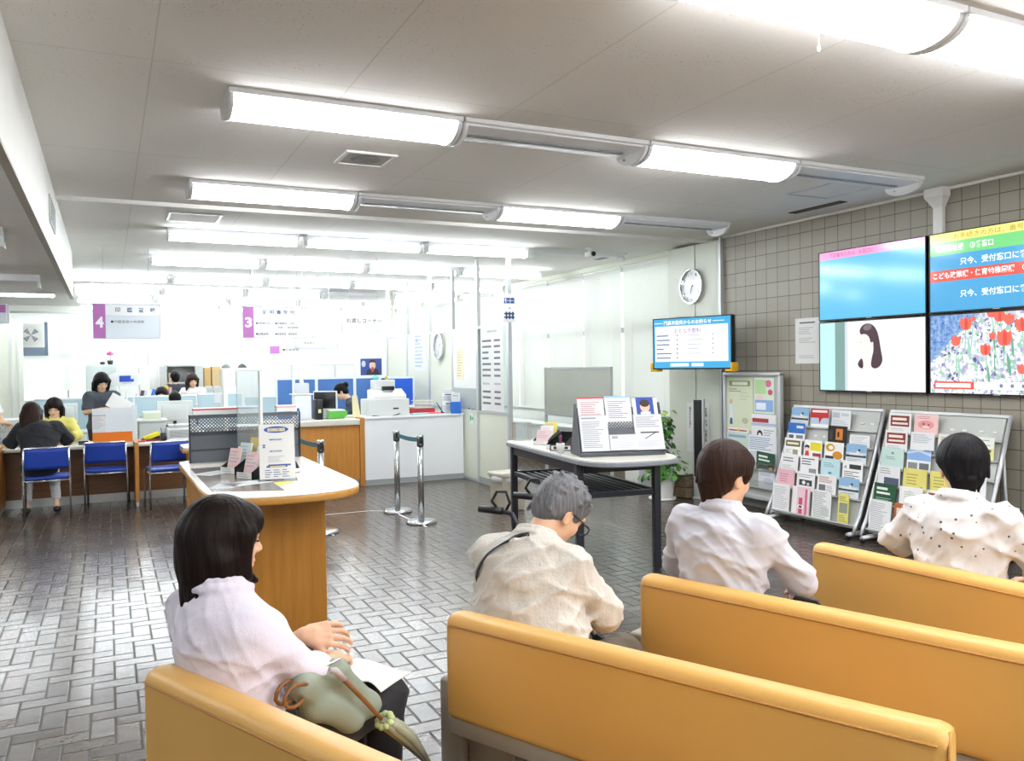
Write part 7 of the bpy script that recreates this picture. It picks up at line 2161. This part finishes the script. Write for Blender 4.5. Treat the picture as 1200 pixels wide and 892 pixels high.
    def face_marks(s, hairm, lipcol='#b0645c'):
        b = MB(); L = lambda p: tuple(p - s.base)
        for q in (-1, 1):
            b.tube([L(s.hp(q * .016, .091, .028)), L(s.hp(q * .034, .090, .034)), L(s.hp(q * .052, .076, .027))], [.003, .0038, .002], hairm, 6)
        b.build('eyebrow', s.root)
        b = MB()
        for q in (-1, 1):
            b.tube([L(s.hp(q * .020, .0885, .0025)), L(s.hp(q * .033, .0905, .000)), L(s.hp(q * .046, .082, .0025))], [.0022, .004, .002], M_black, 6)
        b.build('eye', s.root)
        b = MB(); b.tube([L(s.hp(-.019, .088, -.0655)), L(s.hp(0, .0925, -.0645)), L(s.hp(.019, .088, -.0655))], [.002, .0045, .002], mat('lip' + lipcol, lipcol, .5), 6)
        b.build('lips', s.root)
    # ---- clothes
    def top(s, name, m, o=.014, sleeve=1.3, hem=None, collar=True, ripple=.004, bust=0.0, seed=0, h=None, neck_drop=.0, loose=0.0, fine=1.0, collar_r=.066):
        keys = ['pelvis', 'neck', 'shL', 'shR', 'elL', 'elR', 'wrL', 'wrR']
        f = s.field(keys, .2, h)
        s.torso(f, o, bust=bust)
        if loose:
            f.ell(s.J['pelvis'] + s.ut * .12, V(.17 * s.fat + loose, .125 * s.fat + loose, .2), s.tax, .06)
        for q in 'LR':
            s.arm(f, q, o, sleeve, .024)
        # wrinkles: broad pulls first, then finer ones
        rd = np.random.RandomState(seed)
        wv = [(rd.uniform(-30, 30), rd.uniform(-30, 30), rd.uniform(25, 60) * rd.choice([-1, 1]), rd.uniform(0, 6), 1.0) for _ in range(3)]
        wv += [(rd.uniform(-90, 90), rd.uniform(-90, 90), rd.uniform(-90, 90), rd.uniform(0, 6), .38 * fine) for _ in range(4)]
        f.ripple(ripple, wv)
        # sleeve ends
        for q in 'LR':
            j = s.J; a, b, c = j['sh' + q], j['el' + q], j['wr' + q]
            if sleeve >= 1: p = b + (c - b) * (sleeve - 1); d = unit(c - b)
            else: p = a + (b - a) * sleeve; d = unit(b - a)
            f.cut(p, d, p + d * .05, .085)
            f.cap(p - d * .004, p - d * .03, (.045 if sleeve < 1.5 else .036) + o + .004, k=.006) if sleeve >= 1 else None
            f.cut(p, d, p + d * .05, .085)
        # neck opening
        n = s.J['neck']
        f.cut(n + s.ut * (.022 - neck_drop) + s.ft * .0, s.ut * .9 + s.ft * .42, n + s.ut * .1, .13)
        if collar:
            pts = []
            for i in range(15):
                a = math.radians(-215 + 250 * i / 14)
                pts.append(n + s.ut * (.036 - .022 * (math.sin(a) + 1) * .5 * 1.4) + s.rt * collar_r * math.cos(a) + s.ft * (collar_r * .95 * math.sin(a) + .004))
            for i in range(14):
                f.cap(pts[i], pts[i + 1], .009, k=.006)
                f.cap(pts[i] - s.ut * .026 + (pts[i] - n) * .16, pts[i + 1] - s.ut * .026 + (pts[i + 1] - n) * .16, .010, k=.014)
        if hem is not None: f.cut(V(0, 0, hem), V(0, 0, -1))
        return s.put(f, name, m)
    def trousers(s, m, o=.008, flare=.0, upto=1.0, ripple=.003, h=None, name='trousers', rise=.09):
        f = s.field(['pelvis', 'hipL', 'hipR', 'knL', 'knR', 'anL', 'anR'], .16, h)
        f.ell(s.J['pelvis'], V(.168 * s.fat + o, .12 * s.fat + o, .12 + o), s.tax, .04)
        f.ell(s.J['pelvis'] + s.ut * .08, V(.15 * s.fat + o, .11 * s.fat + o, .10), s.tax, .04)
        for q in 'LR': s.leg(f, q, o, .035, flare)
        f.ripple(ripple, [(30, 40, 55, .4, 1), (-60, 30, 40, 2.0, .7), (80, -70, 20, 1.2, .4)])
        f.cut(s.J['pelvis'] + s.ut * rise, s.ut, s.J['pelvis'] + s.ut * (rise + .08), .21)
        for q in 'LR':
            a, b = s.J['kn' + q], s.J['an' + q]; p = a + (b - a) * upto; d = unit(b - a)
            f.cut(p, d, p + d * .06, .1)
        return s.put(f, name, m)
    def shoes(s, m=None):
        for q in 'LR':
            f = s.field(['an' + q, 'toe' + q], .09, .008)
            a, t = s.J['an' + q], s.J['toe' + q]
            f.cap(a + V(0, -.01, -.045), t, .037, .031, .02); f.ell(a + V(0, -.015, -.04), V(.036, .042, .032), k=.02)
            f.cut(V(0, 0, .004), V(0, 0, -1))
            s.put(f, 'shoe', m or M_shoe)
    def hair(s, style, m, h=None, seed=1):
        hp, ax = s.hp, s.hax
        c = s.J['head']
        f = Field(c - V(.2, .2, .36), c + V(.2, .2, .2), h or min(s.h, .006) if h is None else h)
        rd = random.Random(seed)
        if style in ('bob', 'long'):
            f.ell(hp(0, -.016, .030), V(.096, .116, .104), ax, .02)
            f.ell(hp(0, -.045, -.045), V(.100, .086, .115), ax, .04)
            f.ell(hp(0, .064, .062), V(.070, .040, .040), ax, .03)
            for q in (-1, 1):
                f.cap(hp(q * .082, .030, .03), hp(q * .084, .040, -.085), .030, .018, .03)
                f.cap(hp(q * .084, .040, -.08), hp(q * .066, .080, -.108), .019, .008, .015)
                f.cap(hp(q * .080, -.02, -.05), hp(q * .088, -.01, -.12), .035, .018, .03)
            for i in range(22):
                a = rd.uniform(-1.25, 1.25); x, y = .088 * math.sin(a), -.022 - .082 * math.cos(a)
                L = rd.uniform(.02, .06)
                f.cap(hp(x * .9, y * .9, -.09), hp(x * (1.02 + rd.uniform(0, .12)), y * 1.0, -.12 - L * (.55 + .45 * math.cos(a))), .024, .005, .010)
            if style == 'long':
                for q in (-1, 1):
                    f.cap(hp(q * .078, -.01, -.03), hp(q * .088, .015, -.22), .032, .022, .03)
                    f.cap(hp(q * .086, .02, -.18), hp(q * .07, .045, -.26), .026, .010, .02)
                f.ell(hp(0, -.070, -.13), V(.092, .050, .15), ax, .04)
            f.ell(hp(0, .122, -.045), V(.064, .080, .090), ax, .012, sub=True)
        elif style in ('short', 'crop'):
            t = .012 if style == 'crop' else .023
            f.ell(hp(0, -.012, .036), V(.075 + t, .094 + t, .085 + t), ax, .02)
            if style == 'short': f.ell(hp(0, -.060, -.030), V(.066, .048, .066), ax, .03)
            else: f.ell(hp(0, -.066, -.018), V(.060, .036, .056), ax, .03)
            f.ell(hp(0, .068, .068), V(.062, .030, .030), ax, .03)
            for i in range(26):
                a = rd.uniform(-2.6, 2.6); z = rd.uniform(-.02, .085) if abs(a) < 1.2 else rd.uniform(.05, .09)
                rr = 1.0 - .35 * max(0, z) / .1
                x, y = .088 * rr * math.sin(a), -.012 - .104 * rr * math.cos(a)
                f.cap(hp(x * .92, y * .92, z + .012), hp(x * 1.05, y * 1.05, z - .035), .016, .006, .012)
            for i in range(44 if style == 'crop' else 0):
                a = rd.uniform(0, 2 * PI); e_ = rd.uniform(.1, 1.4); q = (math.cos(a) * math.cos(e_), math.sin(a) * math.cos(e_), math.sin(e_))
                f.cap(hp(q[0] * .078, q[1] * .098 - .012, q[2] * .088 + .036), hp(q[0] * .096 + .012 * rd.uniform(-1, 1), q[1] * .116 - .012 + .012 * rd.uniform(-1, 1), q[2] * .102 + .036), .012, .004, .010)
            for i in range(12 if style == 'short' else 0):
                a = rd.uniform(-.9, .9); f.cap(hp(.062 * math.sin(a), -.02 - .078 * math.cos(a), -.05), hp(.056 * math.sin(a), -.018 - .07 * math.cos(a), -.10 - rd.uniform(0, .016)), .014, .004, .010)
            f.ell(hp(0, .108, -.042), V(.082, .072, .088), ax, .012, sub=True)
            for q in (-1, 1): f.ell(hp(q * .098, .010, -.052), V(.048, .054, .064), ax, .010, sub=True)
        elif style == 'bun':
            f.ell(hp(0, -.014, .036), V(.086, .104, .096), ax, .02)
            f.ell(hp(0, -.06, -.03), V(.066, .05, .06), ax, .03)
            f.ell(hp(.0, -.125, .05), V(.045, .04, .045), ax, .02)
            f.ell(hp(0, .122, -.035), V(.064, .070, .090), ax, .012, sub=True)
            for q in (-1, 1): f.ell(hp(q * .09, -.006, -.026), V(.024, .026, .034), ax, .010, sub=True)
        f.strands(c, .0016, 19)
        return s.put(f, 'hair', m)

def seat_pose(dx=0, seat=.44, lean=0.0, reach=.42, hz=.74, span=.17, legd=.42, head_f=.03):
    """upright sitter, hands on something in front"""
    P = seat + .10
    return dict(pelvis=(dx, 0, P), neck=(dx, .03 + lean, P + .49), head=(dx, .06 + lean * 1.25 + head_f, P + .615),
                shL=(dx - span, .03 + lean, P + .405), shR=(dx + span, .03 + lean, P + .405),
                elL=(dx - span - .06, .14 + lean, P + .16), elR=(dx + span + .06, .14 + lean, P + .16),
                wrL=(dx - .12, reach - .1, hz), wrR=(dx + .12, reach - .1, hz), haL=(dx - .06, reach, hz), haR=(dx + .06, reach, hz),
                hipL=(dx - .09, .02, P - .02), hipR=(dx + .09, .02, P - .02), knL=(dx - .11, legd, P - .02), knR=(dx + .11, legd, P - .02),
                anL=(dx - .11, legd - .02, .085), anR=(dx + .11, legd - .02, .085), toeL=(dx - .12, legd + .12, .035), toeR=(dx + .12, legd + .12, .035))
def stand_pose(H=1.58, lean=0.0, span=.16):
    k = H / 1.6
    return dict(pelvis=(0, 0, .86 * k), neck=(0, .02 + lean, 1.34 * k), head=(0, .05 + lean * 1.2, 1.475 * k),
                shL=(-span, .02 + lean, 1.27 * k), shR=(span, .02 + lean, 1.27 * k), elL=(-span - .06, .08 + lean, 1.02 * k), elR=(span + .06, .08 + lean, 1.02 * k),
                wrL=(-.12, .28, 1.02 * k), wrR=(.12, .28, 1.02 * k), haL=(-.05, .34, 1.03 * k), haR=(.05, .34, 1.03 * k),
                hipL=(-.085, 0, .82 * k), hipR=(.085, 0, .82 * k), knL=(-.09, .01, .46 * k), knR=(.09, .01, .46 * k), anL=(-.09, 0, .085), anR=(.09, 0, .085),
                toeL=(-.10, .13, .035), toeR=(.10, .13, .035))

# ---------------------------------------------------------- the woman, left
B0A, B0D = (.065, 2.471), (.416, -.909)
J = dict(pelvis=(.15, .23, .555), neck=(.085, .195, 1.0), head=(.055, .225, 1.125),
         shL=(-.07, .19, .90), shR=(.222, .19, .90), elL=(-.10, .32, .70), elR=(.272, .362, .735),
         wrL=(.06, .495, .775), wrR=(.17, .525, .715), haL=(.115, .58, .772), haR=(.10, .60, .69),
         hipL=(.07, .23, .525), hipR=(.235, .23, .525), knL=(.06, .68, .545), knR=(.215, .69, .56),
         anL=(.06, .66, .10), anR=(.19, .70, .10), toeL=(.05, .80, .04), toeR=(.19, .84, .04))
w1 = Human('woman in pale pink shirt with dark bobbed hair sitting on the near left bench', B0A, B0D, J, look=(15, 6, 0), h=.0055)
w1.build_body(h=.004, curl=(.62, .5), palms=((-.75, .15, -.7), (-.2, 0, -1)))
w1.top('shirt', cloth('pink_white_shirt', '#ddd6e3', str_=.14), o=.012, sleeve=1.24, hem=.47, ripple=.0045, bust=.6, seed=14, collar_r=.075)
for q in 'LR':
    b_, c_ = w1.J['el' + q], w1.J['wr' + q]; d_ = unit(c_ - b_); p_ = b_ + (c_ - b_) * .27
    f = Field(p_ - .13, p_ + .13, .0045)
    f.cap(p_ - d_ * .07, p_ + d_ * .03, .0575, .0605, .004)
    f.cap(p_ - d_ * .03, p_ + d_ * .08, .046, .049, .003, sub=True)
    f.ripple(.0035, [(40, 30, 20, .5, 1), (-30, 60, 40, 1.4, 1)])
    f.cut(p_, d_); f.cut(p_ - d_ * .05, -d_)
    w1.put(f, 'cuff', MATS['pink_white_shirt'])
w1.trousers(cloth('black_trousers', '#26262b', str_=.1), o=.010)
w1.shoes()
w1.hair('bob', H_dark, h=.005)
w1.face_marks(H_dark)
BW = Matrix.Translation((B0A[0], B0A[1], 0)) @ Matrix.Rotation(math.atan2(B0D[1], B0D[0]), 4, 'Z')
# handbag on her lap, upright between arm and knees
hb = thing('handbag', 'grey-green handbag with tan handles on the lap of the woman in pink shirt', 'handbag', (BW @ Vector((.30, .50, .62)))[:], math.atan2(B0D[1], B0D[0]))
M_bag = mat('sage_leather', '#8d9686', .45, bump=.15, bscale=120); M_tan = mat('tan_leather', '#82552a', .45)
f = Field((-.12, -.28, -.12), (.16, .16, .22), .006)
BP = dict(T0=(.0, -.19, .11), T1=(.0, -.07, .115), B0=(0, -.15, .035), B1=(.005, -.03, -.035), R=(0, .045, -.02))
for p_, q_ in (('T0', 'B0'), ('T0', 'B1'), ('T1', 'B1'), ('T1', 'R'), ('B1', 'R'), ('B0', 'B1'), ('T0', 'T1'), ('B0', 'R')):
    f.cap(BP[p_], BP[q_], .034, .034, .02)
f.ripple(.003, [(30, 25, 20, .4, 1), (10, 50, 40, 1, .6)])
f.mesh('bag_body', M_bag, hb)
b = MB(); b.tube([(.01, -.19, .146), (.012, -.07, .151), (.012, .03, .03)], .005, M_chrome, 8); b.build('zip_edge', hb)
for x in (.03, -.01):
    b = MB(); b.tube([(x, -.19, .12), (x + .008, -.215, .132), (x + .01, -.24, .137), (x + .012, -.262, .132), (x + .013, -.277, .118), (x + .013, -.28, .10), (x + .012, -.268, .085), (x + .01, -.248, .078), (x + .005, -.225, .08), (x, -.205, .09)], .006, M_tan, 8); b.build('handle', hb)
# umbrella leaning against the bag
um = thing('umbrella', 'folded grey-green umbrella with tan shaft leaning on the bag of the woman', 'umbrella', (BW @ Vector((.365, .52, .45)))[:], math.atan2(B0D[1], B0D[0]))
b = MB(); b.tube([(0, -.115, .285), (0, -.05, .21), (0, .0, .15), (0, .03, .115)], [.008, .007, .0065, .0065], M_tan, 10); b.build('shaft', um)
b = MB(); b.tube([(0, -.165, .325), (0, -.145, .318), (0, -.112, .282)], [.007, .010, .008], CM('#b9b0b4'), 10); b.build('grip', um)
b = MB()
for q in range(7):
    a = q * 2 * PI / 7; c_, s_ = math.cos(a), math.sin(a)
    b.tube([(.006 * c_, .025 + .006 * s_, .122), (.026 * c_, .065 + .02 * s_, .09), (.022 * c_, .125 + .018 * s_, .03), (.006 * c_, .22 + .005 * s_, -.09)], [.006, .014, .013, .004], mat('umbrella_cloth', '#9a9c86', .6, var=.15), 8)
b.build('canopy', um)
b = MB()
for q in range(9):
    a = q * 2 * PI / 9; b.ball((.024 * math.cos(a), .035 + .016 * math.sin(a), .115 + .014 * math.sin(a)), (.012, .012, .010), mat('frill_green', '#b3c08a', .6), 8)
b.build('tie_band', um)
pp = MB()
QC = [(-.032, -.10, .655), (.14, .045, .605), (.205, -.155, .625), (.10, -.19, .645)]
def PS(u, v):
    a, b_, c, d_ = (Vector(q) for q in QC)
    p = a.lerp(b_, u).lerp(d_.lerp(c, u), v)
    return (p.x, p.y, p.z + .012 * math.sin(PI * u) + .006 * math.sin(7 * u + 3 * v))
pp.sheet(PS, 10, 8, M_paper)
o = one('paper_sheet', 'white papers on the knees of the woman in pink shirt', 'paper', pp, (BW @ Vector((.10, .75, 0)))[:], rotz=math.atan2(B0D[1], B0D[0]))
md = o.modifiers.new('thick', 'SOLIDIFY'); md.thickness = .002

# ------------------------------------------------------------ grey-haired man
B1A, B1D = (.982, 2.542), (.431, -.902)
J = dict(pelvis=(.16, .235, .56), neck=(.125, .345, 1.01), head=(.150, .455, 1.09),
         shL=(-.07, .325, .93), shR=(.285, .325, .93), elL=(-.13, .43, .72), elR=(.345, .445, .765),
         wrL=(.04, .60, .68), wrR=(.24, .61, .66), haL=(.10, .66, .67), haR=(.18, .67, .65),
         hipL=(.06, .24, .525), hipR=(.25, .24, .525), knL=(.05, .68, .53), knR=(.285, .66, .54),
         anL=(.05, .68, .10), anR=(.28, .68, .10), toeL=(.04, .82, .04), toeR=(.29, .82, .04))
m1 = Human('man with grey hair and off-white shirt bowed over his lap on the front bench', B1A, B1D, J, look=(14, 38, 6), h=.0065, fat=1.18)
m1.build_body(curl=(.9, .9))
sh1 = m1.top('shirt', cloth('offwhite_seersucker', '#cbc5bb', weave=90.0, str_=.4), o=.014, sleeve=1.42, hem=.48, ripple=.007, seed=8, loose=.02, fine=1.6)
m1.trousers(cloth('olive_trousers', '#5d5548', str_=.1), o=.012)
m1.shoes()
m1.hair('crop', H_grey, h=.005)
m1.face_marks(H_grey)
L1 = lambda p: tuple(p - m1.base)
b = MB()
for q in (-1, 1): b.tube([L1(m1.hp(q * .080, -.012, .004)), L1(m1.hp(q * .078, .05, .006)), L1(m1.hp(q * .064, .112, .004))], .0022, M_black, 6)
for q in (-1, 1):
    b.tube([L1(m1.hp(q * .036 + .026 * math.cos(a), .116, -.004 + .020 * math.sin(a))) for a in [2 * PI * i / 16 for i in range(17)]], .0025, M_black, 6)
b.tube([L1(m1.hp(-.01, .116, .0)), L1(m1.hp(.01, .116, .0))], .0022, M_black, 6)
b.build('glasses', m1.root)
def drape(person, cloth_obj, pts2, name, m, width=.016, lift=.011):
    """strap laid on the back of a garment: pts2 are (x,z) in the figure's frame, dropped on it from behind"""
    me = cloth_obj.data
    from mathutils.bvhtree import BVHTree
    tree = BVHTree.FromPolygons([v.co for v in me.vertices], [tuple(p.vertices) for p in me.polygons])
    hits = []
    for x, z in pts2:
        dr_ = Vector((0, .75, -.66)); p = Vector((x - person.base[0], 0, z)) - dr_ * 1.0
        hit, nrm, _, _ = tree.ray_cast(p, dr_)
        if hit is not None:
            if nrm.y > 0: nrm = -nrm
            hits.append((hit + nrm * lift, nrm))
    for _ in range(4):
        hits = [hits[0]] + [((hits[i - 1][0] + hits[i][0] * 2 + hits[i + 1][0]) / 4, (hits[i - 1][1] + hits[i][1] * 2 + hits[i + 1][1]).normalized()) for i in range(1, len(hits) - 1)] + [hits[-1]]
    b = MB(); vs = []; fs = []
    for i, (p, nrm) in enumerate(hits):
        t = (hits[min(i + 1, len(hits) - 1)][0] - hits[max(i - 1, 0)][0]).normalized()
        s_ = t.cross(nrm).normalized() * width / 2
        vs += [tuple(p - s_ - nrm * .003), tuple(p + s_ - nrm * .003), tuple(p + s_), tuple(p - s_)]
    for i in range(len(hits) - 1):
        for q in range(4): fs.append((i * 4 + q, i * 4 + (q + 1) % 4, (i + 1) * 4 + (q + 1) % 4, (i + 1) * 4 + q))
    b.add(vs, fs, m, True)
    return b.build(name, person.root)
drape(m1, sh1, [(.16 - .31 * t, 1.06 - .30 * t ** 1.15) for t in [i / 22 for i in range(23)]], 'shoulder_strap', M_black, .024)

# ----------------------------------------------------------- third, pale grey
B2A, B2D = (1.824, 2.639), (.348, -.937)
J = dict(pelvis=(.25, .235, .56), neck=(.235, .225, 1.06), head=(.232, .265, 1.178),
         shL=(.072, .225, .985), shR=(.40, .225, .985), elL=(-.015, .30, .80), elR=(.475, .365, .80),
         wrL=(.10, .50, .70), wrR=(.42, .56, .70), haL=(.17, .56, .69), haR=(.37, .62, .69),
         hipL=(.16, .24, .525), hipR=(.34, .24, .525), knL=(.15, .67, .53), knR=(.36, .67, .53),
         anL=(.15, .67, .10), anR=(.36, .67, .10), toeL=(.14, .81, .04), toeR=(.37, .81, .04))
p3 = Human('person with short dark brown hair in pale grey jacket on the second bench', B2A, B2D, J, look=(16, 10, 0), h=.007, fat=1.02)
p3.build_body(curl=(.8, .8))
p3.top('jacket', cloth('pale_grey_jacket', '#c6c6cf', str_=.12), o=.012, sleeve=1.45, hem=.48, ripple=.007, seed=21)
p3.trousers(cloth('dark_grey_trousers', '#3a3a42', str_=.1))
p3.shoes()
p3.hair('short', H_brown, h=.005, seed=4)
p3.face_marks(H_brown)
BW2 = Matrix.Translation((B2A[0], B2A[1], 0)) @ Matrix.Rotation(math.atan2(B2D[1], B2D[0]), 4, 'Z')
hb = thing('tote_bag', 'black bag with white pattern on the bench beside the pale grey jacket', 'bag', (BW2 @ Vector((.55, .26, .435)))[:], math.atan2(B2D[1], B2D[0]))
f = Field((-.2, -.16, -.02), (.22, .2, .33), .008)
f.ell((0, .03, .12), (.13, .085, .13), k=.03); f.ell((.0, .03, .24), (.09, .05, .05), k=.05); f.ell((.09, .04, .2), (.05, .05, .05), k=.04)
f.ripple(.007, [(50, 20, 40, 0, 1), (20, 60, -50, 1, 1)]); f.cut((0, 0, .004), (0, 0, -1))
mb_ = bpy.data.materials.new('black_white_print'); t = NT(mb_); vo = t.new('ShaderNodeTexVoronoi'); vo.inputs['Scale'].default_value = 24; t.l.new(t.coords('Object'), vo.inputs['Vector'])
t.l.new(t.mix(t.math('LESS_THAN', vo.outputs['Distance'], .26), lin('#121215'), lin('#d9d9dc')), t.bsdf.inputs['Base Color']); t.bsdf.inputs['Roughness'].default_value = .7
f.mesh('bag_body', mb_, hb)
b = MB(); b.tube([(-.08, .03, .26), (-.05, .03, .31), (.03, .03, .31), (.07, .03, .26)], .009, M_black, 8); b.build('handle', hb)

# -------------------------------------------------- fourth, dotted white shirt
B3A, B3D = (2.822, 2.733), (.1, -.995)
J = dict(pelvis=(.56, .24, .56), neck=(.545, .23, 1.055), head=(.528, .285, 1.172),
         shL=(.375, .235, .975), shR=(.725, .235, .975), elL=(.262, .24, .835), elR=(.81, .34, .79),
         wrL=(.34, .44, .74), wrR=(.70, .52, .70), haL=(.41, .50, .72), haR=(.63, .56, .69),
         hipL=(.47, .24, .525), hipR=(.65, .24, .525), knL=(.46, .67, .53), knR=(.67, .67, .53),
         anL=(.46, .67, .10), anR=(.67, .67, .10), toeL=(.45, .81, .04), toeR=(.68, .81, .04))
p4 = Human('person with black hair in white shirt with dark dots on the third bench', B3A, B3D, J, look=(-40, 8, 0), h=.007, fat=1.08)
p4.build_body(curl=(.8, .8))
p4.top('shirt', cloth('dotted_white_shirt', '#d2cfce', str_=.14, dots='#55535a'), o=.015, sleeve=1.25, hem=.48, ripple=.008, seed=33)
p4.trousers(cloth('navy_trousers', '#2b3044', str_=.1))
p4.shoes()
p4.hair('short', H_black, h=.005, seed=9)
p4.face_marks(H_black)

# --------------------------------------------------------- people in the office
HB = .011
def far_person(label, O, rt, J, look, topm, hair, hm, sleeve=.75, legm=None, topname='blouse', curl=(.7, .7), hem=None, o=.016, upto=1.0, shoes=True, skin=None, neck_drop=.0, collar=False, palms=((0, 0, -1), (0, 0, -1))):
    p = Human(label, O, rt, J, look, HB, skin or M_skin2)
    p.build_body(curl=curl, h=.009, palms=palms)
    p.top(topname, topm, o=o, sleeve=sleeve, hem=hem, collar=collar, ripple=.004, seed=len(label), neck_drop=neck_drop)
    p.trousers(legm or cloth('office_dark_trousers', '#2c2d33'), upto=upto)
    if shoes: p.shoes()
    p.hair(hair, hm, h=.008, seed=len(label))
    p.face_marks(hm)
    return p
# visitor in black, back to us, on the left chair
P = seat_pose(0, .47, .20, .62, .765, .17, .40); P.update(elL=(-.30, .30, .80), elR=(.30, .30, .80), wrL=(-.20, .60, .775), wrR=(.16, .60, .775), haL=(-.12, .66, .77), haR=(.08, .66, .77), head=(-.07, .30, 1.15), neck=(-.03, .24, 1.045), knL=(-.12, .40, .55), knR=(.13, .40, .55), anL=(-.14, .28, .085), anR=(.16, .26, .085), toeL=(-.17, .40, .035), toeR=(.18, .38, .035))
v = far_person('visitor in loose black top and white trousers seated at the low counter, back turned', (-.70, 10.58), (1, .06), P, (10, 28, 0), cloth('loose_black_top', '#14151c'), 'long', H_brown, sleeve=.98, legm=cloth('white_trousers', '#d9d8dc'), topname='black_top', o=.03, upto=.86, neck_drop=.03)
# clerk in yellow facing us
P = seat_pose(0, .46, .08, .40, .765, .155, .40); P.update(elL=(-.24, .18, .80), elR=(.24, .18, .80), wrL=(-.10, .36, .775), wrR=(.08, .36, .775), haL=(-.02, .40, .77), haR=(.02, .43, .77), head=(.02, .135, 1.165))
far_person('clerk in yellow top with long dark hair facing the visitor in black', (-.60, 12.15), (-1, 0), P, (4, 24, 0), cloth('yellow_top', '#e8e07a'), 'long', H_dark, sleeve=1.45, topname='yellow_top')
b = MB(); b.tube([(-.60 + .05 * math.cos(a), 12.02 + .0, 1.03 + .0) for a in (0, 1)], .002, M_black, 5)
# standing clerk in grey
P = stand_pose(1.60, .03); P.update(elL=(-.20, .12, 1.06), elR=(.20, .10, 1.06), wrL=(-.02, .33, 1.10), wrR=(.12, .34, 1.09), haL=(.04, .38, 1.12), haR=(.05, .40, 1.10))
far_person('standing clerk in dark grey top holding a white sheet', (-.09, 12.85), (-.985, -.17), P, (-6, 30, 0), cloth('dark_grey_blue_top', '#454a55'), 'long', H_black, sleeve=.9, topname='grey_top', o=.022)
pp = MB(); pp.box(-.15, .15, 0, .003, 0, .21, M_paper)
o = one('paper_sheet', 'white sheet held by the standing clerk', 'paper', pp, (.09, 12.46, 1.08)); o.rotation_euler = (math.radians(-18), math.radians(32), .1)
# clerk half behind the monitor
P = seat_pose(0, .46, .05, .40, .76, .16)
far_person('clerk whose dark head shows above the pale monitor', (.88, 13.2), (-1, 0), P, (0, 30, 0), cloth('navy_vest', '#2a2f3f'), 'bun', H_black, sleeve=1.4, topname='vest')
P = seat_pose(0, .50, .05, .40, .78, .16)
far_person('clerk with short black hair peeping over the divider', (.78, 14.62), (-1, 0), P, (8, 8, 0), cloth('white_office_shirt', '#e8e9ec'), 'short', H_black, sleeve=1.4, topname='white_shirt')
P = stand_pose(1.60)
far_person('clerk in navy with black hair, back turned, at the open cupboard', (1.13, 16.5), (1, .1), P, (0, 5, 0), cloth('navy_jacket', '#1f2433'), 'bun', H_black, sleeve=1.6, topname='jacket')
P = stand_pose(1.55, .02); P.update(elR=(.26, .10, 1.05), wrR=(.2, .30, .98), haR=(.16, .36, .97))
far_person('clerk in white blouse with long brown hair beside the open cupboard', (1.40, 16.0), (-.9, .35), P, (-30, 18, 0), cloth('white_blouse', '#ecebe8'), 'long', H_brown, sleeve=.9, topname='white_blouse')
# leaning clerk behind the wood counter
P = seat_pose(0, .54, .18, .45, .82, .16); P.update(head=(0, .38, 1.25), neck=(0, .27, 1.14))
far_person('clerk with tied black hair bent low behind the cream file', (3.58, 12.45), (.35, .94), P, (0, 34, 0), cloth('navy_uniform', '#3a4152'), 'bun', H_black, sleeve=1.4, topname='uniform')
# man cut off by the left edge
P = stand_pose(1.66); P.update(elR=(.25, .04, 1.03), wrR=(.20, .24, 1.0), haR=(.18, .31, .98))
far_person('person in white short-sleeved shirt cut off at the left edge', (-1.42, 11.78), (.9, -.43), P, (0, 10, 0), cloth('white_polo', '#e9eaee'), 'short', H_black, sleeve=.7, topname='polo_shirt', legm=cloth('dark_navy_trousers', '#20253a'))
